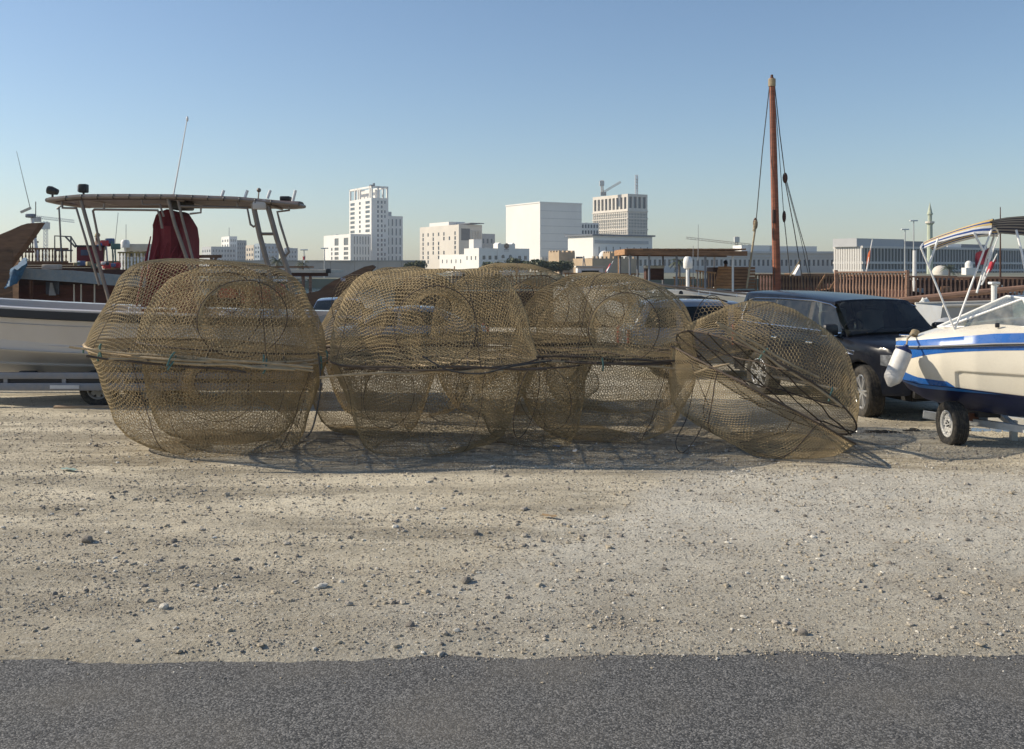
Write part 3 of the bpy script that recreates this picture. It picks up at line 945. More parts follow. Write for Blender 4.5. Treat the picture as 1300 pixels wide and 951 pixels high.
def tree(label, px, d, top, w, rnd, name='bushy_tree'):
    t = thing(name, label, 'tree', (X(px, d), d, .3), 0, 'bushy trees on the far shore')
    h = Z(top, d) - .3; r = w / 2 / F * d
    tr = MB(); tr.tube([(0, 0, 0), (.05 * r, 0, h * .35), (-.05 * r, 0, h * .6)], [h * .06, h * .045, h * .02], 7)
    for k in range(5):
        a = 2 * PI * k / 5 + rnd.random()
        tr.tube([(0, 0, h * .32), (r * .35 * math.cos(a), r * .35 * math.sin(a), h * .58), (r * .6 * math.cos(a), r * .6 * math.sin(a), h * .75)], [h * .03, h * .02, h * .008], 5)
    tr.build('trunk', BARK, t)
    cr = MB()
    for k in range(9):
        a = 2.4 * k; q = .62 * r * math.sqrt((k + .5) / 9)
        leaf_cloud(cr, (q * math.cos(a), q * math.sin(a) * .8, h * rnd.uniform(.5, .8)), (r * .45, r * .45, h * .22), 130, r * .10, rnd)
    cr.build('crown', LEAFS, t, smooth=0, fix=False)

def palm(label, px, d, top, w, rnd):
    t = thing('palm_tree', label, 'palm tree', (X(px, d), d, .3), 0, 'palms on the far shore')
    h = Z(top, d) - .3; r = w / 2 / F * d
    MB().tube([(0, 0, 0), (.1, 0, h * .4), (0, 0, h * .8)], [.32, .24, .2], 8).build('trunk', BARK, t)
    cr = MB()
    for k in range(26):
        a = 2.4 * k; e = rnd.uniform(-.2, 1.2)
        pts = []
        for s in range(6):
            f = s / 5
            pts.append(Vector((math.cos(a) * r * f * math.cos(e * .6), math.sin(a) * r * f * math.cos(e * .6), h * .8 + r * (math.sin(e) * f * 1.2 - .7 * f * f))))
        side = Vector((-math.sin(a), math.cos(a), 0))
        cr.mi = rnd.randrange(3)
        for s in range(5):
            for q in range(2):
                m = pts[s].lerp(pts[s + 1], q * .5); n = (pts[s + 1] - pts[s])
                for sg in (-1, 1):
                    tip = m + side * sg * r * .20 + n * .5 + Vector((0, 0, -r * .1))
                    cr.add([m, m + n * .35, tip], [(0, 1, 2)])
    cr.mi = 0
    cr.build('crown', LEAFS, t, smooth=0, fix=False)
_r = random.Random(11)
for px, d, top, w, lb in ((655, 205, 327, 40, 'olive bushy tree under the white civic building emblem'), (686, 200, 329.5, 52, 'wide olive bushy tree before the white cube'), (712, 202, 331, 36, 'olive bushy tree at the fort corner turret'),
                       (626, 210, 332, 34, 'small bushy tree left of the emblem building'), (525, 212, 331, 36, 'small bushy tree under the beige office block')):
    tree(lb, px, d, top, w, _r)
for px, d, top, w, lb in ((352, 198, 326, 26, 'tall palm between the boat canopy legs'), (384, 197, 331, 20, 'small palm just right of the canopy legs'), (862, 199, 328, 26, 'palm seen under the timber canopy'), (1205, 260, 338, 22, 'palm behind the brown railing by the dome')):
    palm(lb, px, d, top, w, _r)
# ------------------------------------------------------------------ fish traps of hexagonal wire netting
NETC = mat('netting_wire', (.365, .28, .16), .85, var=.35, vs=1.6, spec=.25)
NETC2 = mat('netting_wire_dark', (.30, .23, .13), .85, var=.35, vs=1.6, spec=.25)
BAMBOO = mat('pale_cane', (.40, .30, .18), .8, var=.3, vs=6, bump=.3)
IRON = mat('rusty_iron', (.085, .062, .045), .85, var=.35, vs=5, bump=.3)
ROPE_T = mat('teal_rope', (.09, .17, .15), .9, var=.3, vs=9)
ROPE_D = mat('dark_rope', (.06, .055, .05), .95, var=.3, vs=9)
ROPE_Y = mat('tan_rope', (.36, .29, .19), .95, var=.25, vs=9, bump=.4, bs=60)

def np_mesh(name, v, f, mats, mi=None):
    me = bpy.data.meshes.new(name)
    n = f.shape[1]
    me.vertices.add(len(v)); me.vertices.foreach_set('co', v.astype(np.float32).ravel())
    me.loops.add(f.size); me.loops.foreach_set('vertex_index', f.astype(np.int32).ravel())
    me.polygons.add(len(f))
    me.polygons.foreach_set('loop_start', np.arange(0, f.size, n, dtype=np.int32))
    if not isinstance(mats, (list, tuple)): mats = [mats]
    for m in mats: me.materials.append(m)
    if mi is not None: me.polygons.foreach_set('material_index', mi.astype(np.int32))
    me.shade_flat(); me.update(calc_edges=True); me.validate()
    return me

def hex_plane(R, s):
    """Honeycomb edges inside a disc of radius R, side s: arrays a, b of plane points."""
    w = math.sqrt(3) * s
    n = int(R / s) + 4
    i, j = np.meshgrid(np.arange(-2 * n, 2 * n), np.arange(-n, n))
    ax = i * w + j * w / 2; ay = j * 1.5 * s
    bx, by = ax, ay + s
    A = np.stack([ax, ay], -1)
    B = np.stack([bx, by], -1)
    es = [(B, A), (B, A + np.array([w / 2, 1.5 * s])), (B, A + np.array([-w / 2, 1.5 * s]))]
    P0 = np.concatenate([e[0].reshape(-1, 2) for e in es]); P1 = np.concatenate([e[1].reshape(-1, 2) for e in es])
    keep = (np.hypot(P0[:, 0], P0[:, 1]) < R) & (np.hypot(P1[:, 0], P1[:, 1]) < R)
    return P0[keep], P1[keep]

def wires(p, q, r):
    d = q - p; L = np.linalg.norm(d, axis=1, keepdims=True); d = d / np.maximum(L, 1e-6)
    ref = np.where(np.abs(d[:, 2:3]) < .8, np.array([[0, 0, 1.]]), np.array([[1., 0, 0]]))
    a = np.cross(d, ref); a /= np.linalg.norm(a, axis=1, keepdims=True); b = np.cross(d, a)
    vs = []
    for k in range(3):
        t = 2 * PI * k / 3
        o = (a * math.cos(t) + b * math.sin(t)) * r
        vs.append(p + o); vs.append(q + o)
    v = np.stack(vs, 1).reshape(-1, 3)
    base = (np.arange(len(p)) * 6)[:, None]
    f = np.concatenate([base + np.array([[0, 2, 3, 1]]), base + np.array([[2, 4, 5, 3]]), base + np.array([[4, 0, 1, 5]])])
    return v, f

PROF = np.array([(0, 1.0), (.22, .99), (.42, .955), (.58, .885), (.72, .77), (.83, .62), (.91, .44), (.965, .22), (1.0, 0)])
PROF_FLAT = np.array([(0, 1.0), (.25, 1.0), (.48, .995), (.62, .965), (.71, .90), (.78, .77), (.85, .57), (.925, .30), (1.0, 0)])
PROF_SQ = np.array([(0, 1.0), (.25, .995), (.45, .97), (.60, .92), (.72, .81), (.82, .65), (.90, .46), (.955, .22), (1.0, 0)])
PROF_CONE = np.array([(0, 1.0), (.25, 1.0), (.48, .995), (.60, .965), (.69, .89), (.77, .74), (.85, .50), (.925, .24), (1.0, 0)])
PROF_ROUND = np.array([(0, 1.0), (.2, .98), (.38, .925), (.54, .835), (.68, .72), (.80, .57), (.90, .39), (.965, .19), (1.0, 0)])

def shell_fn(R, Hh, prof, seed, lump=.05):
    pr = prof * np.array([[R, Hh]])
    sl = np.concatenate([[0], np.cumsum(np.hypot(*np.diff(pr, axis=0).T))])
    def f(P2):
        rho = np.hypot(P2[:, 0], P2[:, 1]); th = np.arctan2(P2[:, 1], P2[:, 0])
        r = np.interp(rho, sl, pr[:, 0]); z = np.interp(rho, sl, pr[:, 1])
        k = np.clip(r / R, 0, 1); fade = (z / Hh)
        bump_ = lump * 2 * fbm(P2[:, 0] * .9 + 40, P2[:, 1] * .9 + 40, 3, seed) * np.minimum(1, fade * 3)
        x = r * np.cos(th) * (1 + bump_ / R) ; y = r * np.sin(th) * (1 + bump_ / R)
        z2 = z * (1 + .5 * bump_ / Hh) + .015 * fbm(P2[:, 0] * 4, P2[:, 1] * 4, 2, seed + 5)
        return np.stack([x, y, z2], -1)
    return f, sl[-1]

CELL = .033
def dome_mesh(name, R, Hh, prof, seed, m, s=CELL, wr=.0036, lump=.05, post=None):
    f, L = shell_fn(R, Hh, prof, seed, lump)
    a, b = hex_plane(L, s)
    p, q = f(a), f(b)
    if post is not None: p, q = post(p), post(q)
    v, fc = wires(p, q, wr)
    return np_mesh(name, v, fc, m)

def base_mesh(name, R, seed, m, post=None):
    a, b = hex_plane(R * .99, CELL * 1.25)
    def f(P2): return np.stack([P2[:, 0], P2[:, 1], .05 * fbm(P2[:, 0] * 1.4 + 9, P2[:, 1] * 1.4, 3, seed)], -1)
    p, q = f(a), f(b)
    if post is not None: p, q = post(p), post(q)
    v, fc = wires(p, q, .0033)
    return np_mesh(name, v, fc, m)

def funnel_mesh(name, m):
    """Tapering entrance tube: wide mouth at local origin facing -Y, narrowing along +Y."""
    Lf, r0, r1 = .95, .52, .23
    s = CELL * 1.1
    w = math.sqrt(3) * s
    nu = int(2 * PI * .42 / w); W = nu * w
    nv = int(Lf / (1.5 * s))
    P0 = []; P1 = []
    for j in range(nv):
        for i in range(nu):
            bx = i * w + j * w / 2; by = j * 1.5 * s + s
            for dx, dy in ((0, -s), (w / 2, .5 * s), (-w / 2, .5 * s)):
                P0.append((bx, by)); P1.append((bx + dx, by + dy))
    P0 = np.array(P0); P1 = np.array(P1)
    def f(P2):
        t = P2[:, 0] / W * 2 * PI; y = np.clip(P2[:, 1], 0, Lf) ; k = y / Lf
        r = r0 + (r1 - r0) * k ** .8 + .03 * fbm(P2[:, 0] * 2, P2[:, 1] * 3, 2, 7)
        return np.stack([r * np.cos(t), y, r * np.sin(t) * (1 - .15 * k)], -1)
    v, fc = wires(f(P0), f(P1), .0033)
    return np_mesh(name, v, fc, m)

R0, H0 = 1.45, 1.22
DOMES = {
    'round': dome_mesh('dome_netting', R0, H0, PROF, 1, NETC, lump=.20),
    'round2': dome_mesh('dome_netting', R0, H0 * .97, PROF_ROUND, 8, NETC, lump=.22),
    'flat': dome_mesh('dome_netting', R0, 1.25, PROF_FLAT, 3, NETC, lump=.18),
    'flat2': dome_mesh('dome_netting', R0, 1.25, PROF_FLAT, 14, NETC2, lump=.13),
}
def shear(kx):
    def f(p):
        q = p.copy(); q[:, 0] += kx * np.clip(p[:, 2], 0, 2); q[:, 0] += .10 * fbm(p[:, 2] * 2 + 3, p[:, 1] * 1.3, 2, 5) * np.clip(p[:, 2], 0, 1); return q
    return f
DOMES['open'] = dome_mesh('dome_netting', R0, H0 * .97, PROF_ROUND, 8, NETC, s=.035, wr=.0036, lump=.22)
DOMES['square'] = dome_mesh('dome_netting', R0, H0 * .98, PROF_SQ, 17, NETC, lump=.24)
DOMES['lean'] = dome_mesh('dome_netting', R0, 1.25, PROF_CONE, 23, NETC, post=shear(.10), lump=.12)
DOMES['cone'] = dome_mesh('dome_netting', R0, 1.25, PROF_CONE, 24, NETC2, post=shear(-.04), lump=.22)
DOMES['cone2'] = dome_mesh('dome_netting', R0, 1.25, PROF_CONE, 27, NETC, post=shear(.03), lump=.15)
BASE_NET = base_mesh('base_netting', R0, 2, NETC2)
FUNNEL = funnel_mesh('funnel_netting', NETC)
HOOP = MB().ring((0, 0, 0), R0, .013, 72, 6).mesh('rim_hoop', IRON)
HOOP_P = MB().ring((0, 0, 0), R0 + .01, .016, 72, 6).mesh('rim_hoop', BAMBOO)
F_HOOP = MB().ring((0, 0, 0), .52, .0065, 40, 5, (0, 1, 0)).mesh('funnel_hoop', IRON)
F_HOOP2 = MB().ring((0, 0, 0), .22, .006, 28, 5, (0, 1, 0)).mesh('inner_hoop', IRON)

def rib_meshes(Hh, prof, seed, lump, post=None):
    f, L = shell_fn(R0, Hh, prof, seed, lump)
    out = []
    for k in range(4):
        th = 2 * PI * k / 4 + .35
        rr_ = np.linspace(.02, L, 26)
        p = f(np.stack([rr_ * math.cos(th), rr_ * math.sin(th)], -1)) * 1.002
        if post is not None: p = post(p)
        out.append(MB().tube([tuple(v) for v in p], .0045, 5).mesh('rib', IRON))
    return out
RIBS = {'open': rib_meshes(H0 * .97, PROF_ROUND, 8, .22), 'square': rib_meshes(H0 * .98, PROF_SQ, 17, .24), 'round': rib_meshes(H0, PROF, 1, .20), 'round2': rib_meshes(H0 * .97, PROF_ROUND, 8, .22), 'flat': rib_meshes(1.25, PROF_FLAT, 3, .18), 'flat2': rib_meshes(1.25, PROF_FLAT, 14, .13),
        'lean': rib_meshes(1.25, PROF_CONE, 23, .12, shear(.10)), 'cone': rib_meshes(1.25, PROF_CONE, 24, .22, shear(-.04)), 'cone2': rib_meshes(1.25, PROF_CONE, 27, .15, shear(.03))}
_rr = random.Random(21)
def cane_mesh(Lc, m, r, seed):
    rg = random.Random(seed)
    pts = []
    for k in range(9):
        f = k / 8
        pts.append((-Lc / 2 + Lc * f, rg.uniform(-.02, .02), rg.uniform(-.018, .018)))
    return MB().tube(pts, [r * rg.uniform(.85, 1.1) for _ in pts], 6).mesh('base_rod', m)
RODS = {(round(c, 2), nm): cane_mesh(2 * math.sqrt(R0 * R0 - c * c) + .05, m_, .015 if nm == 'c' else .010, int(c * 10) + len(nm))
        for c in (0.0, .45, .9) for nm, m_ in (('c', BAMBOO), ('i', IRON))}
TIE = MB().tube([(0, 0, -.09), (.01, 0, 0), (.02, .01, .06), (.005, .02, .10)], .012, 6).mesh('rope_tie', ROPE_T)

def trap(label, loc, kind='round', flip=False, tilt=(0, 0), spin=0.0, scale=(1, 1, 1), funnel=True, canes='i', ties=0, group='wire netting fish traps', base=True, funnels=(0.0,), rods=True, fz=.55, poles=()):
    t = thing('fish_trap', label, 'fish trap', loc, 0, group)
    Mx = Euler((0, tilt[0], 0)).to_matrix() @ Euler((tilt[1], 0, 0)).to_matrix()
    if flip: Mx = Mx @ Matrix.Rotation(PI, 3, 'X')
    Mx = Mx @ Matrix.Rotation(spin, 3, 'Z')
    t.rotation_euler = Mx.to_euler(); t.scale = scale
    link('dome_netting', DOMES[kind], t, kind='stuff')
    if base and not flip: link('base_netting', BASE_NET, t, kind='stuff', rot=(0, 0, _rr.uniform(0, 6)))
    link('rim_hoop', HOOP_P if canes == 'c' else HOOP, t)
    for rb in RIBS[kind]:
        link('rib', rb, t)
    if rods:
        a0 = _rr.uniform(-.25, .25)
        for ax in (0, 1):
            for c in (-.9, -.45, 0, .45, .9):
                if ax == 1 and abs(c) == .45: continue
                o = link('base_rod', RODS[(round(abs(c), 2), canes if ax == 0 else 'i')], t,
                         loc=((-math.sin(a0) * c, math.cos(a0) * c, -.012 - .02 * ax) if ax == 0 else (math.cos(a0) * c, math.sin(a0) * c, -.034)), rot=(0, 0, a0 + ax * PI / 2))
    if funnel:
        for fa in funnels:
            a = fa - PI / 2 - spin if not flip else fa - PI / 2 + spin
            e = part_empty('entrance_funnel', t, (1.33 * math.cos(a), 1.33 * math.sin(a), fz), (.18 if not flip else -.18, 0, a + PI / 2))
            link('funnel_netting', FUNNEL, e, kind='stuff'); link('funnel_hoop', F_HOOP, e); link('inner_hoop', F_HOOP2, e, loc=(0, .95, 0))
    for (a0_, z_, tilt_, len_, m_) in poles:
        key = ('pole', len_, m_.name)
        if key not in RODS: RODS[key] = cane_mesh(len_, m_, .017, int(len_ * 100))
        Mi = Matrix.Rotation(-spin, 3, 'Z') if not flip else Matrix.Rotation(-spin, 3, 'Z') @ Matrix.Rotation(PI, 3, 'X')
        p_ = Mi @ Vector((a0_, -1.40, z_))
        o = link('waist_pole', RODS[key], t, loc=p_, rot=(Mi @ Euler((0, tilt_, 0)).to_matrix()).to_euler())
    for k in range(ties):
        a = -PI / 2 + (k - (ties - 1) / 2) * .75 + _rr.uniform(-.15, .15)
        if flip: a = -a
        a -= spin
        link('rope_tie', TIE, t, loc=(1.46 * math.cos(a), 1.46 * math.sin(a), 0), rot=(_rr.uniform(-.3, .3), _rr.uniform(-.4, .4), a))
    return t

def xt(px, d): return X(px, d)
S = lambda k: (k, k, 1)
# left-hand pair, rim to rim, with smaller traps nested inside
trap('upright fish trap on top at the left end of the row, before the white boat', (xt(267, 13.3), 13.3, 1.31), 'flat', False, (math.radians(4.2), 0), .4, (1.065, 1.0, .94), canes='c', ties=5, funnels=(.55,), base=True, poles=((.22, .03, .012, 2.75, BAMBOO), (.45, -.03, -.018, 2.3, BAMBOO), (-.05, -.07, .03, 1.8, IRON), (.60, .0, .05, 1.6, BAMBOO)))
trap('upturned fish trap at the bottom of the left end of the row', (xt(267, 13.3), 13.3, 1.27), 'lean', True, (math.radians(4.2), 0), 0.0, (1.065, 1.0, 1.0), canes='c', ties=5, funnels=(-.15,), fz=.62)
trap('smaller fish trap nested inside the top left trap', (xt(290, 13.5), 13.55, 1.33), 'round2', False, (math.radians(4.2), -.04), 2.0, (.82, .82, .93), base=False, rods=False, funnels=(.2,))
trap('smaller upturned fish trap nested inside the bottom left trap', (xt(288, 13.5), 13.6, 1.25), 'flat2', True, (math.radians(4.2), 0), .2, (.80, .80, .93), base=False, rods=False, funnels=(1.0,))
# middle: left column
trap('upright fish trap with a big round entrance hoop, on top left of the row middle', (xt(553, 13.35), 13.35, 1.20), 'square', False, (math.radians(-.5), .02), 1.7, (.985, .96, 1.0), ties=0, funnels=(.08,), canes='i', fz=.50, poles=((-.2, -.04, -.03, 2.3, BAMBOO), (.2, .02, .02, 2.6, IRON)))
trap('upturned fish trap under the trap with the big round entrance hoop', (xt(553, 13.35), 13.35, 1.17), 'cone', True, (0, 0), .7, (.975, .94, .92), ties=0, funnels=(.5,), canes='c')
# middle: right column
trap('upright fish trap on top, right of the row middle before the grey car', (xt(766, 14.35), 14.35, 1.17), 'round', False, (.03, .01), .9, (.955, .9, .93), ties=0, funnels=(.15,), fz=.48, poles=((0, -.03, .03, 2.6, BAMBOO), (.1, .05, .01, 2.3, IRON)))
trap('upturned fish trap at the bottom right of the row middle', (xt(768, 14.3), 14.3, 1.15), 'cone2', True, (.03, 0), 2.2, (.985, .92, .90), ties=1, funnels=(-.5,))
# back row, seen through the front ones
trap('upright fish trap of the back row, just behind the round entrance hoop trap', (xt(508, 16.3), 16.3, 1.22), 'round2', False, (-.03, 0), .3, (.93, .93, 1.03), funnels=(-.4,))
trap('upturned fish trap at the bottom left of the back row', (xt(508, 16.3), 16.3, 1.19), 'flat2', True, (-.03, 0), .3, (.9, .9, .95), funnel=False)
trap('upright fish trap in the middle of the back row under the emblem building', (xt(652, 16.5), 16.5, 1.24), 'round', False, (.02, 0), 1.3, (.95, .95, .99), funnels=(.3,))
trap('upturned fish trap at the bottom middle of the back row', (xt(652, 16.5), 16.5, 1.20), 'flat', True, (.0, 0), 1.9, (.93, .93, .95), funnels=(.2,))
trap('upright fish trap at the right end of the back row, sloping towards the grey car', (xt(782, 16.9), 16.9, 1.02), 'round2', False, (.05, 0), 2.3, (.94, .94, 1.08), funnels=(-.2,))
trap('upturned fish trap at the bottom right end of the back row', (xt(780, 16.9), 16.9, 1.0), 'flat2', True, (.04, 0), .5, (.92, .92, .78), funnel=False)
trap('narrow upturned fish trap squeezed between the two middle bottom traps', (xt(672, 13.6), 13.6, 1.16), 'cone', True, (.0, .05), 2.6, (.52, .62, .94), ties=0, funnel=False, rods=False, base=False)
trap('narrow upturned fish trap filling the gap between the left and middle bottom traps', (xt(470, 14.6), 14.6, 1.14), 'cone2', True, (.03, 0), 1.2, (.70, .70, .90), ties=0, funnels=(.3,), base=False)
# right: a tipped trap leaning on the row, and a crushed one under it
trap('tipped fish trap leaning against the right end of the row, bare rods showing', (xt(980, 13.8) - .12, 13.8, .80), 'open', False, (math.radians(31.5), -.22), .35, (.93, .92, .95), canes='i', ties=2, funnels=(-2.4,), poles=((-.3, -.02, .03, 2.0, BAMBOO), (-.55, .06, -.05, 1.6, BAMBOO)))

def crushed_trap():
    c = Vector((xt(966, 13.3), 13.3, .72))
    t = thing('fish_trap', 'crushed fish trap flattened on the ground under the tipped trap', 'fish trap', (c.x, c.y, 0), 0, 'wire netting fish traps')
    Rm = np.array((Euler((0, math.radians(28), 0)).to_matrix() @ Matrix.Rotation(PI, 3, 'X')))
    def post(p):
        w = (p * np.array([[.92, .92, .60]])) @ Rm.T
        w[:, 2] += c.z
        low = np.maximum(0, .04 - w[:, 2])
        w[:, 2] = np.maximum(w[:, 2], .035 + .05 * np.abs(fbm(w[:, 0] * 2.2 + 5, w[:, 1] * 2.2, 3, 4)))
        w[:, 1] -= low * .55
        w[:, 0] -= low * .15
        return w
    link('dome_netting', dome_mesh('dome_netting', R0, 1.25, PROF_FLAT, 33, NETC, lump=.14, post=post, s=.033, wr=.0033), t, kind='stuff')
    f, L = shell_fn(R0, 1.25, PROF_FLAT, 33, .14)
    th = np.linspace(0, 2 * PI, 73)
    ring = post(f(np.stack([L * .999 * np.cos(th), L * .999 * np.sin(th)], -1)))
    MB().tube([tuple(v) for v in ring], .012, 6, caps=False).build('rim_hoop', IRON, t)
    for k in range(6):
        a = k * PI / 3 + .2
        rr_ = np.linspace(.1, L, 14)
        ln = post(f(np.stack([rr_ * math.cos(a), rr_ * math.sin(a)], -1)))
        MB().tube([tuple(v) for v in ln], .008, 5).build('rib', IRON, t)
    for c_ in (-.8, -.4, 0, .4, .8):
        h = math.sqrt(R0 * R0 - c_ * c_)
        ln = post(np.array([(-h + 2 * h * k / 8, c_ + .02 * math.sin(3 * k), .02) for k in range(9)]))
        MB().tube([tuple(v) for v in ln], .013, 6).build('base_rod', IRON, t)
    for c_ in (-.6, .5):
        h = math.sqrt(R0 * R0 - c_ * c_)
        ln = post(np.array([(c_, -h + 2 * h * k / 8, -.02) for k in range(9)]))
        MB().tube([tuple(v) for v in ln], .011, 6).build('base_rod', IRON, t)
crushed_trap()

# loose ropes and a cane caught in the traps
def rope(name, label, pts, r, m, cat='rope', group=None):
    fine = []
    pts = [Vector(p) for p in pts]
    for i in range(len(pts) - 1):
        p0 = pts[max(i - 1, 0)]; p1 = pts[i]; p2 = pts[i + 1]; p3 = pts[min(i + 2, len(pts) - 1)]
        for k in range(6):
            t_ = k / 6
            fine.append(.5 * ((2 * p1) + (p2 - p0) * t_ + (2 * p0 - 5 * p1 + 4 * p2 - p3) * t_ * t_ + (3 * p1 - p0 - 3 * p2 + p3) * t_ ** 3))
    fine.append(pts[-1])
    o = MB().tube(fine, r, 6).build(name, m)
    return tag(o, label, cat, group)
rope('rope', 'dark rope hanging in two loops between the right traps', [P(874, 452, 13.1), P(893, 500, 12.9), P(899, 520, 12.8), P(884, 555, 12.75), P(866, 575, 12.7), P(858, 560, 12.8), P(872, 530, 12.9), P(880, 492, 13.0)], .007, ROPE_D)
rope('rope', 'dark rope hanging down the right side of the bottom left trap', [P(404, 448, 12.15), P(407, 490, 12.1), P(398, 540, 12.05), P(388, 556, 12.0)], .012, ROPE_D)
rope('rope', 'black rope slung along the rim below the big entrance hoop', [P(536, 452, 11.85), P(570, 470, 11.8), P(612, 474, 11.8), P(650, 465, 11.9), P(700, 458, 12.5)], .011, ROPE_D)
tag(MB().tube([P(882, 474, 12.8), P(898, 468, 12.75), P(926, 462, 12.7)], [.016, .018, .012], 7).build('cane', BAMBOO), 'pale orange cane poking out between the row and the tipped trap', 'cane')

# ------------------------------------------------------------------ stones and gravel
STONE_D = mat('stone_dark', (.25, .22, .185), .9, var=.35, vs=18, bump=.5, bs=60)
STONE_M = mat('stone_mid', (.40, .355, .29), .9, var=.3, vs=18, bump=.5, bs=60)
STONE_L = mat('stone_pale', (.62, .58, .50), .9, var=.2, vs=18, bump=.5, bs=60)

CLOD = mat('dirt_clod', (.40, .34, .25), .95, var=.2, vs=18, bump=.5, bs=60)
def stone_mesh(seed, m):
    rg = random.Random(seed)
    bm = bmesh.new(); bmesh.ops.create_icosphere(bm, subdivisions=2, radius=1)
    ax = [(Vector((rg.gauss(0, 1), rg.gauss(0, 1), rg.gauss(0, 1))).normalized(), rg.uniform(.55, .85)) for _ in range(9)]
    for v in bm.verts:
        for n, d in ax:
            k = v.co.dot(n) - d
            if k > 0: v.co -= n * k * .92
        v.co *= rg.uniform(.95, 1.05)
    sc = Vector((1, rg.uniform(.7, 1), rg.uniform(.5, .75)))
    for v in bm.verts: v.co = Vector((v.co.x * sc.x, v.co.y * sc.y, v.co.z * sc.z))
    me = bpy.data.meshes.new('stone'); bm.to_mesh(me); bm.free()
    me.materials.append(m); me.shade_flat()
    return me
ST = {k: [stone_mesh(s + 10 * i, m) for s in range(5)] for i, (k, m) in enumerate((('d', STONE_D), ('m', STONE_M), ('l', STONE_L)))}

def stones():
    rg = random.Random(77)
    own = {  # the ones that stand out
        (112, 692): ('flat dark stone, largest in the lot at the far left', 'd', 22),
        (221, 692): ('upright dark stone right of the large flat one', 'd', 11),
        (1019, 810): ('largest dark brown stone near the road edge on the right', 'd', 17),
        (1009, 806): ('white stone touching the largest brown stone near the road', 'l', 12),
        (592, 747): ('wide dark stone in the middle of the lot among rubble', 'd', 18),
        (566, 815): ('angular grey stone beside a white one near the road middle', 'm', 14),
        (580, 811): ('flat white stone beside an angular grey one near the road middle', 'l', 13),
        (410, 750): ('flat white stone left of the lot middle', 'l', 20),
        (1215, 565): ('white stone wedged against the speedboat trailer tyre', 'l', 11),
        (765, 691): ('small round white stone in the middle of the grey patch', 'l', 7),
        (604, 684): ('wide dark stone on the tan edge of the grey patch', 'd', 14),
        (521, 800): ('dark stone nearest the road left of the middle', 'd', 15),
        (1129, 723): ('dark stone in the middle of the right side grey patch', 'd', 10),
        (1228, 690): ('dark brown stone at the far right of the grey patch', 'd', 9),
        (1269, 812): ('pale stone by the road at the far right', 'l', 11),
        (122, 570): ('dark stone left of the bottom left trap', 'd', 7),
        (207, 780): ('long pale flat stone near the road on the left', 'l', 20),
    }
    for (px, py), (lb, k, w) in own.items():
        d = F * EYE / (py - HOR); x = X(px, d); s = .76 * w / F * d / 2
        o = link('stone', rg.choice(ST[k]), loc=(x, d, gz(x, d) + s * .25), rot=(rg.uniform(-.2, .2), rg.uniform(-.2, .2), rg.uniform(0, 6)), scale=(s * 1.1, s * 1.1, s * 1.2))
        tag(o, lb, 'stone')
    pts = [(243, 591), (273, 608), (142, 636), (55, 648), (212, 696), (233, 669), (379, 727), (377, 709), (351, 710, 'l'), (248, 723), (271, 752), (69, 760), (170, 788), (400, 816), (318, 724), (394, 735),
           (600, 644), (642, 610), (591, 702), (638, 748), (739, 690), (820, 693), (724, 651), (658, 669), (843, 727), (724, 777), (529, 649, 'l'), (799, 761), (728, 603), (456, 725),
           (985, 651), (1022, 657), (1065, 706), (1180, 706), (1052, 794), (1141, 695), (1051, 693), (1202, 729), (1254, 738), (1148, 768), (1192, 763), (863, 678), (1268, 585), (1239, 580), (1060, 612)]
    marks = {(112, 692): 'the large flat stone', (410, 750): 'the white slab', (592, 747): 'the rubble stone', (566, 815): 'the angular stone',
             (765, 691): 'the round white stone', (604, 684): 'the tan edge stone', (1129, 723): 'the dark stone amid the grey patch', (1228, 690): 'the far right stone', (1019, 810): 'the largest stone',
             (1215, 565): 'the trailer tyre', (122, 570): 'the bottom left trap', (728, 590): 'the blue scrap', (950, 640): 'the crushed trap', (88, 602): 'the teal net scrap'}
    used = set()
    tones = {'d': ['dark', 'dark brown', 'dark grey', 'dusky', 'blackish'], 'l': ['pale', 'whitish']}
    for p in pts:
        px, py = p[0], p[1]; k = p[2] if len(p) > 2 else 'd'
        d = F * EYE / (py - HOR); x = X(px, d)
        s = rg.uniform(4.8, 7.8) / F * d / 2 * rg.uniform(.9, 1.2)
        o = link('stone', rg.choice(ST[k]), loc=(x, d, gz(x, d) + s * .2), rot=(rg.uniform(-.3, .3), rg.uniform(-.3, .3), rg.uniform(0, 6)), scale=(s * rg.uniform(.9, 1.3), s, s * rg.uniform(.8, 1.2)))
        cand = sorted(marks, key=lambda m_: math.hypot(px - m_[0], (py - m_[1]) * 1.6))
        done = False
        for m_ in cand[:3]:
            dx, dy = px - m_[0], (py - m_[1]) * 1.6
            r = math.hypot(dx, dy)
            how = 'close' if r < 45 else 'slightly' if r < 120 else 'well'
            parts_ = []
            if abs(dy) > .45 * abs(dx): parts_.append('in front' if dy > 0 else 'behind')
            if abs(dx) > .45 * abs(dy): parts_.append('right' if dx > 0 else 'left')
            where = ' and '.join(parts_)
            where = where + ' of' if not where.endswith('behind') else where
            for tn in ['']:
                lb = 'small %s stone %s %s %s' % ('pale' if k == 'l' else 'dark', how, where, marks[m_])
                if lb not in used:
                    used.add(lb); done = True; break
            if done: break
        if not done: lb = lb.replace('small', 'smallish', 1)
        tag(o, lb, 'stone', 'small loose stones on the lot')
stones()

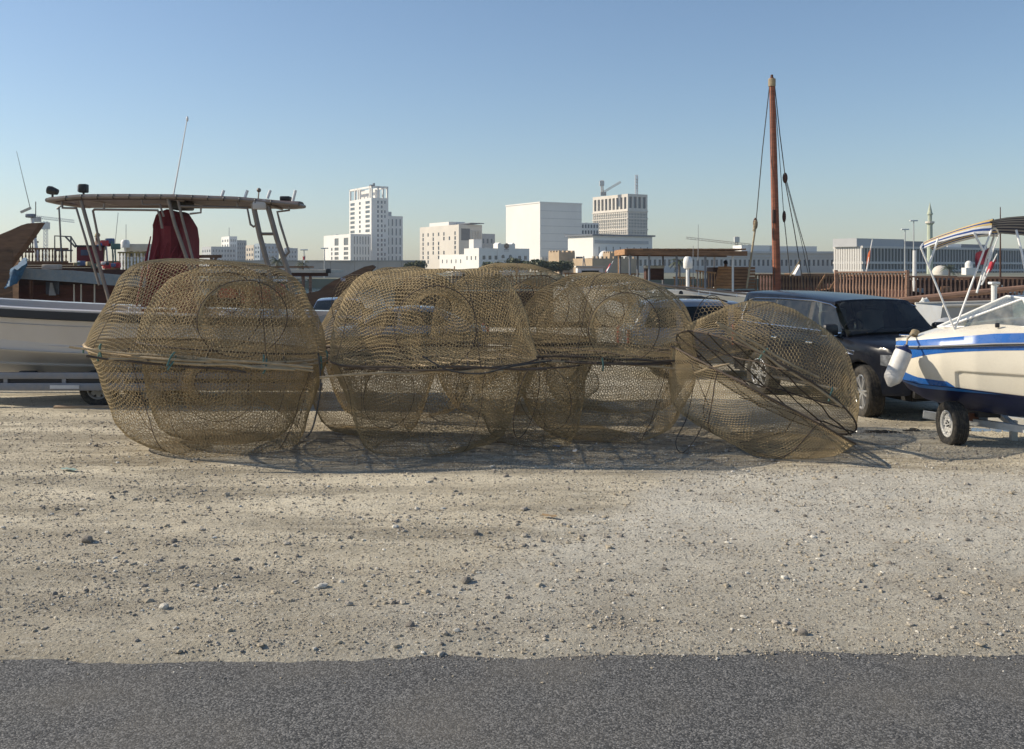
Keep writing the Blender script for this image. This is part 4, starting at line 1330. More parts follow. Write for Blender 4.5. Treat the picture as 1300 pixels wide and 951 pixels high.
def gravel():
    rs = np.random.RandomState(9)
    t = (1 + 5 ** .5) / 2
    iv = np.array([(-1, t, 0), (1, t, 0), (-1, -t, 0), (1, -t, 0), (0, -1, t), (0, 1, t), (0, -1, -t), (0, 1, -t), (t, 0, -1), (t, 0, 1), (-t, 0, -1), (-t, 0, 1)]) / math.hypot(1, t)
    fi = np.array([(0, 11, 5), (0, 5, 1), (0, 1, 7), (0, 7, 10), (0, 10, 11), (1, 5, 9), (5, 11, 4), (11, 10, 2), (10, 7, 6), (7, 1, 8), (3, 9, 4), (3, 4, 2), (3, 2, 6), (3, 6, 8), (3, 8, 9), (4, 9, 5), (2, 4, 11), (6, 2, 10), (8, 6, 7), (9, 8, 1)])
    n = 46000
    y = 5.75 + 12.9 * rs.rand(n) ** 1.5
    x = (rs.rand(n) * 2 - 1) * (.54 * y + .9)
    # gravel gathers in drifts
    dens = np.clip(.42 + 2.6 * fbm(x * .8, y * 1.6, 5, 55), .06, 1)
    keep = (rs.rand(n) < dens) & (y > road_edge(x) - .45 * rs.rand(n) ** 2.5)
    x, y = x[keep], y[keep]; n = len(x)
    s = np.clip(np.exp(rs.randn(n) * .62) * .0056, .0028, .028)
    big = rs.rand(n) < .006
    s = np.where(big, s * (1.6 + 1.2 * rs.rand(n)), s)
    s = np.where(y < road_edge(x), np.minimum(s * .5, .008), s)
    z = np.where(y < road_edge(x) + .15, np.maximum(ground_z(x, y), .0015), ground_z(x, y))
    jit = 1 + .35 * (rs.rand(n, 12, 1) - .5)
    sc = np.stack([1 + .5 * rs.rand(n), .7 + .5 * rs.rand(n), .45 + .35 * rs.rand(n)], -1)[:, None, :]
    v = iv[None] * jit * sc * s[:, None, None]
    a = rs.rand(n) * 6.28; ca, sa = np.cos(a)[:, None], np.sin(a)[:, None]
    v = np.stack([v[..., 0] * ca - v[..., 1] * sa, v[..., 0] * sa + v[..., 1] * ca, v[..., 2]], -1)
    v += np.stack([x, y, z + s * .25], -1)[:, None, :]
    f = fi[None] + (np.arange(n) * 12)[:, None, None]
    mi = np.repeat(rs.choice(4, n, p=(.22, .24, .10, .44)), 20)
    me = np_mesh('gravel', v.reshape(-1, 3), f.reshape(-1, 3), [STONE_D, STONE_M, STONE_L, CLOD], mi)
    link('gravel', me, kind='stuff')
    # grit: eight-faced chips, far more of them and smaller
    n = 130000
    y = 5.9 + 10.5 * rs.rand(n) ** 1.35
    x = (rs.rand(n) * 2 - 1) * (.54 * y + .9)
    dens = np.clip(.40 + 2.2 * fbm(x * 1.1, y * 3.0, 5, 95), .10, 1)
    keep = (rs.rand(n) < dens) & (y > road_edge(x) - .12 * rs.rand(n) ** 2)
    x, y = x[keep], y[keep]; n = len(x)
    s = np.clip(np.exp(rs.randn(n) * .45) * .0045, .0022, .012) * (.6 + .4 * y / 8)
    z = np.where(y < road_edge(x) + .15, np.maximum(ground_z(x, y), .001), ground_z(x, y))
    ov = np.array([(1, 0, 0), (-1, 0, 0), (0, 1, 0), (0, -1, 0), (0, 0, 1), (0, 0, -1.)])
    of = np.array([(0, 2, 4), (2, 1, 4), (1, 3, 4), (3, 0, 4), (2, 0, 5), (1, 2, 5), (3, 1, 5), (0, 3, 5)])
    v = ov[None] * (1 + .6 * (rs.rand(n, 6, 1) - .5)) * np.stack([1 + .7 * rs.rand(n), .8 + .5 * rs.rand(n), .6 + .5 * rs.rand(n)], -1)[:, None, :] * s[:, None, None]
    a = rs.rand(n) * 6.28; ca, sa = np.cos(a)[:, None], np.sin(a)[:, None]
    v = np.stack([v[..., 0] * ca - v[..., 1] * sa, v[..., 0] * sa + v[..., 1] * ca, v[..., 2]], -1) + np.stack([x, y, z + s * .3], -1)[:, None, :]
    f = of[None] + (np.arange(n) * 6)[:, None, None]
    me = np_mesh('grit', v.reshape(-1, 3), f.reshape(-1, 3), [STONE_D, STONE_M, STONE_L, CLOD], np.repeat(rs.choice(4, n, p=(.34, .24, .12, .30)), 8))
    link('grit', me, kind='stuff')
gravel()

# litter
LIT = random.Random(4)
def litter(name, label, px, py, w, h, m):
    d = F * EYE / (py - HOR); x = X(px, d)
    mb = MB(); n = 5
    g = [[(w * (i / n - .5), h * (j / n - .5), .02 + .5 * min(w, h) * LIT.uniform(0, .5)) for i in range(n + 1)] for j in range(n + 1)]
    mb.loft(g)
    o = mb.build(name, m, smooth=50); o.location = (x, d, gz(x, d)); o.rotation_euler = (0, 0, LIT.uniform(0, 3))
    tag(o, label, 'litter')
litter('plastic_scrap', 'scrap of blue plastic at the foot of the right middle trap', 707, 571, .10, .05, mat('blue_plastic', (.02, .22, .6), .4))
litter('plastic_scrap', 'flattened white plastic scrap right of the blue scrap', 730, 577, .16, .05, mat('white_plastic', (.7, .72, .74), .4))
litter('plastic_scrap', 'crumpled white plastic right of the right middle trap', 878, 571, .09, .07, mat('white_plastic', (.7, .72, .74), .4))
litter('netting_scrap', 'faded teal scrap of net in the left of the lot', 88, 602, .22, .07, mat('teal_net', (.26, .36, .32), .8))
litter('leaf_scrap', 'dry brown scrap on the grey patch edge', 697, 663, .16, .06, mat('dry_brown', (.32, .22, .12), .9))
tag(MB().box((0, 0, 0), (.95, .07, .05), ch=.012).build('wooden_batten', wood('old_batten', (.42, .30, .19))), 'old wooden batten lying left of the traps under the white boat', 'plank')
ob = bpy.data.objects['wooden_batten']; ob.location = P(105, 520.5, 16.8) + Vector((0, 0, .0)); ob.location.z = .05; ob.rotation_euler = (.1, 0, .05)
pd = MB()
for (px, py, w, h) in ((1100, 551, .75, .16), (1135, 549, 1.1, .14), (1178, 548, .7, .2), (1262, 548, .8, .25), (1060, 554, .4, .1)):
    d = F * EYE / (py - HOR)
    x = X(px, d); z = max(gz(x + a_, d + b_) for a_ in (-.3, 0, .3) for b_ in (-.1, 0, .1)) - .004
    pd.add([(x + w / 2 * math.cos(a) * (1 + .3 * math.sin(3 * a + px)), d + h * math.sin(a) * (1 + .3 * math.cos(2 * a + py)), z) for a in np.linspace(0, 2 * PI, 28)[:-1]], [tuple(range(27))])
pd.build('puddle', mat('puddle_water', (.10, .09, .075), .04, var=.1, spec=.9, bump=.15, bs=8), kind='structure')
# ------------------------------------------------------------------ cars
CHROME = mat('chrome', (.78, .78, .78), .12, metal=1.0, var=.05)
RUBBER = mat('tyre_rubber', (.022, .021, .020), .85, var=.3, vs=8, dust=.5, dcol=(.20, .17, .13))
ALLOY = mat('alloy', (.62, .62, .62), .3, metal=.75, var=.1, dust=.25)
BLACKP = mat('black_plastic', (.015, .015, .016), .45, dust=.12)
TINT = mat('tinted_glass', (.010, .013, .013), .06, var=.3, vs=1, spec=.25, dust=.03)
CARGLASS = clear_glass('car_glass', (.42, .47, .45), dirt=.05)
DARKIN = mat('dark_interior', (.012, .012, .012), .9)
LAMPG = mat('lamp_glass', (.45, .47, .50), .08, metal=.7, var=.7, vs=9, bump=.6, bs=14)
LAMPR = mat('tail_lamp', (.25, .01, .01), .2)

TYRES = {}
def wheel(parent, loc, r, w, side, rim_m, spokes=6, steel=False, rotz=0.0, name='wheel'):
    """Wheel > tyre, rim. Local axle along y; side = +1 when the outer face looks to +y."""
    key = (round(r, 3), round(w, 3), rim_m.name, spokes, steel)
    if key not in TYRES:
        rr = r * (.60 if steel else .665)
        prof = [(rr, -w * .40), (rr + .02, -w * .47), (r * .86, -w * .52), (r * .955, -w * .47), (r * .99, -w * .38)]
        tr = []
        for k in range(5):
            a = -w * .38 + w * .76 * k / 5; b = a + w * .76 / 5
            tr += [(r, a + .004), (r, b - .010), (r - .008, b - .008), (r - .008, b - .001)]
        prof += tr + [(r * .99, w * .38), (r * .955, w * .47), (r * .86, w * .52), (rr + .02, w * .47), (rr, w * .40)]
        ty = MB().lathe(prof, 40, axis=(0, 1, 0)).mesh('tyre', RUBBER, smooth=40)
        rm = MB()
        rm.lathe([(rr + .004, w * .40), (rr - .012, w * .42), (rr - .03, w * .36), (rr - .035, -w * .35), (rr + .004, -w * .38)], 40, axis=(0, 1, 0))
        rm.mi = 1
        rm.lathe([(0, -w * .05), (rr * .95, -w * .05), (rr * .95, -w * .08), (0, -w * .08)], 32, axis=(0, 1, 0))
        rm.mi = 0
        if steel:
            rm.lathe([(0, w * .30), (rr * .28, w * .30), (rr * .34, w * .2), (rr * .62, w * .26), (rr * .68, w * .12), (0, w * .12)], 24, axis=(0, 1, 0))
            for k in range(8):
                a = 2 * PI * k / 8
                rm.beam((rr * .6 * math.cos(a), w * .18, rr * .6 * math.sin(a)), (rr * .98 * math.cos(a), w * .22, rr * .98 * math.sin(a)), .075, .02, up=(0, 1, 0))
            rm.mi = 1
            for k in range(5):
                a = 2 * PI * k / 5
                rm.tube([(rr * .2 * math.cos(a), w * .28, rr * .2 * math.sin(a)), (rr * .2 * math.cos(a), w * .36, rr * .2 * math.sin(a))], .012, 6)
            rm.mi = 0
        else:
            rm.lathe([(0, w * .36), (rr * .16, w * .36), (rr * .24, w * .30), (rr * .24, w * .2), (0, w * .2)], 24, axis=(0, 1, 0))
            for k in range(spokes):
                for dl in (-.13, .13):
                    a = 2 * PI * k / spokes
                    b = a + dl * 1.25
                    rm.beam((rr * .15 * math.cos(a + dl), w * .31, rr * .15 * math.sin(a + dl)), (rr * .97 * math.cos(b), w * .38, rr * .97 * math.sin(b)), .032, .035, up=(0, 1, 0))
        TYRES[key] = (ty, rm.mesh('rim', [rim_m, BLACKP], smooth=40))
    e = part_empty(name, parent, loc, (0, 0, rotz + (0 if side > 0 else PI)))
    ty, rm = TYRES[key]
    link('tyre', ty, e); link('rim', rm, e)
    return e

def lerp_tab(tab, x):
    return float(np.interp(x, [t[0] for t in tab], [t[1] for t in tab]))

def car(label, cat, loc, rotz, paint, p, name='parked_car', group='cars parked behind the fish traps'):
    root = thing(name, label, cat, loc, rotz, group)
    wr, ax_f, ax_r, xr, xf, hw = p['wr'], p['ax_f'], p['ax_r'], p['xr'], p['xf'], p['hw']
    sill = p['sill']; ra = wr + .075
    def zb(x):
        z = sill
        for a in (ax_f, ax_r):
            if abs(x - a) < ra: z = max(z, wr + math.sqrt(ra * ra - (x - a) ** 2))
        if x > xf - .5: z = max(z, sill + .05 * (x - xf + .5) / .5)
        return z
    def hwx(x):
        k = 1.0
        if x > xf - .75: k = 1 - .17 * ((x - xf + .75) / .75) ** 2.2
        if x < xr + .5: k = 1 - .10 * ((xr + .5 - x) / .5) ** 2
        return hw * k
    belt = lambda x: lerp_tab(p['belt'], x)
    crown = lambda x: lerp_tab(p['crown'], x)
    xs = set(np.linspace(xr, xf, 48).tolist())
    for a in (ax_f, ax_r):
        for t in np.linspace(-1, 1, 23): xs.add(a + ra * math.sin(t * PI / 2))
    xs = sorted(xs)
    rings = []
    for x in xs:
        w = hwx(x); b0 = zb(x); b1 = belt(x)
        fl = 0.0
        for a in (ax_f, ax_r):
            q = abs(x - a) / (ra + .12)
            if q < 1: fl = max(fl, .028 * (1 - q * q))
        h = b1 - b0
        half = [(w * .955 + fl * .9, b0), (w * .985 + fl, b0 + min(.06, h * .1)), (w + fl * .7, b0 + h * .42), (w * 1.0 + fl * .3, b0 + h * .70), (w * .988, b1 - min(.07, h * .12)), (w * .965, b1 - .02), (w * .93, b1), (w * .62, b1 + crown(x) * .75), (0, b1 + crown(x))]
        rings.append([(x, -yy, zz) for yy, zz in half] + [(x, yy, zz) for yy, zz in half[-2::-1]])
    body = MB().loft(rings)
    # nose and tail close with a rounded step
    for ring, sg in ((rings[0], -1), (rings[-1], 1)):
        n = len(ring)
        cz = sum(q[2] for q in ring) / n
        in1 = [(q[0] + sg * .05, q[1] * .965, cz + (q[2] - cz) * .90) for q in ring]
        in2 = [(q[0] + sg * .075, q[1] * .90, cz + (q[2] - cz) * .72) for q in ring]
        body.loft([ring, in1, in2], cap1=True)
    bo = body.build('body', paint, root, smooth=32)
    ib = MB().box(((xr + xf) / 2, 0, .62), (xf - xr - .25, hw * 1.24, .56))  # inset dark box added to block light and darken the wheel wells
    ib.box(((xr + xf) / 2, 0, .80), (xf - xr - .5, hw * 1.80, .10))
    ib.build('underbody_light_block', DARKIN, root, smooth=0)
    # greenhouse
    g = p['gh']   # base rear, roof rear, roof front, base front, roof z
    br, rr_, rf, bf, rz = g['br'], g['rr'], g['rf'], g['bf'], g['rz']
    tum = g.get('tum', .30)
    def roofz(x):
        if x < rr_: return belt(br) + (rz - .03 - belt(br)) * max(0, (x - br) / (rr_ - br)) ** .8
        if x > rf: return belt(bf) + (rz - g.get('drop', .05) - belt(bf)) * max(0, (bf - x) / (bf - rf)) ** .92
        u = (x - rr_) / (rf - rr_)
        return rz + .035 * math.sin(PI * u) - .03 * (1 - u) - g.get('drop', .05) * u
    def yside(x, z):
        return hwx(x) * .925 - tum * (z - belt(x))
    gx = sorted(set(np.linspace(br, bf, 40).tolist() + [rr_, rf]))
    rings = []
    for x in gx:
        b = belt(x) - .03; z = roofz(x); zs = max(b + .01, z - .075 * min(1, (z - b) / .3))
        y0 = yside(x, b); y1 = yside(x, zs)
        half = [(y0, b), (y0 * .5 + y1 * .5, b * .5 + zs * .5), (y1, zs), (y1 - .03, zs + (z - zs) * .62), (y1 - .10, zs + (z - zs) * .93), (y1 * .5, z + .012), (0, z + .02)]
        rings.append([(x, -yy, zz) for yy, zz in half] + [(x, yy, zz) for yy, zz in half[-2::-1]])
    gh = MB()
    if not p.get('open'):
        gh.loft(rings, cap0=True, cap1=True)
    else:
        nr = len(rings[0])
        gh.v = [q for r in rings for q in r]
        wins = [(min(c[0] for c in c4), max(c[0] for c in c4)) for c4, _n in p['windows']]
        for i in range(len(rings) - 1):
            xm = (gx[i] + gx[i + 1]) / 2
            for k in range(nr - 1):
                if k in (0, 1, nr - 3, nr - 2) and any(a < xm < b for a, b in wins): continue
                if 2 <= k <= nr - 4 and xm > rf + .02: continue
                gh.f.append((i * nr + k, i * nr + k + 1, (i + 1) * nr + k + 1, (i + 1) * nr + k)); gh.m.append(0)
        for sd in (-1, 1):
            for c4, _n in p['windows']:
                (ax, az), (bx, bz), (cx, cz_), (dx, dz) = c4
                lo_r, hi_r = [], []
                for x in np.linspace(min(ax, dx), max(bx, cx), 14):
                    zb0 = belt(x) - .03; zr_ = roofz(x); zs = max(zb0 + .01, zr_ - .075 * min(1, (zr_ - zb0) / .3))
                    zbot = float(np.interp(x, [ax, bx], [az, bz])); ztop = float(np.interp(x, [ax, dx, cx, bx], [az, dz, cz_, bz])) if ax < dx and cx < bx else float(np.interp(x, [dx, cx, bx + 1e-4], [dz, cz_, cz_ if bx <= cx else bz]))
                    zbot = min(zbot, zs)
                    lo_r.append([(x, sd * yside(x, zb0), zb0), (x, sd * (yside(x, zbot) + .002), zbot)])
                    ztop = min(ztop, zs)
                    hi_r.append([(x, sd * (yside(x, ztop) + .002), ztop), (x, sd * yside(x, zs), zs)])
                gh.loft(lo_r); gh.loft(hi_r)
        seatm = mat('seat_leather', (.30, .26, .21), .6, var=.1)
        for sx_ in (.10, -.95):
            for sy_ in (-.40, .40):
                MB().box((sx_ - .10, sy_, 1.36), (.16, .48, .56), Euler((0, -.2, 0)).to_matrix(), ch=.06).box((sx_ - .17, sy_, 1.70), (.10, .26, .17), ch=.04).build('seat', seatm, root)
        MB().box((.86, 0, 1.30), (.34, hw * 1.55, .12), ch=.04).build('dashboard', DARKIN, root)
        MB().ring((.58, -.40, 1.36), .18, .016, 24, 6, (-1, 0, .45)).build('steering_wheel', DARKIN, root)
        MB().box((.52, 0, 1.72), (.05, .22, .07), ch=.02).build('mirror', DARKIN, root)
    gh.build('cabin', paint, root, smooth=30)
    # glazing: side windows as curved sheets on the cabin side
    def sheet(c4, sd, nm, m, off=.010, n=6):
        (ax, az), (bx, bz), (cx, cz_), (dx, dz) = c4      # bottom-rear, bottom-front, top-front, top-rear
        rows = []
        for j in range(n + 1):
            v = j / n; row = []
            for i in range(n + 1):
                u = i / n
                x = (ax * (1 - u) + bx * u) * (1 - v) + (dx * (1 - u) + cx * u) * v
                z = (az * (1 - u) + bz * u) * (1 - v) + (dz * (1 - u) + cz_ * u) * v
                row.append((x, sd * (yside(x, z) + off), z))
            rows.append(row)
        return MB().loft(rows).build(nm, m, root)
    for sd in (-1, 1):
        for c4, nm in p['windows']:
            sheet(c4, sd, nm, CARGLASS if p.get('open') else TINT)
        for c4 in p.get('pillars', []):
            sheet(c4, sd, 'pillar_trim', BLACKP, .006)
        if p.get('chrome'):
            pts = []
            loop = p['chrome']
            for (x, z) in loop: pts.append((x, sd * (yside(x, z) + .012), z))
            MB().tube(pts, .014, 6).build('window_trim', CHROME, root)
        for x in p['seams']:
            rows = []
            for k in range(9):
                z = sill + .12 + (belt(x) - sill - .14) * k / 8
                y = _bodyside(hwx(x), zb(x), belt(x), z)
                rows.append([(x - .004, sd * (y + .003), z), (x + .004, sd * (y + .003), z)])
            MB().loft(rows).build('door_seam', DARKIN, root, smooth=0)
        for (x, z) in p['handles']:
            y = _bodyside(hwx(x), zb(x), belt(x), z)
            MB().box((x, sd * (y + .03), z), (.22, .028, .035), ch=.01).box((x - .09, sd * (y + .012), z), (.03, .03, .03)).box((x + .09, sd * (y + .012), z), (.03, .03, .03)).build('door_handle', CHROME if p.get('chrome') else paint, root)
        for a in (ax_f, ax_r):
            wheel(root, (a, sd * (hw - p['ww'] / 2 - .02), wr), wr, p['ww'], sd, ALLOY, rotz=p.get('steer', 0) if a == ax_f else 0)
        mx_, mz = p['mirror']
        y = yside(mx_, mz) + .02
        e = MB().box((mx_ + .05, sd * (y + .17), mz + .06), (.14, .27, .20), ch=.055)
        mo = e.build('wing_mirror', BLACKP, root)
        MB().beam((mx_, sd * (y - .05), mz - .03), (mx_ + .03, sd * (y + .12), mz - .02), .07, .05).build('mirror_arm', CHROME if p.get('chrome') else BLACKP, mo)
        MB().box((mx_ + .05, sd * (y + .17), mz - .035), (.13, .24, .02), ch=.008).build('mirror_trim', CHROME if p.get('chrome') else paint, mo)
    # windscreen and rear window
    def screen(x0, x1, nm, inset):
        rows = []
        for k in range(9):
            f = inset + (1 - 2 * inset) * k / 8
            x = x0 + (x1 - x0) * f
            z = roofz(x)
            zs = z - .075 * min(1, (z - belt(x) + .03) / .3)
            y1 = yside(x, zs) - .06
            row = []
            for j in range(11):
                v = -1 + 2 * j / 10
                yy = y1 * v
                a = abs(v)
                zz = z + .02 - .008 * a * 2 - (.02 * a ** 6)
                row.append((x + (.012 if x1 > x0 else -.012), yy, zz + .010))
            rows.append(row)
        return MB().loft(rows).build(nm, TINT, root)
    ws = screen(rf, bf, 'windscreen', .07)
    ws.data.materials[0] = CARGLASS if p.get('open') else TINT
    screen(rr_, br, 'rear_window', .10)
    MB().tube([(bf - .02, -hw * .55, belt(bf) + .075), (bf - .13, -hw * .1, belt(bf) + .16)], .010, 5).tube([(bf - .02, hw * .05, belt(bf) + .08), (bf - .13, hw * .5, belt(bf) + .16)], .010, 5).build('wiper', BLACKP, root)
    for sd in (-1, 1):
        z = p['lampz']
        lm = MB()
        q = []
        for k in range(7):
            x = xf - .40 + .42 * k / 6
            y = hwx(x) * 1.0
            q.append([(x, sd * (y + .012 - .0 * k), z + .015 * k / 6 + .10), (x + .01, sd * (y + .016), z), (x, sd * (y + .008), z - .10 + .04 * (1 - k / 6))])
        q.append([(xf + .04, sd * hwx(xf) * .80, z + .10), (xf + .07, sd * hwx(xf) * .78, z), (xf + .06, sd * hwx(xf) * .80, z - .09)])
        q.append([(xf + .06, sd * hwx(xf) * .55, z + .09), (xf + .085, sd * hwx(xf) * .55, z), (xf + .075, sd * hwx(xf) * .57, z - .07)])
        lm.loft(q); lm.build('headlight', LAMPG, root)
        MB().box((xr - .06, sd * hw * .80, p['lampz'] + .12), (.06, .16, .42), ch=.02).build('tail_light', LAMPR, root)
    gr = MB().box((xf + .075, 0, p['lampz'] - .02), (.03, hw * .85, .26), ch=.02)
    go = gr.build('grille', BLACKP, root)
    for k in range(3):
        MB().box((xf + .095, 0, p['lampz'] - .10 + .08 * k), (.02, hw * .8, .02)).build('grille_bar', CHROME, go, smooth=0)
    MB().box((xf + .07, 0, .50), (.08, hw * 1.5, .16), ch=.03).build('bumper_grille', BLACKP, root)
    MB().box((xf + .105, 0, .62), (.012, .5, .11)).build('number_plate', mat('plate_white', (.72, .72, .70), .4), root)
    if p.get('rails'):
        for sd in (-1, 1):
            pts = [(rr_ + .15 + (rf - rr_ - .4) * k / 6, sd * (yside(0, rz) - .0), roofz(rr_ + .15 + (rf - rr_ - .4) * k / 6) + (.055 if 0 < k < 6 else .0)) for k in range(7)]
            MB().tube(pts, .018, 6).build('roof_rail', BLACKP, root)
    return root, dict(hwx=hwx, zb=zb, belt=belt, roofz=roofz, yside=yside)

def _bodyside(w, b0, b1, z):
    h = b1 - b0
    return float(np.interp(z, [b0, b0 + min(.06, h * .1), b0 + h * .42, b0 + h * .70, b1 - min(.07, h * .12), b1 - .02], [w * .955, w * .985, w, w, w * .988, w * .965]))

NAVY = mat('navy_paint', (.004, .006, .012), .25, metal=.0, var=.2, vs=.8, spec=.16, coat=.14, dust=.03)
SILVER = mat('silver_blue_paint', (.26, .29, .33), .3, metal=.55, var=.06, coat=.8, dust=.15)
GREYP = mat('blue_grey_paint', (.10, .13, .20), .3, metal=.4, var=.08, coat=.8, dust=.15)

SUV = dict(wr=.415, ax_f=1.54, ax_r=-1.54, xr=-2.58, xf=2.42, hw=.99, sill=.40, ww=.28,
    belt=[(-2.6, 1.24), (-2.3, 1.30), (0, 1.285), (1.0, 1.265), (1.7, 1.22), (2.15, 1.16), (2.35, 1.07), (2.45, 1.0)],
    crown=[(-2.6, .0), (.9, .0), (1.1, .045), (2.0, .055), (2.45, .03)],
    gh=dict(br=-2.60, rr=-2.33, rf=.55, bf=1.16, rz=1.965, tum=.27, drop=.12),
    windows=[(((-2.20, 1.37), (-1.17, 1.355), (-1.17, 1.805), (-2.03, 1.78)), 'quarter_window'),
             (((-1.12, 1.355), (-.06, 1.34), (-.06, 1.81), (-1.12, 1.81)), 'rear_door_window'),
             (((.06, 1.34), (1.00, 1.325), (.64, 1.735), (.06, 1.805)), 'front_door_window')],
    pillars=[((-1.19, 1.36), (-1.10, 1.36), (-1.10, 1.805), (-1.19, 1.805)), ((-.09, 1.34), (.09, 1.34), (.09, 1.805), (-.09, 1.81))],
    chrome=[(.98, 1.315), (-1.2, 1.345), (-2.11, 1.36), (-2.22, 1.41), (-2.24, 1.51), (-2.17, 1.69), (-2.07, 1.79), (-1.85, 1.815), (-1.1, 1.83), (0, 1.825), (.50, 1.775), (.68, 1.72)],
    seams=[-1.12, .0, 1.06], handles=[(-.92, 1.13), (.20, 1.115)], mirror=(.86, 1.31), lampz=.95, rails=False, steer=math.radians(-17), open=True)
f_ang = math.atan2(-.954, .30)
suv, sf = car('black four wheel drive car with chrome window trim, parked nose towards the speedboat', 'car', (6.03, 17.66, 0), f_ang, NAVY, SUV)
# chrome air vent and engine badge on the front wing
for sd in (-1, 1):
    y = lambda x, z: sd * (_bodyside(sf['hwx'](x), sf['zb'](x), sf['belt'](x), z) + .010)
    loop = [(1.16, 1.085), (1.42, 1.06), (1.40, 1.005), (1.19, 1.02), (1.16, 1.085)]
    MB().tube([(x, y(x, z), z) for x, z in loop], .013, 6).tube([(1.20, y(1.2, 1.05), 1.05), (1.40, y(1.4, 1.03), 1.03)], .009, 5).build('wing_vent', CHROME, suv)
    q = MB()
    for a, b in (((1.13, .965), (1.15, .925)), ((1.17, .965), (1.15, .925))): q.beam((a[0], y(*a), a[1]), (b[0], y(*b), b[1]), .012, .012)
    q.ring((1.205, y(1.205, .956), .956), .011, .005, 14, 5, (0, 1, 0)); q.ring((1.205, y(1.205, .934), .934), .012, .005, 14, 5, (0, 1, 0))
    q.build('badge', CHROME, suv)
# running boards and a dark arch lining
for sd in (-1, 1):
    MB().box((0, sd * .97, .40), (2.1, .16, .06), ch=.02).build('running_board', BLACKP, suv)

SUV2 = dict(SUV, open=False, wr=.36, ww=.24, hw=.92, xr=-2.2, xf=2.15, ax_f=1.33, ax_r=-1.33, sill=.34,
    belt=[(-2.3, 1.06), (0, 1.04), (.9, 1.02), (1.6, .96), (2.0, .88), (2.2, .80)],
    gh=dict(br=-2.2, rr=-1.85, rf=.15, bf=1.15, rz=1.70, tum=.28),
    windows=[(((-1.95, 1.12), (-1.25, 1.11), (-1.25, 1.55), (-1.78, 1.53)), 'quarter_window'), (((-1.10, 1.11), (-.12, 1.10), (-.12, 1.57), (-1.10, 1.56)), 'rear_door_window'), (((.03, 1.10), (.86, 1.09), (.36, 1.53), (.03, 1.56)), 'front_door_window')],
    pillars=[], chrome=None, steer=0, seams=[-1.18, -.04, .98], handles=[(-1.0, .93), (.1, .92)], mirror=(.80, 1.08), lampz=.74, rails=True)
car('silver family car with roof rails, half hidden behind the right traps', 'car', (4.74, 22.25, 0), .04, SILVER, SUV2)

SED = dict(SUV2, wr=.32, ww=.20, hw=.88, xr=-2.25, xf=2.15, ax_f=1.33, ax_r=-1.33, sill=.28,
    belt=[(-2.3, .93), (-1.6, .97), (0, .94), (1.0, .92), (1.7, .84), (2.05, .74), (2.2, .66)],
    gh=dict(br=-1.95, rr=-1.0, rf=.1, bf=1.08, rz=1.44, tum=.36),
    windows=[(((-1.45, 1.0), (-.2, .99), (-.2, 1.34), (-1.0, 1.32)), 'rear_door_window'), (((-.1, .99), (.75, .98), (.25, 1.30), (-.1, 1.34)), 'front_door_window')],
    seams=[-1.1, -.15, .9], handles=[(-.95, .86), (.02, .85)], mirror=(.72, .99), lampz=.62, rails=False)
car('blue grey saloon car seen between the left traps and the middle traps', 'car', (X(402, 29.5) + .3, 31.4, 0), -PI / 2 + .1, GREYP, SED)
car('silver saloon car glimpsed through the middle traps', 'car', (X(500, 25.0), 25.0, 0), PI + .1, SILVER, SED)

# ------------------------------------------------------------------ boats
GEL = mat('white_gelcoat', (.52, .495, .475), .28, var=.05, vs=1.5, coat=.4, dust=.22, dcol=(.46, .40, .32))
CREAM = mat('cream_gelcoat', (.80, .74, .62), .25, var=.05, vs=1.5, coat=.5, dust=.16, dcol=(.52, .45, .34))
BLUEP = mat('boat_blue', (.014, .115, .41), .25, var=.15, coat=.5, dust=.16, dcol=(.20, .24, .32))
BLUEL = mat('boat_light_blue', (.03, .20, .62), .3, var=.1, dust=.1)
NAVYB = mat('boat_navy_bottom', (.010, .018, .085), .4, var=.3, dust=.25, dcol=(.10, .10, .14))
RUB = mat('rub_rail_black', (.012, .012, .016), .5, var=.2)
RUBW = mat('rub_rail_grey', (.35, .35, .35), .45, var=.1)
TUBE = mat('dull_aluminium', (.25, .21, .18), .45, metal=.5, var=.2, dust=.4, dcol=(.20, .16, .12))
TUBEW = mat('white_tube', (.78, .77, .75), .3, var=.05)
GALV = mat('galvanised_steel', (.20, .215, .25), .5, metal=.4, var=.12, dust=.35)
MAROON = mat('maroon_cloth', (.16, .021, .03), .9, var=.25, vs=2.5, bump=.5, bs=14)
REDC = mat('red_cushion', (.52, .11, .07), .7, var=.2, vs=4, dust=.2)

def hull_rings(st, nb=7, ns=14):
    """st: list of (x, half beam, gunwale z, chine half beam, chine z, keel z). Rings run gunwale-keel-gunwale."""
    rings = []
    for (x, hb, zg, hc, zc, zk) in st:
        half = []
        for k in range(nb):
            f = k / nb
            half.append((x, hc * f, zk + (zc - zk) * f ** 1.15))
        for k in range(ns + 1):
            f = k / ns
            half.append((x, hc + (hb - hc) * f ** .8, zc + (zg - zc) * f))
        rings.append([(x_, -y, z) for x_, y, z in half[::-1]] + half[1:])
    return rings

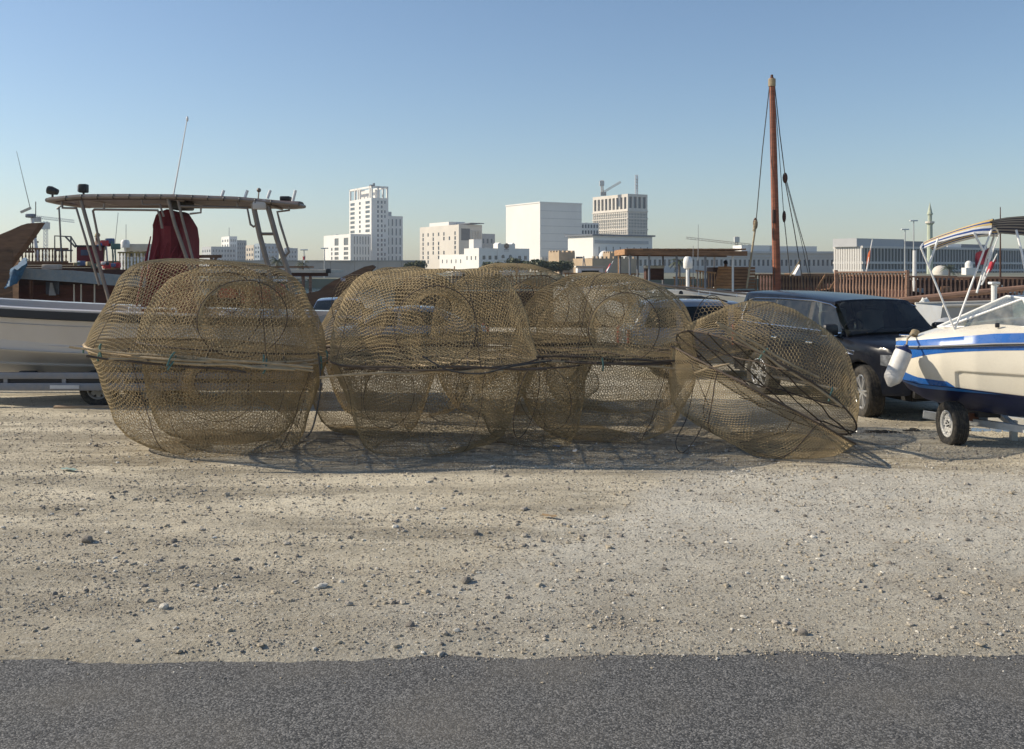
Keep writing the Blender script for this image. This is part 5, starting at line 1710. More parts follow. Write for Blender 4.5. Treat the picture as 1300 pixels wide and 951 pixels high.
def left_boat():
    # bow to the left of the frame; local x runs stern -> bow, local +y faces the camera
    xs, yc = -3.35, 18.05
    root = thing('motor_boat', 'white open motor boat with a dark tubular canopy, on a trailer left of the traps', 'boat', (xs, yc, 0), PI)
    Lh = 9.0
    def st(s):
        x = Lh * s
        hb = 1.2 * (1 - max(0, (s - .42) / .58) ** 2.4 * .97) * (.93 + .07 * min(1, s * 5))
        zg = 1.56 + .035 * x * .62 + .30 * s ** 3
        hc = hb * (.80 - .28 * s ** 2)
        zc = .86 + .014 * x + .45 * s ** 4
        zk = .40 + .008 * x + .95 * max(0, (s - .60) / .40) ** 2.6
        return (x, hb, zg, hc, zc, min(zk, zc - .02))
    S_ = [st(s) for s in np.linspace(0, 1, 60)]
    rings = hull_rings(S_, 7, 14)
    hb_ = MB()
    n = len(rings[0])
    # lapped spray rails along the bottom: push alternate points outwards
    for r in rings:
        for k, p in enumerate(r):
            pass
    hb_.loft(rings, cap0=True)
    hb_.build('hull', GEL, root, smooth=50)
    for sd in (-1, 1):
        for off, rr in ((-.10, 0), (.0, 0)):
            pass
        # two lapped strakes low on the side and one high
        for f, rad in ((0.0, .032), (.14, .022), (.62, .014)):
            pts = []
            for (x, hb, zg, hc, zc, zk) in S_[:-2]:
                pts.append((x, sd * (hc + (hb - hc) * max(f, 1e-6) ** .8 + .004), zc + (zg - zc) * f))
            MB().tube(pts, rad, 6).build('strake', GEL, root)
        for f, rad in ((.55, .025),):
            pts = [(x, sd * (hc * f), zk + (zc - zk) * f ** 1.15 - .01) for (x, hb, zg, hc, zc, zk) in S_[:-4]]
            MB().tube(pts, rad, 6).build('strake', GEL, root)
        rb = []
        for (x, hb, zg, hc, zc, zk) in S_:
            rb.append([(x, sd * (hb + .012), zg - .175), (x, sd * (hb + .035), zg - .16), (x, sd * (hb + .035), zg - .035), (x, sd * (hb + .012), zg - .025)])
        MB().loft(rb).build('rub_rail', RUB, root)
        gw = []
        for (x, hb, zg, hc, zc, zk) in S_:
            i = max(.0, hb - .22)
            gw.append([(x, sd * (hb + .015), zg - .05), (x, sd * (hb + .02), zg), (x, sd * max(0, hb - .03), zg + .02), (x, sd * i, zg + .01), (x, sd * max(0, i - .01), zg - .35), (x, sd * max(0, i * .98), zg - .75 if x < 7.2 else zg - .3)])
        MB().loft(gw).build('gunwale', GEL, root)
    dk = [[(x, -max(0, hb - .2), zg - .74 if x < 7.0 else zg - .2), (x, max(0, hb - .2), zg - .74 if x < 7.0 else zg - .2)] for (x, hb, zg, hc, zc, zk) in S_]
    MB().loft(dk).build('deck', GEL, root)
    # low white grab rail along the near gunwale
    MB().tube([(2.4, 1.02, 1.62), (2.4, 1.02, 1.70), (3.2, 1.02, 1.72), (3.2, 1.02, 1.64)], .022, 6).build('grab_rail', TUBEW, root)
    MB().box((1.2, .3, 1.25), (1.1, 1.0, .8), ch=.06).build('engine_box', GEL, root)
    # red cushions
    L2 = lambda px, d: xs - X(px, d)      # local x of a column at depth d
    for px0, px1, y0, y1 in ((277, 303, 361, 378), (306, 345, 363, 386), (348, 362, 360, 377)):
        d = 17.9
        a, b = L2(px1, d), L2(px0, d)
        MB().box(((a + b) / 2, yc - d, (Z(y0, d) + Z(y1, d)) / 2), (b - a, .22, Z(y0, d) - Z(y1, d)), ch=.07).build('seat_cushion', REDC, root)
    # console under a maroon cover
    d = 18.0
    levels = [(400, 181, 252), (380, 184, 250), (355, 188, 250), (330, 193, 251), (305, 198, 251), (288, 198, 250), (276, 199, 246), (270, 204, 240), (268.5, 212, 232)]
    rg = []
    for k, (y, a, b) in enumerate(levels):
        a += 6; b -= 9
        xa, xb = L2(b, d), L2(a, d); cx = (xa + xb) / 2; hx = (xb - xa) / 2 * .93; hy = .58 if k < 6 else .5
        ring = []
        for j in range(40):
            t = 2 * PI * j / 40
            q = lambda c: math.copysign(abs(c) ** .45, c)
            wob = 1 + (.05 * math.sin(t * 7 + k * .5) + .035 * math.sin(t * 13 + 1.7 + k * .8)) * (1.7 if k < 6 else .6)
            ring.append((cx + hx * q(math.cos(t)) * wob, hy * q(math.sin(t)) * wob, Z(y, d) + .02 * math.sin(3 * t + k)))
        rg.append(ring)
    cov = MB().loft(rg, closed=True, cap1=True).build('console_cover', MAROON, root, smooth=40)
    fl = MB()
    for k in range(7):
        x0 = L2(190 + 8 * k, 17.36)
        fl.tube([(x0 - .04 * k, .64, Z(300 + 4 * k, 17.36)), (x0 + .10, .70, Z(345, 17.36)), (x0 + .22 + .02 * k, .74, Z(392, 17.36))], [.01, .035, .02], 6)
    fl.build('cover_fold', MAROON, cov, smooth=60)
    # canopy
    can = MB()
    yn, yf = -1.0 * -1, -.95
    xa, xb = L2(379, 17.1), L2(61, 17.1)
    rows = []
    for k in range(25):
        f = k / 24; x = xa + (xb - xa) * f
        px = 379 + (61 - 379) * f
        zt = Z(float(np.interp(px, [61, 100, 150, 220, 300, 379], [250.5, 246.5, 246, 246.5, 249.5, 256.5])), 17.1)
        th = float(np.interp(px, [61, 75, 120, 300, 360, 379], [.06, .10, .11, .085, .055, .045]))
        yf_ = -.75 + 1.25 * max(0, (.75 - (x - xa)) / .75) ** 1.3
        ym = (yf_ + .93) / 2
        rows.append([(x, yf_ - 0.0, zt - th), (x, yf_ - .02, zt - th * .4), (x, yf_ + .02, zt), (x, ym - .12, zt + .02), (x, ym + .12, zt + .02), (x, .93, zt), (x, .97, zt - th * .4), (x, .95, zt - th), (x, ym + .1, zt - th + .03), (x, ym, zt - th + .035), (x, ym - .1, zt - th + .03)])
    can.loft(rows, closed=True, cap0=True, cap1=True)
    CAN = mat('canopy_skin', (.085, .055, .05), .6, var=.3, vs=3, dust=.2, dcol=(.2, .16, .13))
    co = can.build('canopy', CAN, root, smooth=40)
    # tube rim with lashings round the canopy edge
    zt = lambda px: Z(float(np.interp(px, [61, 100, 150, 220, 300, 379], [250.5, 246.5, 246, 246.5, 249.5, 256.5])), 17.1)
    for sd in (1,):
        MB().tube([(L2(px, 17.1), sd * .98, zt(px) - .05) for px in (379, 340, 300, 260, 220, 180, 150, 120, 100, 75, 61)], .033, 8).build('canopy_rim', TUBE, root)
    MB().tube([(L2(61, 17.1), .98, zt(61) - .05), (L2(58, 17.1), .5, zt(61) - .06), (L2(57, 17.1), -.4, zt(61) - .06), (L2(61, 17.1), -.75, zt(61) - .05)], .04, 8).build('canopy_rim', TUBE, root)
    MB().tube([(L2(379, 17.1), .98, zt(379) - .05), (L2(379, 17.1), .48, zt(379) - .05), (L2(352, 17.1), -.35, zt(352) - .05), (L2(325, 17.1), -.75, zt(325) - .05), (L2(61, 17.1), -.75, zt(61) - .05)], .033, 8).build('canopy_rim', TUBE, root)
    lw = MB()
    for k in range(14):
        px = 85 + 20 * k
        lw.ring((L2(px, 17.1), .98, zt(px) - .05), .04, .008, 12, 5, (1, 0, 0))
    lw.build('lashing', BLACKP, co, kind='stuff')
    # legs and hand rails, near and far side
    for sd, dd in ((1, 17.12),):
        q = lambda px, py: (L2(px, 17.12), sd * .93, Z(py, 17.12))
        def leg(pts, r, nm): MB().tube([q(*p) for p in pts], r, 8).build(nm, TUBE, root)
        leg([(103, 255), (121, 320), (137, 376), (142, 398)], .034, 'canopy_leg')
        leg([(213, 251), (222, 285), (243, 345), (255, 400)], .033, 'canopy_leg')
        leg([(226, 255), (232, 280), (240, 310), (262, 400)], .024, 'canopy_leg')
        leg([(321, 258), (330, 300), (341, 340), (352, 402)], .046, 'canopy_leg')
        leg([(340, 262), (352, 305), (366, 345), (378, 402)], .046, 'canopy_leg')
        leg([(331, 297), (349, 297)], .026, 'leg_rung')
        leg([(344, 345), (364, 345)], .026, 'leg_rung')
        leg([(78, 255), (79.5, 264), (97, 264.5), (112, 315), (126, 362)], .022, 'hand_rail')
        leg([(132, 258), (132, 266)], .018, 'hand_rail')
        leg([(128, 318), (118, 268), (120, 266), (200, 267), (203, 274), (206, 290)], .022, 'hand_rail')
        leg([(180, 254), (181, 260), (203, 260), (208, 275)], .020, 'hand_rail')
        leg([(228, 262), (300, 263.5), (314, 264.5), (318, 285), (322, 288), (326, 285)], .020, 'hand_rail')
        leg([(301, 256), (301.5, 263)], .018, 'hand_rail')
        leg([(255, 262), (255, 270), (241, 271.5)], .018, 'hand_rail')
        leg([(367, 259), (367, 267), (352, 269), (356, 285), (367, 320), (362, 325)], .022, 'hand_rail')
    for px in (103, 220, 330):
        MB().tube([(L2(px, 17.1), .95, zt(px) - .08), (L2(px, 17.1), -.7, zt(px) - .08)], .025, 8).build('cross_tube', TUBE, root)
    MB().box((L2(330, 17.1), .95, Z(260, 17.1)), (.24, .12, .17), ch=.03).build('speaker_box', GEL, root)
    MB().box((L2(225, 17.6), .2, Z(260, 17.6)), (.30, .5, .16), ch=.03).build('radio_box', BLACKP, root)
    # roof gear
    def gear(px, py, nm, fn, m, y=.7):
        mb = MB(); fn(mb, Vector((L2(px, 17.3), y, Z(py, 17.3)))); return mb.build(nm, m, root)
    fl_ = gear(104.5, 239, 'flood_light', lambda b, o: b.box(o, (.14, .14, .15), ch=.02).tube([o + Vector((0, 0, -.07)), o + Vector((0, 0, -.14))], .02, 6), BLACKP)
    MB().box(Vector((L2(103.3, 17.3) + .03, .7, Z(239, 17.3))), (.09, .10, .12), ch=.01).build('lamp_lens', TUBEW, fl_)
    sp = gear(65, 243, 'spot_light', lambda b, o: b.tube([o + Vector((-.09, 0, -.01)), o + Vector((.02, 0, .02)), o + Vector((.08, 0, .03))], [.05, .075, .07], 12).tube([o, o + Vector((0, 0, -.12))], .02, 6), BLACKP)
    for px in (283, 313, 342, 374):
        MB().tube([(L2(px - 2.5, 17.3), .75, Z(252, 17.3) + (.0 if px < 370 else -.06)), (L2(px + 1.2, 17.3), .75, Z(241.5, 17.3))], .026, 10, caps=False).build('rod_holder', TUBEW, root)
    MB().tube([(L2(323, 17.3), .5, Z(252, 17.3)), (L2(324, 17.3), .5, Z(242, 17.3))], .012, 6).ball((L2(324, 17.3), .5, Z(240, 17.3)), .04).build('masthead_light', TUBE, root)
    MB().box((L2(357, 17.3), .4, Z(250.5, 17.3)), (.18, .2, .08), ch=.02).build('horn', BLACKP, root)
    MB().tube([(L2(219, 17.4), .6, Z(247, 17.4)), (L2(228, 17.4), .6, Z(198, 17.4)), (L2(236.5, 17.4), .6, Z(150.5, 17.4))], [.014, .011, .008], 6).ball((L2(236.6, 17.4), .6, Z(150.5, 17.4)), .022, sq=(1, 1, 2.2)).build('whip_aerial', TUBEW, root)

    # trailer
    tr = thing('boat_trailer', 'long grey two beam trailer under the white motor boat', 'trailer', (xs, yc, 0), PI)
    for sd in (1, -1):
        ya = sd * 1.0
        MB().box((4.3, ya, .555), (8.8, .09, .11), ch=.012).build('upper_beam', GALV, tr)
        MB().box((4.3, ya, .365), (8.8, .10, .13), ch=.012).build('lower_beam', GALV, tr)
        for px in (8, 82, 156, 230, 304):
            MB().box((L2(px, 17.05), ya - sd * .005, .465), (.07, .07, .09)).build('spacer', GALV, tr, smooth=0)
        MB().box((L2(84, 17.05), ya + sd * .056, .365), (.5, .014, .06)).build('reflector_plate', mat('plate_grey', (.55, .56, .58), .4), tr, smooth=0)
        for px in (122, 190):
            wheel(tr, (L2(px, 17.1), sd * .80, .325), .325, .21, sd, mat('steel_rim', (.30, .29, .28), .5, metal=.5, dust=.5), steel=True)
    for sd in (1, -1):
        MB().box((4.3, sd * .985, .465), (8.7, .03, .10)).build('dark_gap_plate', RUB, tr, smooth=0)  # black plate added so the gap between the beams stays dark
    for x in (1.0, 3.0, 5.2, 7.2):
        MB().box((x, 0, .42), (.10, 1.9, .10)).build('cross_member', GALV, tr, smooth=0)
        for sd in (-1, 1):
            MB().box((x, sd * .45, .50), (.3, .10, .16), ch=.02).build('hull_rest', RUB, tr)
    for px in (122, 190):
        MB().tube([(L2(px, 17.1), -.75, .325), (L2(px, 17.1), .75, .325)], .04, 8).build('axle', GALV, tr)
    MB().beam((8.6, 0, .45), (10.4, 0, .45), .12, .12).build('drawbar', GALV, tr, smooth=0)
    MB().tube([(10.2, 0, .45), (10.2, 0, .02)], .04, 8).build('prop_leg', GALV, tr)
left_boat()

def speedboat():
    ph = math.radians(30)
    BX, BY = 5.44, 14.1
    root = thing('speedboat', 'cream and blue speedboat with raked windscreen and striped sunshade at the right edge', 'boat', (BX, BY, 0), PI - ph)
    root.scale = (1.1, 1, 1)
    # local: x = 0 at the bow, negative aft; +y towards the camera
    tabs = dict(hb=[(0, .03), (.06, .16), (.15, .30), (.3, .46), (.6, .68), (1, .85), (1.6, 1.0), (2.6, 1.08), (5.4, 1.02)],
                zr=[(0, 1.285), (.3, 1.315), (.7, 1.365), (1.2, 1.42), (2, 1.48), (5.4, 1.52)],
                zc=[(0, 1.02), (.04, .90), (.1, .835), (.3, .812), (.7, .82), (1.5, .78), (5.4, .74)],
                hc=[(0, .015), (.08, .11), (.3, .32), (.6, .52), (1, .70), (1.6, .86), (5.4, .92)],
                zk=[(0, 1.0), (.05, .83), (.15, .70), (.35, .57), (.7, .47), (1.3, .41), (5.4, .38)])
    T = lambda k, d: lerp_tab(tabs[k], d)
    ds = list(np.linspace(0, .3, 22)) + list(np.linspace(.3, 1.7, 50))[1:] + list(np.linspace(1.7, 5.4, 26))[1:]
    nb, ns = 10, 56
    v = []; rings = []
    for d in ds:
        hb, zr, hc, zc, zk = T('hb', d), T('zr', d), T('hc', d), T('zc', d), min(T('zk', d), T('zc', d) - .01)
        half = []
        for k in range(nb):
            f = k / nb; half.append((hc * f, zk + (zc - zk) * f ** 1.1))
        for k in range(ns + 1):
            f = k / ns
            y = hc + (hb - hc) * (f ** .85) + .03 * math.sin(PI * f) * min(1, d * 4)
            if d > .78 + (1 - f) * -.0 and f < .42 and d > .80 + .14 * max(0, (.42 - f) / .42) * -1:
                y -= .028 * min(1, (.42 - f) / .05, 1) * min(1, (d - .70) / .06)
            half.append((y, zc + (zr - zc) * f))
        rings.append([(-d, -y, z) for y, z in half[::-1]] + [(-d, y, z) for y, z in half[1:]])
    mb = MB(); n = len(rings[0]); mid = (n - 1) // 2
    mb.v = [p for r in rings for p in r]
    for i in range(len(rings) - 1):
        for k in range(n - 1):
            mb.f.append((i * n + k, i * n + k + 1, (i + 1) * n + k + 1, (i + 1) * n + k))
            mb.m.append(1 if abs(k + .5 - mid) < nb else 0)
    mb.add([rings[-1][k] for k in range(n)], [tuple(range(n))])
    mb.build('hull', [CREAM, NAVYB], root, smooth=30)
    # painted bands, each its own skin a few millimetres proud of the hull
    def side(d, f, out):
        hb, zr, hc, zc = T('hb', d), T('zr', d), T('hc', d), T('zc', d)
        y = hc + (hb - hc) * (f ** .85) + .03 * math.sin(PI * f) * min(1, d * 4)
        if d > .78 and f < .42: y -= .028 * min(1, (.42 - f) / .05) * min(1, (d - .70) / .06)
        return (-d, y + out, zc + (zr - zc) * f)
    def bottom(d, f, out):
        hc, zc, zk = T('hc', d), T('zc', d), min(T('zk', d), T('zc', d) - .01)
        return (-d, hc * f + out, zk + (zc - zk) * f ** 1.1 - out)
    def band(fn, d0, d1, lo, hi, m, nm, rows=10, cols=90):
        for sd in (1, -1):
            rg = []
            for i in range(cols + 1):
                d = d0 + (d1 - d0) * (i / cols) ** 1.6
                r = []
                for k in range(rows + 1):
                    f = lo(d) + (hi(d) - lo(d)) * k / rows
                    x, y, z = fn(d, f, .0035); r.append((x, sd * y, z))
                rg.append(r)
            MB().loft(rg).build(nm, m, root, smooth=60)
    band(side, 0, 5.3, lambda d: .895 - .45 * math.exp(-d / .24) - .04 * math.exp(-d / .7), lambda d: 1.0, BLUEP, 'blue_band')
    band(side, 0, .75, lambda d: 0.0, lambda d: .12 + .26 * math.exp(-d / .22) - max(0, (d - .66) / .09) * .115, BLUEP, 'blue_flash')
    band(bottom, .02, 1.28, lambda d: .70 + .21 * d, lambda d: .97, BLUEL, 'light_blue_stripe')
    # rub rail
    for sd in (1, -1):
        r0 = [[(-d, sd * (T('hb', d) + .006), T('zr', d) - .020), (-d, sd * (T('hb', d) + .030), T('zr', d) - .012), (-d, sd * (T('hb', d) + .030), T('zr', d) + .018), (-d, sd * (T('hb', d) + .006), T('zr', d) + .024)] for d in ds]
        MB().loft(r0).build('rub_rail', RUBW, root)
        MB().tube([(-d, sd * (T('hb', d) + .034), T('zr', d) + .002) for d in ds[1:]], .009, 6).build('rail_insert', RUB, root)
    # deck: blue flange, cream crown
    rg = []
    for d in ds:
        hb, zr = T('hb', d), T('zr', d)
        up = .085 + .055 * min(1, d / 1.2)
        cr = up + .09 * min(1, d / .5) + .07 * min(1, d / 1.4)
        half = [(hb * .995 + .002, zr + .024), (max(.01, hb - .02), zr + up * .55), (max(.008, hb - .05), zr + up), (hb * .84, zr + up + .035), (hb * .6, zr + cr * .9), (hb * .3, zr + cr), (0, zr + cr + .01)]
        rg.append([(-d, -y, z) for y, z in half] + [(-d, y, z) for y, z in half[-2::-1]])
    # the cockpit is open aft of the windscreen: crown only forward of 1.7 m, side decks after it
    fr = [r for r, d in zip(rg, ds) if d <= 1.75]
    mb = MB(); n = len(fr[0])
    mb.v = [p for r in fr for p in r]
    for i in range(len(fr) - 1):
        for k in range(n - 1):
            mb.f.append((i * n + k, i * n + k + 1, (i + 1) * n + k + 1, (i + 1) * n + k)); mb.m.append(1 if k < 2 or k >= n - 3 else 0)
    mb.build('foredeck', [CREAM, BLUEP], root, smooth=35)
    af = [(r, d) for r, d in zip(rg, ds) if d >= 1.70]
    for sd in (0, 1):
        mb = MB(); q = []
        for r, d in af:
            half = r[:4] if sd == 0 else r[:-5:-1]
            inner = (half[-1][0], half[-1][1] * .99, .85)
            q.append(list(half) + [inner])
        mb.loft(q).build('side_deck', CREAM, root, smooth=35)
    MB().add([(-1.70, -.8, .85), (-1.70, .8, .85), (-5.35, .8, .85), (-5.35, -.8, .85)], [(0, 1, 2, 3)]).build('cockpit_floor', CREAM, root)
    MB().box((-2.6, .45, 1.25), (.5, .5, .7), ch=.08).box((-2.6, -.45, 1.25), (.5, .5, .7), ch=.08).build('seat', CREAM, root)
    # windscreen: two side panes and two front panes in white frames
    WG = clear_glass('boat_glass')
    zd = lambda d, f: T('zr', d) + .20
    A = lambda sd: Vector((-.62, sd * .30, 1.60)); Bp = lambda sd: Vector((-1.50, sd * .62, 2.01)); Cp = lambda sd: Vector((-1.66, sd * .80, 1.655)); A0 = Vector((-.50, 0, 1.585)); B0 = Vector((-1.28, 0, 2.02))
    for sd in (1, -1):
        nrm = Vector((0, sd * .006, 0))
        MB().prism([A(sd), Cp(sd), Bp(sd)], -nrm, nrm).build('side_pane', WG, root, smooth=0)
        MB().prism([A0, A(sd), Bp(sd), B0], (0, 0, -.004), (0, 0, .004)).build('front_pane', WG, root, smooth=0)
        fr_ = MB().tube([A(sd), Bp(sd)], .016, 6).tube([Bp(sd), Cp(sd)], .032, 8).tube([A(sd), Cp(sd)], .014, 6).tube([A0, A(sd)], .016, 6).tube([B0, Bp(sd)], .014, 6)
        fr_.build('windscreen_frame', TUBEW, root)
    MB().tube([A0, B0], .016, 6).build('windscreen_frame', TUBEW, root)
    # cleat and lifting eye
    MB().tube([(-.12, .02, 1.40), (-.12, .02, 1.44)], .015, 6).tube([(-.20, .02, 1.45), (-.04, .02, 1.45)], .014, 6).build('cleat', CHROME, root)
    MB().box((-1.22, .72, 1.66), (.05, .03, .06), ch=.01).build('deck_light', RUB, root)
    # sunshade: bent bows and canvas
    M3 = Matrix.Rotation(-(PI - ph), 3, 'Z')
    def lp(px, py, d):
        v = M3 @ (P(px, py, d) - Vector((BX, BY, 0)))
        return Vector((v.x / 1.1, v.y, v.z))
    piv = lp(1212, 419, 13.28)
    ax = Vector((0, 1, 0))
    def across(v, wid): return v - ax * wid
    WID = 1.25
    pole_pts = [((1169, 314), 13.25), ((1258, 294), 13.25)]
    for (q, d) in pole_pts:
        a = lp(q[0], q[1], d)
        MB().tube([piv, piv.lerp(a, .5), a], .0125, 8).build('sunshade_pole', TUBEW, root)
        fa = across(a, WID)
        MB().tube([a, a + Vector((0, -.2, .05)), a + Vector((0, -WID / 2, .07)), fa + Vector((0, .2, .05)), fa], .013, 8).build('sunshade_bow', TUBEW, root)
    p1m = piv.lerp(lp(1169, 314, 13.25), .77); p2m = piv.lerp(lp(1258, 294, 13.25), .80)
    MB().tube([p1m, lp(1191, 303, 13.25)], .014, 8).build('sunshade_pole', TUBEW, root)
    MB().tube([p2m, lp(1236, 295, 13.25)], .015, 8).build('sunshade_pole', TUBEW, root)
    MB().tube([lp(1263, 297, 13.9), lp(1252, 330, 13.8), lp(1240, 372, 13.7)], .013, 8).build('sunshade_pole', TUBEW, root)
    MB().tube([lp(1290, 292, 13.3), lp(1297, 320, 13.2), lp(1312, 395, 13.1)], .014, 8).build('sunshade_pole', TUBEW, root)
    near = [((1168.5, 317), 307), ((1179, 312.5), 302), ((1191, 308), 297.5), ((1212, 302), 290), ((1235, 297), 283), ((1247, 296.5), 279.5), ((1258, 297), 277)]
    # bay one: arched canvas striped along its length
    CW = mat('canvas_white', (.66, .64, .60), .9, var=.1, vs=3, bump=.3); CB = mat('canvas_blue', (.02, .06, .22), .9, var=.2, vs=3); CY = mat('canvas_yellow', (.60, .43, .17), .9, var=.15, vs=3)
    CN = mat('canvas_navy', (.016, .024, .07), .9, var=.2, vs=3); CG = mat('canvas_grey', (.30, .30, .31), .9, var=.15, vs=3)
    nst = 26
    seq = [0, 1, 0, 2, 1, 2, 2, 1, 0, 2, 1, 0, 1, 2, 0, 1, 2, 0, 1, 2, 0, 1, 2, 1, 0, 0]
    def canvas(rows, seq_, mats_, nm):
        mb = MB(); n_ = len(rows[0])
        off = Vector((0, 0, -.006))
        mb.v = [tuple(p) for r in rows for p in r] + [tuple(Vector(p) + off) for r in rows for p in r]
        t_ = len(rows) * n_
        for i in range(len(rows) - 1):
            for k in range(n_ - 1):
                a, b, c, d_ = i * n_ + k, i * n_ + k + 1, (i + 1) * n_ + k + 1, (i + 1) * n_ + k
                mb.f.append((a, b, c, d_)); mb.m.append(seq_[k]); mb.f.append((t_ + d_, t_ + c, t_ + b, t_ + a)); mb.m.append(seq_[k])
        return mb.build(nm, mats_, root, smooth=50, fix=False)
    rows = []
    for (q, ytop) in near:
        a = lp(q[0], q[1], 13.25); rise = Z(ytop, 13.45) - Z(q[1], 13.25)
        row = []
        for k in range(nst + 1):
            f = k / nst
            row.append(a + Vector((0, -WID * f, rise * min(1, math.sin(PI * min(f * 1.6, .5 + max(0, f - .3125) / .6875 * .5))))))
        rows.append(row)
    canvas(rows, seq, [CW, CB, CY], 'sunshade_canvas')
    rows = []
    for (px, yt, yb) in ((1256, 281, 295), (1264, 278.5, 296), (1278, 276, 297), (1290, 275, 298), (1304, 274, 299.5), (1330, 273, 302)):
        a = lp(px, yt, 13.2); b = lp(px + 4, yb, 14.6)
        row = []
        for k in range(nst + 1):
            f = k / nst
            row.append(a.lerp(b, f) + Vector((0, 0, .03 * math.sin(PI * f))))
        rows.append(row)
    canvas(rows, [0 if (k // 2) % 2 else 1 for k in range(nst)], [CN, CG], 'sunshade_canvas')
    # fender hung from the bow
    fe = thing('fender', 'white cylindrical boat fender with navy end hanging at the speedboat bow', 'fender', P(1138, 490, 13.45))
    o = Vector(fe.location)
    top = P(1151, 438, 13.45) - o; bot = P(1130, 488, 13.42) - o
    dr = (bot - top); Lf = dr.length
    MB().lathe([(.112, .10), (.118, .14), (.118, Lf - .10), (.105, Lf - .06), (.06, Lf - .01), (.022, Lf + .03), (0, Lf + .03)], 24, top, dr).build('fender_body', mat('fender_white', (.72, .70, .67), .45, var=.08, vs=4, dust=.45, dcol=(.40, .33, .25)), fe, smooth=40)
    MB().lathe([(0, 0), (.03, .0), (.035, .03), (.085, .055), (.112, .10)], 24, top, dr).build('fender_cap', NAVYB, fe, smooth=40)
    MB().tube([top, P(1152, 430, 13.5) - o, P(1160, 422, 13.7) - o], .013, 6).build('fender_rope', ROPE_Y, fe)
    kn = MB()
    for k in range(3): kn.ring(P(1160 + k, 425 - 2 * k, 13.68) - o, .04, .016, 14, 6, (.3, .4, 1))
    kn.build('rope_coil', ROPE_Y, fe)
    rope('rope', 'short grey rope end tied over the speedboat rub rail', [P(1299, 428, 12.72), P(1296, 437, 12.70), P(1295, 452, 12.70), P(1294, 456, 12.70)], .016, ROPE_Y)
    # trailer
    WHITEP = mat('trailer_white', (.62, .62, .60), .5, var=.1, dust=.5)
    t = thing('boat_trailer', 'white trailer with one turned wheel under the speedboat bow', 'trailer', (X(1208, 13.42), 13.42, 0), 0)
    o = Vector(t.location)
    wheel(t, (0.01, .0, .30), .30, .20, 1, mat('white_rim', (.62, .61, .58), .45, var=.1, dust=.4), steel=True, rotz=math.radians(92))
    def bm_(a, b, w, h, nm, m=WHITEP): MB().beam(Vector(a) - o, Vector(b) - o, w, h).build(nm, m, t, smooth=0)
    bm_(P(1172, 526, 14.1), P(1200, 530, 14.0), .10, .10, 'drawbar_stub')
    bm_(P(1232, 535, 13.75), P(1330, 549, 12.9), .10, .09, 'side_beam')
    bm_(P(1196, 530, 14.0), P(1240, 536, 13.75), .09, .09, 'axle_beam', mat('trailer_dark', (.05, .045, .04), .7, dust=.4))
    bm_(P(1270, 527, 13.9), P(1288, 541, 13.3), .07, .07, 'brace')
    bm_(P(1255, 530, 14.6), P(1340, 540, 14.1), .09, .09, 'side_beam')
    bm_(P(1236, 524, 13.7), P(1236, 534, 13.7), .06, .12, 'bracket', mat('rust_bracket', (.20, .08, .04), .8))
    bm_((6.9, 13.7, .30), (6.9, 13.7, .0), .08, .08, 'prop_leg')
    bm_((6.5, 13.75, .36), (6.5, 13.75, .46), .4, .3, 'hull_rest', RUB)
speedboat()
# ------------------------------------------------------------------ dhows at the quay
TEAK = wood('teak_brown', (.22, .115, .055))
TEAKL = wood('teak_orange_sunlit', (.36, .19, .085))  # sunlit copy of the brown teak, sun put into the colour; also post, struts
TEAKP = wood('faded_red_wood', (.29, .17, .115))
DKWOOD = wood('dark_oiled_wood', (.075, .030, .018))
OILED = wood('oiled_prow', (.13, .070, .038))
SLATE = mat('slate_blue_paint', (.16, .20, .23), .6, var=.12, vs=3, dust=.3)
BONE = mat('bone_paint', (.58, .53, .44), .7, var=.12, vs=3, dust=.2)
WPAINT = mat('white_paint', (.74, .73, .70), .5, var=.06, dust=.15)

BAL = {}
def balustrade(root, p, q, h, n, m, pitch_w=.06, rail=.10, rail_m=None, name='baluster'):
    """A run of balusters from p to q (feet, local), h high, with a hand rail and a bottom rail."""
    p = Vector(p); q = Vector(q)
    key = (round(h, 2), m.name, pitch_w)
    if key not in BAL:
        mb = MB(); w = pitch_w / 2
        mb.lathe([(w * .9, 0), (w * .9, h * .12), (w * .6, h * .16), (w * 1.05, h * .38), (w * .7, h * .62), (w * .6, h * .82), (w * .9, h * .86), (w * .9, h)], 6)
        BAL[key] = mb.mesh('baluster', m, smooth=50)
    for k in range(n):
        link(name, BAL[key], root, loc=p.lerp(q, (k + .5) / n))
    up = Vector((0, 0, h))
    MB().beam(p + up + Vector((0, 0, rail * .35)), q + up + Vector((0, 0, rail * .35)), rail * 1.5, rail * .7).build('hand_rail', rail_m or m, root, smooth=0)
    MB().beam(p + Vector((0, 0, -.05)), q + Vector((0, 0, -.05)), .13, .10).build('bottom_rail', rail_m or m, root, smooth=0)

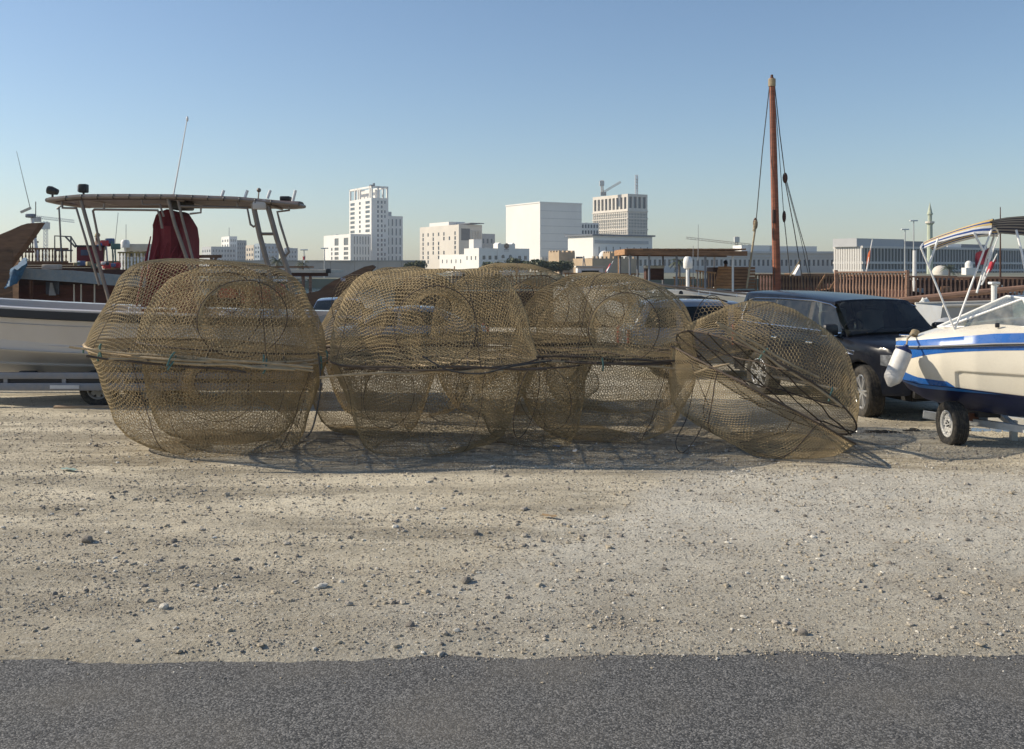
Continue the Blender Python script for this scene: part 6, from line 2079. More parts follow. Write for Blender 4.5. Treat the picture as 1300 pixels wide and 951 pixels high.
def dhow_hull(root, x0, x1, yc, beam, ztop, m, bow_right=True, zbot=-1.6, bow_rise=1.4, name='hull'):
    """Wooden hull in strakes, local coordinates, running from x0 to x1."""
    n = 26
    def ring(s):
        hb = beam / 2 * (1 - max(0, (s - .55) / .45) ** 2.2 * .97) * (.78 + .22 * min(1, s * 4))
        zt = ztop + bow_rise * max(0, (s - .5) / .5) ** 2 + .35 * max(0, (.25 - s) / .25) ** 2
        x = x0 + (x1 - x0) * s
        if not bow_right: x = x1 - (x1 - x0) * s
        pts = []
        for k in range(11):
            f = k / 10
            pts.append((x + (.5 if bow_right else -.5) * max(0, s - .8) * 5 * (f - .5), hb * (1 - .35 * (1 - f) ** 1.5), zbot + (zt - zbot) * f))
        return pts
    R_ = [ring(k / n) for k in range(n + 1)]
    for sd in (-1, 1):
        for k in range(10):
            mb = MB()
            mb.loft([[(x, yc + sd * (y + .0), z + .012), (x2, yc + sd * (y2 + .03), z2)] for (x, y, z), (x2, y2, z2) in ((r[k], r[k + 1]) for r in R_)])
            mb.build('strake', m, root)
    dk = MB().loft([[(r[9][0], yc - r[9][1], r[9][2] + .1), (r[9][0], yc + r[9][1], r[9][2] + .1)] for r in R_])
    dk.build('deck', TEAK, root)
    tr = R_[0]
    MB().add([(p[0], yc - p[1], p[2]) for p in tr] + [(p[0], yc + p[1], p[2]) for p in tr[::-1]], [tuple(range(22))]).build('transom', m, root, smooth=0)

# --- right-hand dhow whose stern balustrade crosses the right of the frame
def right_dhow():
    C = Vector((X(1152, 40), 41.2, 0)); C.x = X(1152, 41.2)
    root = thing('dhow', 'wooden dhow with reddish balustrade moored behind the black car and the speedboat', 'dhow', (C.x, C.y, -1.4), 0, 'wooden dhows moored along the quay')
    o = Vector(root.location)
    d0 = 41.2
    zt, zb_ = Z(345.5, d0), Z(377, d0)
    L = Vector((C.x - .85 * 2.9, C.y + .52 * 2.9, 0))
    balustrade(root, Vector((C.x, C.y, zb_)) - o, Vector((L.x, L.y, zb_ - .02)) - o, zt - zb_ - .03, 22, TEAKP, .10)
    Rr = Vector((X(1345, 40.6), 40.6, 0))
    balustrade(root, Vector((C.x + .08, C.y - .01, zb_)) - o, Vector((Rr.x, Rr.y, zb_ - .10)) - o, zt - zb_ - .22, 34, TEAKP, .10)
    for p in (C, L):
        MB().box(Vector((p.x, p.y, (zt + zb_) / 2 + .03)) - o, (.12, .12, zt - zb_ + .10)).build('corner_post', TEAKP, root, smooth=0)
    dhow_hull(root, .2, 14.0, 2.3, 4.6, zb_ + 1.4 - .08, DKWOOD, True, -.4, .0)
    MB().beam(Vector((C.x, C.y, zb_ - .16)) - o, Vector((L.x, L.y, zb_ - .16)) - o, .2, .16).build('rail_beam', TEAKP, root, smooth=0)
    MB().beam(Vector((C.x, C.y, zb_ - .17)) - o, Vector((Rr.x, Rr.y, zb_ - .27)) - o, .2, .16).build('rail_beam', TEAKP, root, smooth=0)
    # masts and staffs
    MB().tube([Vector((X(1270, 43), 43, zb_)) - o, Vector((X(1270, 43), 43, Z(263, 43))) - o], [.05, .02], 6).build('aerial_staff', DKWOOD, root)
    MB().tube([Vector((X(1161, 43), 43, zb_)) - o, Vector((X(1161, 43), 43, Z(318, 43))) - o], [.10, .08], 8).build('white_post', WPAINT, root)
    return root
right_dhow()
tag(MB().tube([P(1142, 381, 38.5), P(1180, 377.5, 38.3), P(1240, 371.5, 38), P(1350, 360.5, 37.6)], [.10, .12, .12, .10], 10).build('yard', TEAKP), 'long brown wooden yard lying level in front of the dhow balustrade at right', 'yard')

def flag_on_pole(label, px0, py0, px1, py1, d, fl, m, group=None, extra=None):
    t = thing('flag', label, 'flag', P(px0, py0, d), 0, group)
    o = Vector(t.location)
    MB().tube([(0, 0, 0), P(px1, py1, d) - o], [.035, .02], 6).build('flag_pole', WPAINT, t)
    rows = []
    (ax, ay), (bx, by), (cx, cy), (dx, dy) = fl           # hoist top, fly top, fly bottom, hoist bottom
    n = 14
    for j in range(n + 1):
        v = j / n; r = []
        for i in range(n + 1):
            u = i / n
            x = (ax * (1 - u) + bx * u) * (1 - v) + (dx * (1 - u) + cx * u) * v
            y = (ay * (1 - u) + by * u) * (1 - v) + (dy * (1 - u) + cy * u) * v
            p = P(x, y, d) - o
            p.y += .12 * math.sin(u * 7 + v * 3) * u
            p.z += .05 * math.sin(u * 9 + 2 * v) * u
            r.append(p)
        rows.append(r)
    mb = MB(); mb.loft(rows)
    if isinstance(m, list):
        for i in range(n):
            for k in range(n):
                mb.m[i * n + k] = extra(i / n, k / n)
    mb.build('flag_cloth', m, t, smooth=60)
    return t
MAR = mat('flag_maroon', (.16, .012, .03), .8, var=.15); REDF = mat('flag_red', (.42, .03, .05), .8, var=.1); BLUEF = mat('flag_blue', (.03, .06, .30), .8, var=.1); WHF = mat('flag_white', (.75, .75, .75), .8, var=.05)
zig = lambda v, u: 1 if u < .14 + .10 * abs(((v * 4.5) % 1) - .5) * 2 else 0
flag_on_pole('dark maroon flag with serrated white hoist under the striped sunshade', 1247, 356, 1268.5, 297, 39.5, [(1263.5, 311), (1240, 322), (1238.5, 341), (1257, 331)], [MAR, WHF], 'flags on the right dhow', zig)
flag_on_pole('brighter red flag hanging just below the maroon flag', 1246, 362, 1266, 322, 40.2, [(1265, 329), (1257, 334), (1249, 350), (1259, 343)], REDF, 'flags on the right dhow')
flag_on_pole('furled orange red flag on a leaning staff above the black car', 1099.5, 348, 1107.5, 304, 43.5, [(1107, 306), (1103, 322), (1099.5, 343), (1104.5, 330)], mat('flag_orange', (.42, .09, .025), .8, var=.3))
flag_on_pole('small red white and blue flag behind the right of the trap row', 770, 349, 778.5, 331, 58, [(778, 333), (774, 336), (768, 345.5), (772, 344)], [REDF, WHF, BLUEF], None, lambda v, u: 2 if u < .35 else (1 if u < .6 else 0))
flag_on_pole('tiny red flag on a thin pole left of the white flats', 386, 334, 388, 323, 96, [(388, 325), (384, 326), (384.5, 330), (387.5, 330)], REDF)

# --- dhow with the tall mast
def mast_dhow():
    d = 46.0
    root = thing('dhow', 'wooden dhow with a plank box, timber shade roof and railings below the tall mast', 'dhow', (X(940, d), d, -1.4), 0, 'wooden dhows moored along the quay')
    o = Vector(root.location)
    q = lambda px, py, dd=d: P(px, py, dd) - o
    zb_ = Z(370, d) - o.z
    dhow_hull(root, X(775, d) - o.x, X(1085, d) - o.x, 2.4, 4.4, zb_ - .05, DKWOOD, False, -.4, .2)
    balustrade(root, q(958, 370.5), q(1074, 371), Z(350, d) - Z(370.5, d), 30, wood('rail_brown', (.29, .175, .10)), .095)
    balustrade(root, q(883.5, 363, 45.6), q(909, 366, 45.2), .66, 7, TEAKL, .07)  # low rails here take the sunlit wood colour
    balustrade(root, q(855, 361.5, 46.2), q(882, 362, 45.7), .30, 8, TEAKL, .06)
    # plank enclosure
    a, b, c = q(906.5, 366, 46.3), q(930.5, 368, 45.2), q(958.5, 368, 45.6)
    zt1, zt0 = Z(338, d) - o.z, Z(344, d) - o.z
    for k in range(7):
        f0, f1 = k / 7, (k + 1) / 7
        z0, z1 = a.z + (zt1 - .0 - a.z) * f0, a.z + (zt1 - a.z) * f1 - .012
        MB().prism([Vector((a.x + .20 * f0, a.y, z0)), Vector((b.x, b.y, z0)), Vector((b.x, b.y, z1)), Vector((a.x + .20 * f1, a.y, z1))], (0, -.03, 0), (0, .03, 0)).build('plank', TEAKL, root, smooth=0)  # sun-facing side: sunlight painted in through the orange wood
        MB().prism([Vector((b.x + .02, b.y, z0)), Vector((c.x, c.y, z0)), Vector((c.x, c.y, z1 - .02)), Vector((b.x + .02, b.y, z1 - .02))], (0, -.03, 0), (0, .03, 0)).build('plank', TEAK, root, smooth=0)
    MB().box(((a.x + c.x) / 2, a.y + 1.2, (a.z + zt1) / 2), (c.x - a.x - .1, 1.5, zt1 - a.z - .1)).build('box_lining', DKWOOD, root, smooth=0)
    # timber shade roof on posts
    z0 = Z(318.8, d) - o.z
    rf = MB()
    n = 22
    xa, xb = q(797, 318, 44.5).x, q(947, 318, 45.0).x
    for k in range(n):
        x0 = xa + (xb - xa) * k / n; x1 = xa + (xb - xa) * (k + 1) / n - .02
        MB().box(((x0 + x1) / 2, 1.2 + .0, z0 + .06 + (.004 if k % 2 else 0) + .0), (x1 - x0, 4.6, .07)).build('roof_board', TEAKL if k < 3 else TEAK, root, smooth=0)  # left edge boards in the sunlit colour, the rest plain brown
    for y in (-1.0, 3.3):
        MB().beam((xa - .03, y - .09, z0 - .08), (xb + .03, y - .09, z0 - .13), .12, .22).build('roof_beam', TEAK, root, smooth=0)
    MB().beam((xa - .05, -1.1, z0 - .05), (xa - .05, 3.4, z0 - .05), .1, .26).build('roof_beam', TEAKL, root, smooth=0)
    for px in (800, 824.5, 859.5, 896, 931):
        x = q(px, 340, 45).x
        for y in (-.9, 3.2):
            MB().tube([(x, y, zb_), (x, y, z0 - .1)], .05, 8).build('roof_post', WPAINT if px > 920 else GALV, root)
    bx = MB().box(q(830, 347, 47.5), (.85, .8, .62), ch=.03).build('deck_locker', DKWOOD, root)
    MB().box(q(830, 339, 47.5), (.9, .85, .14), ch=.03).build('locker_lid', BONE, bx)
    for k, (a_, b_) in enumerate(((1036.5, 1048), (1053, 1065.5))):
        MB().beam(q(a_, 368, 44.9), q(b_, 349, 44.9), .07, .07).build('raking_strut', TEAKL, root, smooth=0)
    return root
mast_dhow()

def mast():
    d = 45.5
    t = thing('mast', 'tall tapered brown wooden mast with rope stays and blocks', 'mast', (X(986.5, d), d, -.4), 0)
    o = Vector(t.location)
    q = lambda px, py, dd=d: P(px, py, dd) - o
    MASTW = wood('mast_wood', (.26, .085, .042))
    MB().tube([(0, 0, 0), q(986.3, 360), q(984.5, 290), q(981.8, 180), q(980, 104), q(979.9, 99)], [.20, .185, .175, .155, .125, .11], 14).build('pole', MASTW, t)
    MB().tube([q(979.9, 99), q(979.9, 95)], [.07, .06], 10).build('truck', DKWOOD, t)
    kn = MB()
    for k in range(6): kn.ring(q(980, 101 + 1.6 * k), .14, .035, 16, 6)
    kn.build('lashing', ROPE_Y, t)
    def stay(pts, r=.022, m=None): MB().tube([q(*p) for p in pts], r, 6).build('stay', m or ROPE_D, t)
    def block(px, py, h, w):
        b = MB().ball(q(px, py), .5, 10, 8, (w, w * .8, h)).build('pulley_block', DKWOOD, t)
        return b
    stay([(977.5, 104), (968, 190), (959.6, 284, 45.2)], .022)
    stay([(960, 282, 45.2), (953, 330, 45.1), (948, 366, 45.1)], .045, ROPE_Y)
    bb = MB()
    for k in range(7): bb.ring(q(959.5 - .35 * k, 281 + 2.0 * k, 45.2), .055, .03, 12, 6, (.2, 0, 1))
    bb.build('lashing', ROPE_Y, t)
    block(959, 284, .55, .22)
    stay([(983, 104), (990, 170), (996.5, 222, 45.2)], .022)
    block(996.7, 226, .50, .24)
    stay([(997, 232, 45.2), (1008, 290, 45.0), (1021, 368, 44.9)], .022)
    stay([(999, 231, 45.2), (1012, 280, 45.0), (1024, 322, 45), (1032, 368, 44.9)], .018)
    stay([(998, 232, 45.2), (1016, 300, 45.0), (1030, 366, 44.9)], .015)
    stay([(982, 104), (989, 190), (995, 272, 45.3)], .016)
    block(995.5, 275, .55, .18)
    stay([(996, 282, 45.3), (1001, 330, 45.2), (1005, 368, 45.1)], .02)
    stay([(1016, 330, 45), (1003, 351, 45)], .03, ROPE_Y)
    stay([(979, 110, 45.1), (981, 230, 45.1), (983.5, 362, 45.2)], .016)
    MB().box(q(982.6, 275, 45.28), (.16, .14, .62), ch=.03).build('cleat', DKWOOD, t)
mast()
sw = MB().prism([P(1008.5, 350, 45.9), P(1016.5, 350, 45.9), P(1016, 336, 45.9)], (0, 0, 0), (0, .5, 0)).build('folded_sail', WHF, smooth=0)
tag(sw, 'small white triangular cloth by the stays right of the mast', 'sail')

# --- people on the dhows
SKIN = mat('skin', (.20, .11, .07), .6, var=.05); HAIR = mat('hair', (.012, .010, .010), .7); SHIRT = mat('blue_shirt', (.06, .17, .45), .85, var=.12, bump=.3); TROUSER = mat('dark_trousers', (.05, .05, .06), .85); CAP = mat('straw_cap', (.50, .40, .22), .9)
def skin_obj(name, m, verts, edges, radii, parent=None, sub=2):
    me = bpy.data.meshes.new(name); me.from_pydata(verts, edges, []); me.materials.append(m)
    o = link(name, me, parent)
    md = o.modifiers.new('skin', 'SKIN'); me.skin_vertices.new() if not me.skin_vertices else None
    sv = me.skin_vertices[0].data
    for i, r in enumerate(radii): sv[i].radius = (r, r) if not isinstance(r, tuple) else r
    sv[0].use_root = True
    s = o.modifiers.new('sub', 'SUBSURF'); s.levels = sub; s.render_levels = sub
    md.use_smooth_shade = True
    return o
def person(label, loc, rotz, seated, cap):
    t = thing('person', label, 'person', loc, rotz, 'people on the dhows')
    if seated:
        V = [(0, 0, .50), (0, .02, .72), (0, .03, .95), (0, .0, 1.06), (0, -.02, 1.15), (0, -.03, 1.27),
             (.20, .03, .93), (.25, -.06, .70), (.15, -.28, .62), (-.20, .03, .93), (-.25, -.05, .70), (-.14, -.30, .62),
             (.11, -.02, .48), (.15, -.42, .50), (.15, -.45, .08), (.15, -.58, .04), (-.11, -.02, .48), (-.15, -.42, .50), (-.15, -.45, .08), (-.15, -.58, .04)]
    else:
        V = [(0, 0, .92), (0, .0, 1.12), (0, .0, 1.36), (0, -.01, 1.47), (0, -.02, 1.55), (0, -.03, 1.66),
             (.20, .0, 1.35), (.27, -.03, 1.10), (.25, -.20, .92), (-.20, .0, 1.35), (-.27, -.03, 1.10), (-.24, -.22, .95),
             (.11, 0, .88), (.12, -.03, .48), (.12, .0, .07), (.13, -.16, .04), (-.11, 0, .88), (-.12, .03, .48), (-.12, .04, .07), (-.13, -.12, .04)]
    E = [(0, 1), (1, 2), (2, 3), (3, 4), (4, 5), (2, 6), (6, 7), (7, 8), (2, 9), (9, 10), (10, 11), (0, 12), (12, 13), (13, 14), (14, 15), (0, 16), (16, 17), (17, 18), (18, 19)]
    R_ = [.15, .14, .15, .065, .085, .09, .065, .048, .038, .065, .048, .038, .095, .07, .045, .04, .095, .07, .045, .04]
    body = skin_obj('body', SKIN, V, E, R_, t)
    sh_v = [V[0], V[1], V[2], V[6], V[7], V[9], V[10]]
    skin_obj('shirt', SHIRT, sh_v, [(0, 1), (1, 2), (2, 3), (3, 4), (2, 5), (5, 6)], [.165, .155, .165, .082, .062, .082, .062], t)
    tv = [V[0], V[12], V[13], V[14], V[16], V[17], V[18]]
    skin_obj('trousers', TROUSER, tv, [(0, 1), (1, 2), (2, 3), (0, 4), (4, 5), (5, 6)], [.155, .108, .085, .06, .108, .085, .06], t)
    hd = Vector(V[5])
    MB().ball(hd + Vector((0, .025, .045)), .105, 14, 10, (.95, 1.05, .95)).build('cap' if cap else 'hair', CAP if cap else HAIR, t, smooth=60)
    for s in (-1, 1):
        MB().ball(hd + Vector((.035 * s, -.095, .0)), .013, 8, 6).build('eye', HAIR, t, smooth=60)
    MB().ball(hd + Vector((0, -.105, -.03)), .016, 8, 6, (.8, 1.2, 1.2)).build('nose', SKIN, t, smooth=60)
person('dark haired person in a blue shirt sitting behind the plank box on the mast dhow', (X(921, 48.2), 48.2, Z(335, 48.2) - 1.24), .6, True, False)
person('person in a straw cap and blue shirt standing on the cluttered dhow at left', (X(124, 40.5), 40.5, Z(300, 40.5) - 1.66), -.4, False, True)

# --- left dhows
def prow(label, poly, d, th, m, hull_px, group='wooden dhows moored along the quay', patches=()):
    xs = [p[0] for p in poly]
    c = P(sum(xs) / len(xs), 360, d)
    t = thing('dhow', label, 'dhow', (c.x, d, -1.4), 0, group)
    o = Vector(t.location)
    MB().prism([P(px, py, d) - o for px, py in poly], (0, -th / 2, 0), (0, th / 2, 0)).build('stem', m, t, smooth=0)
    # plank rows laid along both cheeks of the stem
    px0, py0, px1, py1, drop = hull_px
    a = P(px0, py0, d) - o; b = P(px1, py1, d) - o
    n = 7
    for sd in (-1, 1):
        for k in range(n):
            rows = []
            for j in range(15):
                f = j / 14
                p = a.lerp(b, f)
                w = th / 2 + .02 + 1.9 * f ** .8
                z0 = p.z - drop * (k + 1) / n * (1 + .8 * f); z1 = p.z - drop * k / n * (1 + .8 * f)
                rows.append([(p.x, sd * (w - .10 * (k + 1) / n * f), z0 + .01), (p.x, sd * w * (1 - .03 * k), z1)])
            MB().loft(rows).build('strake', m, t)
    for (pa, pb, m_) in patches:
        q0 = P(pa[0], pa[1], d) - o; q1 = P(pb[0], pb[1], d) - o
        MB().box(((q0.x + q1.x) / 2, -th / 2 - .012, (q0.z + q1.z) / 2), (abs(q1.x - q0.x), .02, abs(q1.z - q0.z))).build('painted_panel', m_, t, smooth=0)
    return t
prow('dark oiled dhow with a broad raked prow rising at the left edge', [(-80, 352), (-80, 330), (-30, 311), (0, 299.5), (18, 292), (30, 286.5), (38, 284), (54, 283), (46, 295), (38, 306), (26, 322), (12, 340), (0, 352), (-20, 366)], 36.5, .42, OILED, (20, 318, -170, 350, 2.6))
prow('dark dhow with a smooth upswept prow between left and middle traps', [(352, 392), (380, 381), (398, 376), (412, 364), (425, 356), (440, 350), (452, 344), (464, 338.5), (474, 336.5), (477, 339), (466, 350), (452, 360), (437, 372), (422, 384), (404, 394), (380, 402)], 43.5, .4, OILED, (440, 362, 340, 384, 1.8),
     patches=[((433.5, 352.5), (439.5, 357), mat('pale_patch', (.30, .32, .42), .6)), ((425.5, 366), (433, 371), mat('pale_patch', (.30, .32, .42), .6))])
# blue tarpaulin bundled on the prow
rg = []
rnd = random.Random(8)
for k in range(11):
    f = k / 10; c = P(12 + 14 * f, 362 - 22 * f + 5 * math.sin(f * 5), 35.6)
    rg.append([c + Vector((.22 * math.cos(a) * (1 + .35 * math.sin(3 * a + k)) * (.6 + .6 * f), .3 * math.sin(a), .17 * math.sin(a + .6) * (1 + .4 * math.sin(4 * a + 2 * k)) * (.5 + .8 * f))) for a in np.linspace(0, 2 * PI, 19)[:-1]])
tag(MB().loft(rg, closed=True, cap0=True, cap1=True).build('tarpaulin', mat('blue_tarpaulin', (.02, .085, .17), .7, var=.4, vs=5, bump=.5, bs=9), smooth=25), 'crumpled blue tarpaulin bundled beside the prow at the left edge', 'tarpaulin')

def roofed_dhow():
    d = 37.5
    root = thing('dhow', 'dhow with slate blue roof edge and dark red plank side behind the white motor boat', 'dhow', (X(90, d), d, -1.4), 0, 'wooden dhows moored along the quay')
    o = Vector(root.location)
    q = lambda px, py, dd=d: P(px, py, dd) - o
    MAR_W = wood('dark_red_planks', (.075, .022, .017))
    n = 9
    za, zc = q(0, 362, 38.2).z, q(0, 420, 38.2).z
    for k in range(n):
        z0 = zc + (za - zc) * k / n; z1 = zc + (za - zc) * (k + 1) / n - .003
        MB().box((( q(-60, 0).x + q(196, 0).x) / 2, .75 + .004 * (k % 2), (z0 + z1) / 2), (q(196, 0).x - q(-60, 0).x, .06, z1 - z0)).build('plank', MAR_W, root, smooth=0)
    MB().box(((q(-60, 0).x + q(196, 0).x) / 2, .95, (za + zc) / 2 + .3), (q(196, 0).x - q(-60, 0).x, .05, za - zc + .6)).build('added_backing_panel', DKWOOD, root, smooth=0)  # dark panel added to stop light showing through the plank gaps
    dhow_hull(root, q(-200, 0).x, q(196, 0).x, 3.0, 4.2, zc + .05, DKWOOD, False, -.4, .3)
    # deep roof board and deck above
    pts = ((24, 340.5, 354), (90, 343.5, 358), (145, 348.5, 362.5), (192, 352, 365))
    for (a, b) in zip(pts[:-1], pts[1:]):
        MB().prism([q(a[0], a[2], 36.9), q(b[0] - .15, b[2], 36.9), q(b[0] - .15, b[1], 36.9), q(a[0], a[1], 36.9)], (0, 0, 0), (0, .09, 0)).build('fascia_board', SLATE, root, smooth=0)
    MB().prism([q(24, 344, 36.9), q(192, 353, 36.9), q(192, 353, 40.6), q(24, 344, 40.6)], (0, 0.1, 0), (0, .1, .06)).build('roof_deck', DKWOOD, root, smooth=0)
    for px in (-10, 40, 94, 103, 120, 150, 176):
        MB().tube([q(px, 398, 37.3), q(px, 356 if px < 60 else 361, 37.3)], .028 if px in (94, 103, 120) else .06, 6).build('roof_post', BONE if px in (94, 103, 120) else DKWOOD, root)
    w = MB().box(q(64, 366, 38.0) + Vector((0, .62, 0)) * 0 + Vector((0, .18, 0)), (.50, .06, .50), ch=.01).build('window', mat('dull_window', (.10, .12, .17), .2), root)
    MB().box(q(64, 375, 38.0) + Vector((0, .12, 0)), (.6, .1, .06)).build('window_sill', DKWOOD, w, smooth=0)
    MB().prism([q(62, 375, 37.9), q(70.5, 375, 37.9), q(66, 359, 37.9), q(63.5, 359, 37.9)], (0, 0, 0), (0, .05, 0)).build('curtain', mat('curtain_pale', (.33, .36, .42), .9), root, smooth=0)
    # upper deck: rail, bulwark, clutter
    du = 40.0
    balustrade(root, q(22, 331.5, du), q(86, 331.5, du), Z(317, du) - Z(331.5, du), 15, TEAK, .075)
    balustrade(root, q(32, 318, 41.6), q(48, 318, 41.6), .32, 6, DKWOOD, .06)
    for k in range(3):
        z = q(0, 341.5 - 3.2 * k, du).z
        MB().box(((q(22, 0, du).x + q(128, 0, du).x) / 2, du - d, z), (q(128, 0, du).x - q(22, 0, du).x, .06 + .006 * k, .095)).build('bulwark_plank', TEAK if k else DKWOOD, root, smooth=0)
    MB().box(q(66, 339, 38.6), (.62, .4, .19), ch=.02).build('pale_crate', BONE, root)
    fr = mat('frame_tube', (.16, .15, .14), .5, metal=.4)
    for pts in ([(69.5, 333), (69.5, 299.5), (90, 300.5), (97, 312)], [(69.5, 318), (92, 318)], [(83, 300.5), (96, 314)], [(78.5, 333), (74.8, 262.5)], [(72, 265.5), (77, 261.5)], [(90, 300.5), (90, 333)]):
        MB().tube([q(px, py, du - .3) for px, py in pts], .03 if len(pts) > 2 else .035, 6).build('tube_frame', fr, root)
    cb = MB().box(q(114.5, 324, du), (.76, .8, .68), ch=.02).build('red_deckhouse', mat('deckhouse_red', (.17, .022, .028), .7, var=.3, vs=4), root)
    MB().box(q(114.5, 312.7, du), (.85, .9, .07)).build('deckhouse_roof', RUB, cb, smooth=0)
    MB().box(q(113, 321, du) + Vector((0, -.41, 0)), (.3, .03, .22)).build('deckhouse_window', mat('dull_window', (.10, .12, .17), .2), cb, smooth=0)
    rg_ = random.Random(5)
    cl = [mat('clutter_%d' % i, c, .7) for i, c in enumerate(((.5, .05, .05), (.6, .58, .55), (.10, .14, .25), (.35, .28, .15), (.05, .05, .06), (.12, .2, .16)))]
    for k in range(16):
        px = rg_.uniform(92, 150); s = rg_.uniform(.10, .22)
        MB().box(q(px, 338 - rg_.uniform(0, 4), 39 + rg_.uniform(-.4, .4)), (s * 1.3, s, s), Euler((0, 0, rg_.uniform(0, 3))).to_matrix(), ch=.02).build('deck_clutter', cl[k % 6], root)
    for px, py in ((131, 308), (137, 303), (144, 306), (128, 314), (147, 311)):
        MB().tube([q(px, 340, 40.4), q(px + rg_.uniform(-3, 3), py, 40.4)], .03, 6).build('deck_pole', cl[rg_.randrange(1, 6)], root)
    for px, py, s in ((134, 309, .26), (140, 306, .22), (147, 313, .24), (129, 315, .2)):
        MB().box(q(px, py, 40.5), (s * 1.4, s, s), ch=.04).build('deck_gear', cl[rg_.randrange(0, 6)], root)
    # radar mast
    MB().tube([q(48, 331, 41), q(40.5, 276, 41)], [.09, .06], 8).build('radar_mast', WPAINT, root)
    MB().box(q(39, 274, 41), (.34, .3, .16), ch=.04).build('radar_base', GALV, root)
    MB().beam(q(26.5, 269.5, 41), q(39, 264, 41), .09, .09).build('radar_scanner', BONE, root)
    for a_, b_ in (((38.5, 265), (21, 192)), ((45.3, 274), (45.3, 256))):
        MB().tube([q(*a_, 41), q(*b_, 41)], [.016, .008] if a_[0] < 40 else .02, 5).build('whip_aerial', fr, root)
    MB().ball(q(43.5, 300, 41), .10, 10, 8, (1, 1, 1.5)).build('loud_hailer', DKWOOD, root)
    return root
roofed_dhow()

def canopy_dhow():
    d = 45.0
    root = thing('dhow', 'dhow with two white edged flat roofs behind the red cushions and canopy legs', 'dhow', (X(270, d), d, -1.4), 0, 'wooden dhows moored along the quay')
    o = Vector(root.location)
    q = lambda px, py, dd=d: P(px, py, dd) - o
    dhow_hull(root, q(110, 0).x, q(425, 0).x, 2.2, 4.4, q(0, 378).z, DKWOOD, True, -.4, .2)
    def roof(x0, x1, y, dep, m, nm, th=.10):
        n = max(4, int((x1 - x0) / 18))
        for k in range(n):
            a = q(x0 + (x1 - x0) * k / n, y); b = q(x0 + (x1 - x0) * (k + 1) / n - .12, y)
            MB().box(((a.x + b.x) / 2, dep / 2, a.z), (b.x - a.x, dep, th)).build(nm, m, root, smooth=0)
    roof(127, 417, 344.5, 4.0, BONE, 'roof_board', .13)
    MB().box(((q(127, 0).x + q(417, 0).x) / 2, .15, q(0, 348.5).z), (q(417, 0).x - q(127, 0).x - .1, .1, .16)).build('roof_edge', DKWOOD, root, smooth=0)
    roof(134, 372, 356, 3.2, WPAINT, 'lower_roof_board', .11)
    MB().box(((q(134, 0).x + q(372, 0).x) / 2, .7, q(0, 359.3).z), (q(372, 0).x - q(134, 0).x, .1, .12)).build('roof_edge', SLATE, root, smooth=0)
    roof(238, 392, 339, 1.2, TEAK, 'top_board', .08)
    for px in (140, 174, 210, 250, 290, 330, 385, 394):
        MB().tube([q(px, 385, d + .3), q(px, 346, d + .3)], .07, 8).build('roof_post', TEAKP if px > 380 else (SLATE if px == 174 else DKWOOD), root)
    balustrade(root, q(150, 342.5, 46), q(188, 342.5, 46), .76, 9, mat('olive_rail', (.23, .19, .075), .8, var=.3), .07)
    MB().box(q(142, 337, 45.8), (.5, .5, .42), ch=.03).build('wooden_hatch', TEAK, root)
    MB().lathe([(0, .38), (.14, .36), (.20, .26), (.20, .0), (0, 0)], 18, q(159, 314.5, 46.5)).build('radar_dome', WPAINT, root, smooth=40)
    MB().tube([q(159, 342, 46.5), q(159, 314.5, 46.5)], .05, 8).build('dome_post', WPAINT, root)
    MB().box(q(178, 314.5, 47), (1.2, .9, .34), ch=.02).build('wheelhouse_roof', BONE, root)
    for px in (163, 174, 182, 192):
        MB().box(q(px, 322, 47), (.10, .8, .32)).build('wheelhouse_post', WPAINT, root, smooth=0)
    MB().box(q(178, 322, 47.2), (1.1, .3, .30)).build('wheelhouse_window', mat('dull_window', (.10, .12, .17), .2), root, smooth=0)
    # trestle of brown beams on the roof
    MB().beam(q(222, 326, 45.6), q(281, 325.5, 45.6), .14, .14).build('trestle_beam', OILED, root, smooth=0)
    for a_, b_ in (((275, 327), (266, 340)), ((268, 327), (272, 340)), ((232, 327), (228, 340))):
        MB().beam(q(*a_, 45.6), q(*b_, 45.6), .12, .10).build('trestle_leg', OILED, root, smooth=0)
    for a_, b_ in (((150, 270), (143, 340)), ((160, 285), (160, 310)), ((241, 292), (241, 322))):
        MB().tube([q(*a_, 46), q(*b_, 46)], .012, 5).build('whip_aerial', GALV, root)
    MB().box(q(417, 344, 44.9), (.2, .3, .2), ch=.03).build('deck_lamp', RUB, root)
canopy_dhow()

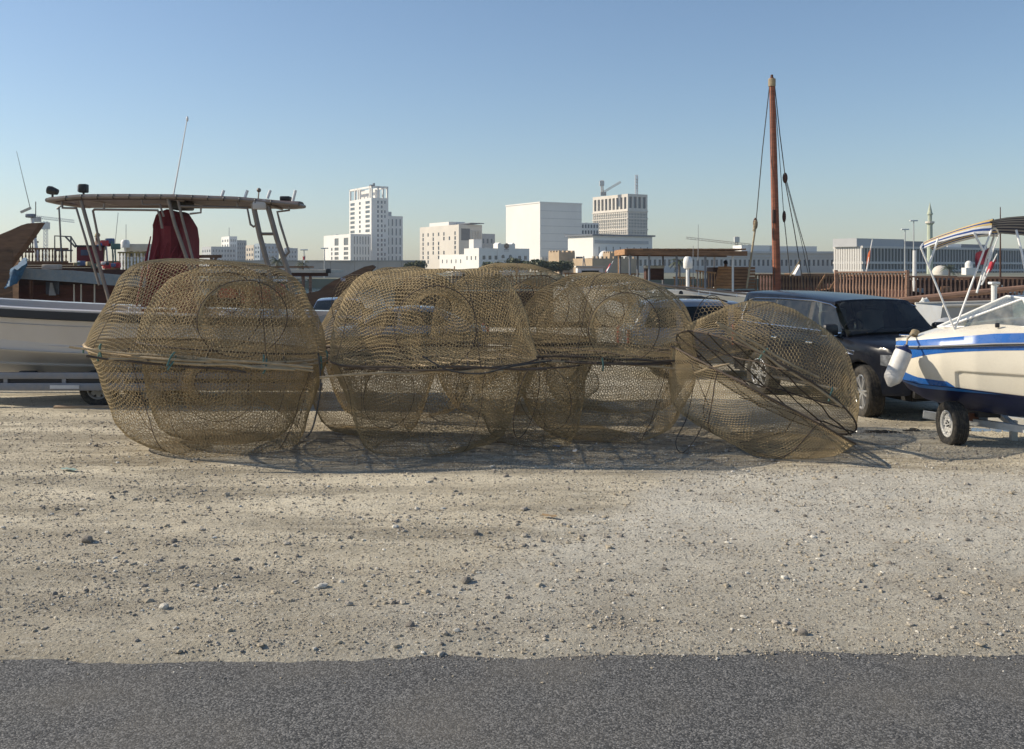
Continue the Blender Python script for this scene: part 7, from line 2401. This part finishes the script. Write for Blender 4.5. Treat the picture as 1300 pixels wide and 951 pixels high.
def middle_dhow():
    d = 52.0
    root = thing('dhow', 'low dhow with orange-lit rail behind the middle and right traps', 'dhow', (X(690, d), d, -1.4), 0, 'wooden dhows moored along the quay')
    o = Vector(root.location)
    q = lambda px, py, dd=d: P(px, py, dd) - o
    dhow_hull(root, q(500, 0).x, q(800, 0).x, 2.0, 4.0, q(0, 372).z, DKWOOD, True, -.4, .1)
    balustrade(root, q(716, 360), q(812, 361), .50, 24, TEAKL, .07)  # orange sunlight put into the wood colour of this rail
    balustrade(root, q(560, 366), q(700, 364), .55, 30, TEAK, .07)
    MB().box(q(748, 344, 53), (1.35, 1.4, .42), ch=.03).build('wheelhouse', WPAINT, root)
    MB().box(q(748, 346, 53) + Vector((0, -.71, .02)), (.9, .04, .18)).build('wheelhouse_window', TINT, root, smooth=0)
    MB().box(q(748, 338.5, 53), (1.5, 1.55, .08)).build('wheelhouse_roof', BONE, root, smooth=0)
    MB().tube([q(740, 338, 53), q(741, 325, 53)], .03, 6).tube([q(743, 338, 53), q(741, 325, 53)], .03, 6).build('mast_frame', GALV, root)
    MB().tube([q(786, 360), q(786, 321)], .06, 8).build('orange_post', TEAKL, root)
    MB().box(q(612, 352, 53), (3.2, 1.6, .6), ch=.03).build('deckhouse', BONE, root)
    for k in range(4):
        MB().box(q(592 + 13 * k, 352, 53) + Vector((0, -.81, .03)), (.34, .04, .28)).build('deckhouse_window', TINT, root, smooth=0)
    for px in (575, 655, 678):
        MB().tube([q(px, 368, 52.5), q(px + 2, 338, 52.5)], .035, 6).build('deck_pole', TEAK, root)
    MB().box(q(540, 362, 53), (2.2, 1.4, .7), ch=.03).build('net_locker', TEAK, root)
middle_dhow()

def far_dhow():
    d = 62.0
    root = thing('dhow', 'dark dhow moored farther out behind the reddish balustrade', 'dhow', (X(1150, d), d, -1.4), 0, 'wooden dhows moored along the quay')
    o = Vector(root.location)
    q = lambda px, py, dd=d: P(px, py, dd) - o
    dhow_hull(root, q(985, 0).x, q(1400, 0).x, 2.4, 4.8, q(0, 355).z, DKWOOD, True, -.4, .2)
    for x0, x1, y0, m_, nm in ((1010, 1062, 349, OILED, 'deckhouse'), (1085, 1150, 350.5, DKWOOD, 'deckhouse'), (1168, 1215, 352, SLATE, 'engine_house'), (1232, 1300, 353, OILED, 'deckhouse')):
        a, b = q(x0, y0, d + 1), q(x1, y0, d + 1)
        e = MB().box(((a.x + b.x) / 2, 2.2, (a.z + q(0, 372).z) / 2), (b.x - a.x, 1.8, a.z - q(0, 372).z), ch=.03).build(nm, m_, root)
        MB().box(((a.x + b.x) / 2, 2.2, a.z + .04), (b.x - a.x + .2, 2.0, .08)).build('roof', TEAK, e, smooth=0)
    balustrade(root, q(985, 366, d), q(1330, 366, d), .62, 60, DKWOOD, .08)
    rg_ = random.Random(15)
    for k in range(9):
        px = rg_.uniform(1070, 1300)
        MB().box(q(px, 372 - rg_.uniform(2, 5), d - .6), (rg_.uniform(.3, .7), .4, rg_.uniform(.25, .5)), ch=.05).build('deck_clutter', [BONE, WPAINT, SLATE, TEAK][k % 4], root)
far_dhow()

# --- cream motor yacht ashore behind the silver car
def yacht():
    d = 26.5
    x0 = X(705, d)
    root = thing('motor_yacht', 'cream motor yacht with metal guard rails and a white radar dome behind the silver car', 'boat', (x0, d + 1.2, 0), 0)
    o = Vector(root.location)
    q = lambda px, py, dd=d: P(px, py, dd) - o
    L = 8.5
    S_ = []
    for s in np.linspace(0, 1, 40):
        x = L * (1 - s)
        hb = 1.3 * (1 - max(0, (s - .5) / .5) ** 2.2 * .97)
        zg = 1.52 + .36 * s ** 1.4
        S_.append((x, hb, zg, hb * .84, .98 + .4 * s ** 4, min(.6 + .8 * max(0, (s - .6) / .4) ** 2.5, .9)))
    MB().loft(hull_rings(S_), cap0=True).build('hull', CREAM, root, smooth=50)
    MB().loft([[(x, -hb, zg), (x, hb, zg)] for (x, hb, zg, *_ ) in S_]).build('deck', CREAM, root)
    cab = MB()
    cab.loft([[(2.3, sgn * .8, 1.55), (2.9, sgn * .72, 1.80), (5.6, sgn * .72, 1.70), (6.2, sgn * .85, 1.5)] for sgn in (-1, 1)])
    for sgn in (-1, 1):
        cab.add([(2.3, sgn * .8, 1.55), (2.9, sgn * .72, 1.80), (5.6, sgn * .72, 1.70), (6.2, sgn * .85, 1.5)], [(0, 1, 2, 3)])
    cab.build('cabin_top', CREAM, root, smooth=0)
    for sgn in (-1,):
        MB().tube([q(814, 356), q(842, 362.3), q(880, 366), q(920, 370.5), q(975, 376)], .03, 8).build('guard_rail', TUBE, root)
        MB().tube([q(842, 363), q(890, 371), q(940, 377.5), q(975, 381)], .022, 8).build('guard_rail', TUBE, root)
        MB().tube([q(814, 357), q(780, 362), q(740, 366), q(706, 368)], .03, 8).build('guard_rail', TUBEW, root)
        for px, a_, b_ in ((836, 360, 376), (887, 366, 376), (901, 368, 379), (935, 372, 382), (780, 362, 376), (740, 366, 378)):
            MB().tube([q(px, a_), q(px, b_)], .022, 8).build('stanchion', TUBEW, root)
    MB().ball(q(864.5, 372.5, d - .02), .06, 10, 8, (1, .5, 1.2)).build('hawse_hole', RUB, root)
    MB().tube([q(873, 368, 27), q(873, 340, 27)], .045, 8).build('dome_post', WPAINT, root)
    MB().lathe([(0, .33), (.07, .325), (.115, .27), (.128, .18), (.125, .03), (.10, .0), (0, 0)], 20, q(873.3, 341, 27)).build('radar_dome', WPAINT, root, smooth=40)
    for a_, b_ in (((880, 366), (880, 312)), ((886, 366), (886.5, 285))):
        MB().tube([q(*a_, 27), q(*b_, 27)], [.014, .006], 5).build('whip_aerial', GALV, root)
    for a_, b_ in (((722.5, 371), (727.5, 355)), ((718, 367), (721.5, 357))):
        MB().tube([q(*a_), q(*b_)], .035, 6).build('bow_post', TUBEW, root)
    for x in (2.0, 6.4):
        MB().box((x, 0, .30), (.4, 1.5, .6), ch=.02).build('cradle_block', OILED, root)
yacht()

# --- grey skiff and things beyond the speedboat
def skiff():
    d = 27.0
    x0 = X(1187, d)
    root = thing('skiff', 'grey open skiff with outboard motor ashore beyond the black car bonnet', 'boat', (x0, d + .9, 0), 0)
    o = Vector(root.location)
    q = lambda px, py, dd=d: P(px, py, dd) - o
    GH = mat('grey_gelcoat', (.38, .40, .42), .4, var=.1, dust=.3)
    S_ = []
    for s in np.linspace(0, 1, 30):
        x = .2 + 5.2 * (1 - s) if False else .2 + 5.2 * s
        hb = .9 * (1 - max(0, (s - .5) / .5) ** 2.2 * .97)
        S_.append((x, hb, 1.36 + .14 * s, hb * .82, .92 + .3 * s ** 4, min(.62 + .5 * max(0, (s - .6) / .4) ** 2.5, .9)))
    MB().loft(hull_rings(S_), cap0=True).build('hull', GH, root, smooth=50)
    for sd in (-1, 1):
        MB().tube([(x, sd * (hb + .02), zg) for (x, hb, zg, *_) in S_], .04, 8).build('rub_rail', BONE, root)
    MB().ball(q(1202, 414, 25.8), .30, 16, 10, (1.05, .8, .75)).build('engine_cowl', GH, root, smooth=60)
    MB().box(q(1202, 440, 25.8), (.25, .25, .9), ch=.05).build('engine_leg', RUB, root)
    MB().tube([q(1262, 400, 27.2), q(1262, 361, 27.2)], .075, 10).build('white_post', WPAINT, root)
    MB().box(q(1262, 359.5, 27.2), (.24, .24, .07), ch=.02).build('post_cap', WPAINT, root)
    MB().box(q(1312, 398, 26.8), (1.0, 1.2, .86), ch=.05).build('cabin', mat('grey_green_panel', (.30, .33, .30), .6, var=.1), root)
    for x in (1.2, 3.8):
        MB().box((x, 0, .32), (.3, 1.2, .62), ch=.02).build('trestle', OILED, root)
skiff()
for i, (px, py, s, lb) in enumerate(((1170, 392, .27, 'leftmost white sack behind the black car bonnet, below the yard'), (1180, 388, .27, 'tall white sack standing second from left behind the bonnet'), (1189, 394, .25, 'slumped white sack nearest the grey engine cowl'), (1176, 405, .25, 'low white sack lying in front of the other sacks behind the bonnet'))):
    d = 29.0
    rg = []
    hh = [1.7, 2.1, 1.6, 1.0][i]
    c = P(px, py, d)
    for k in range(9):
        f = k / 8; r = s * (.75 + .5 * math.sin(PI * min(.95, f * .9 + .1))) * (1 if f < .9 else .45) * .7
        rg.append([Vector((r * math.cos(a) * (1 + .15 * math.sin(3 * a + k + i)), r * .8 * math.sin(a), (c.z + .2) * f + .03 * math.sin(2 * a + i))) for a in np.linspace(0, 2 * PI, 17)[:-1]])
    o_ = MB().loft(rg, closed=True, cap0=True, cap1=True).build('sack', mat('white_sack', (.66, .66, .62), .85, var=.15, vs=6, bump=.4), smooth=50)
    o_.location = (c.x, d + i * .35, 0)
    tag(o_, lb, 'sack', 'white sacks behind the bonnet')
# ------------------------------------------------------------------ thin sea air between here and the city
hz = MB().box((0, 545, 41), (1840, 1960, 91))
hm, HN, HL = node_mat('haze_air')
HN.remove(HN['Principled BSDF'])
pv = HN.new('ShaderNodeVolumePrincipled')
pv.inputs['Color'].default_value = (.80, .88, 1.0, 1)
pv.inputs['Density'].default_value = .00022
pv.inputs['Anisotropy'].default_value = .3
HL.new(pv.outputs[0], HN['Material Output'].inputs['Volume'])
hz.build('haze', hm, smooth=0, kind='stuff')
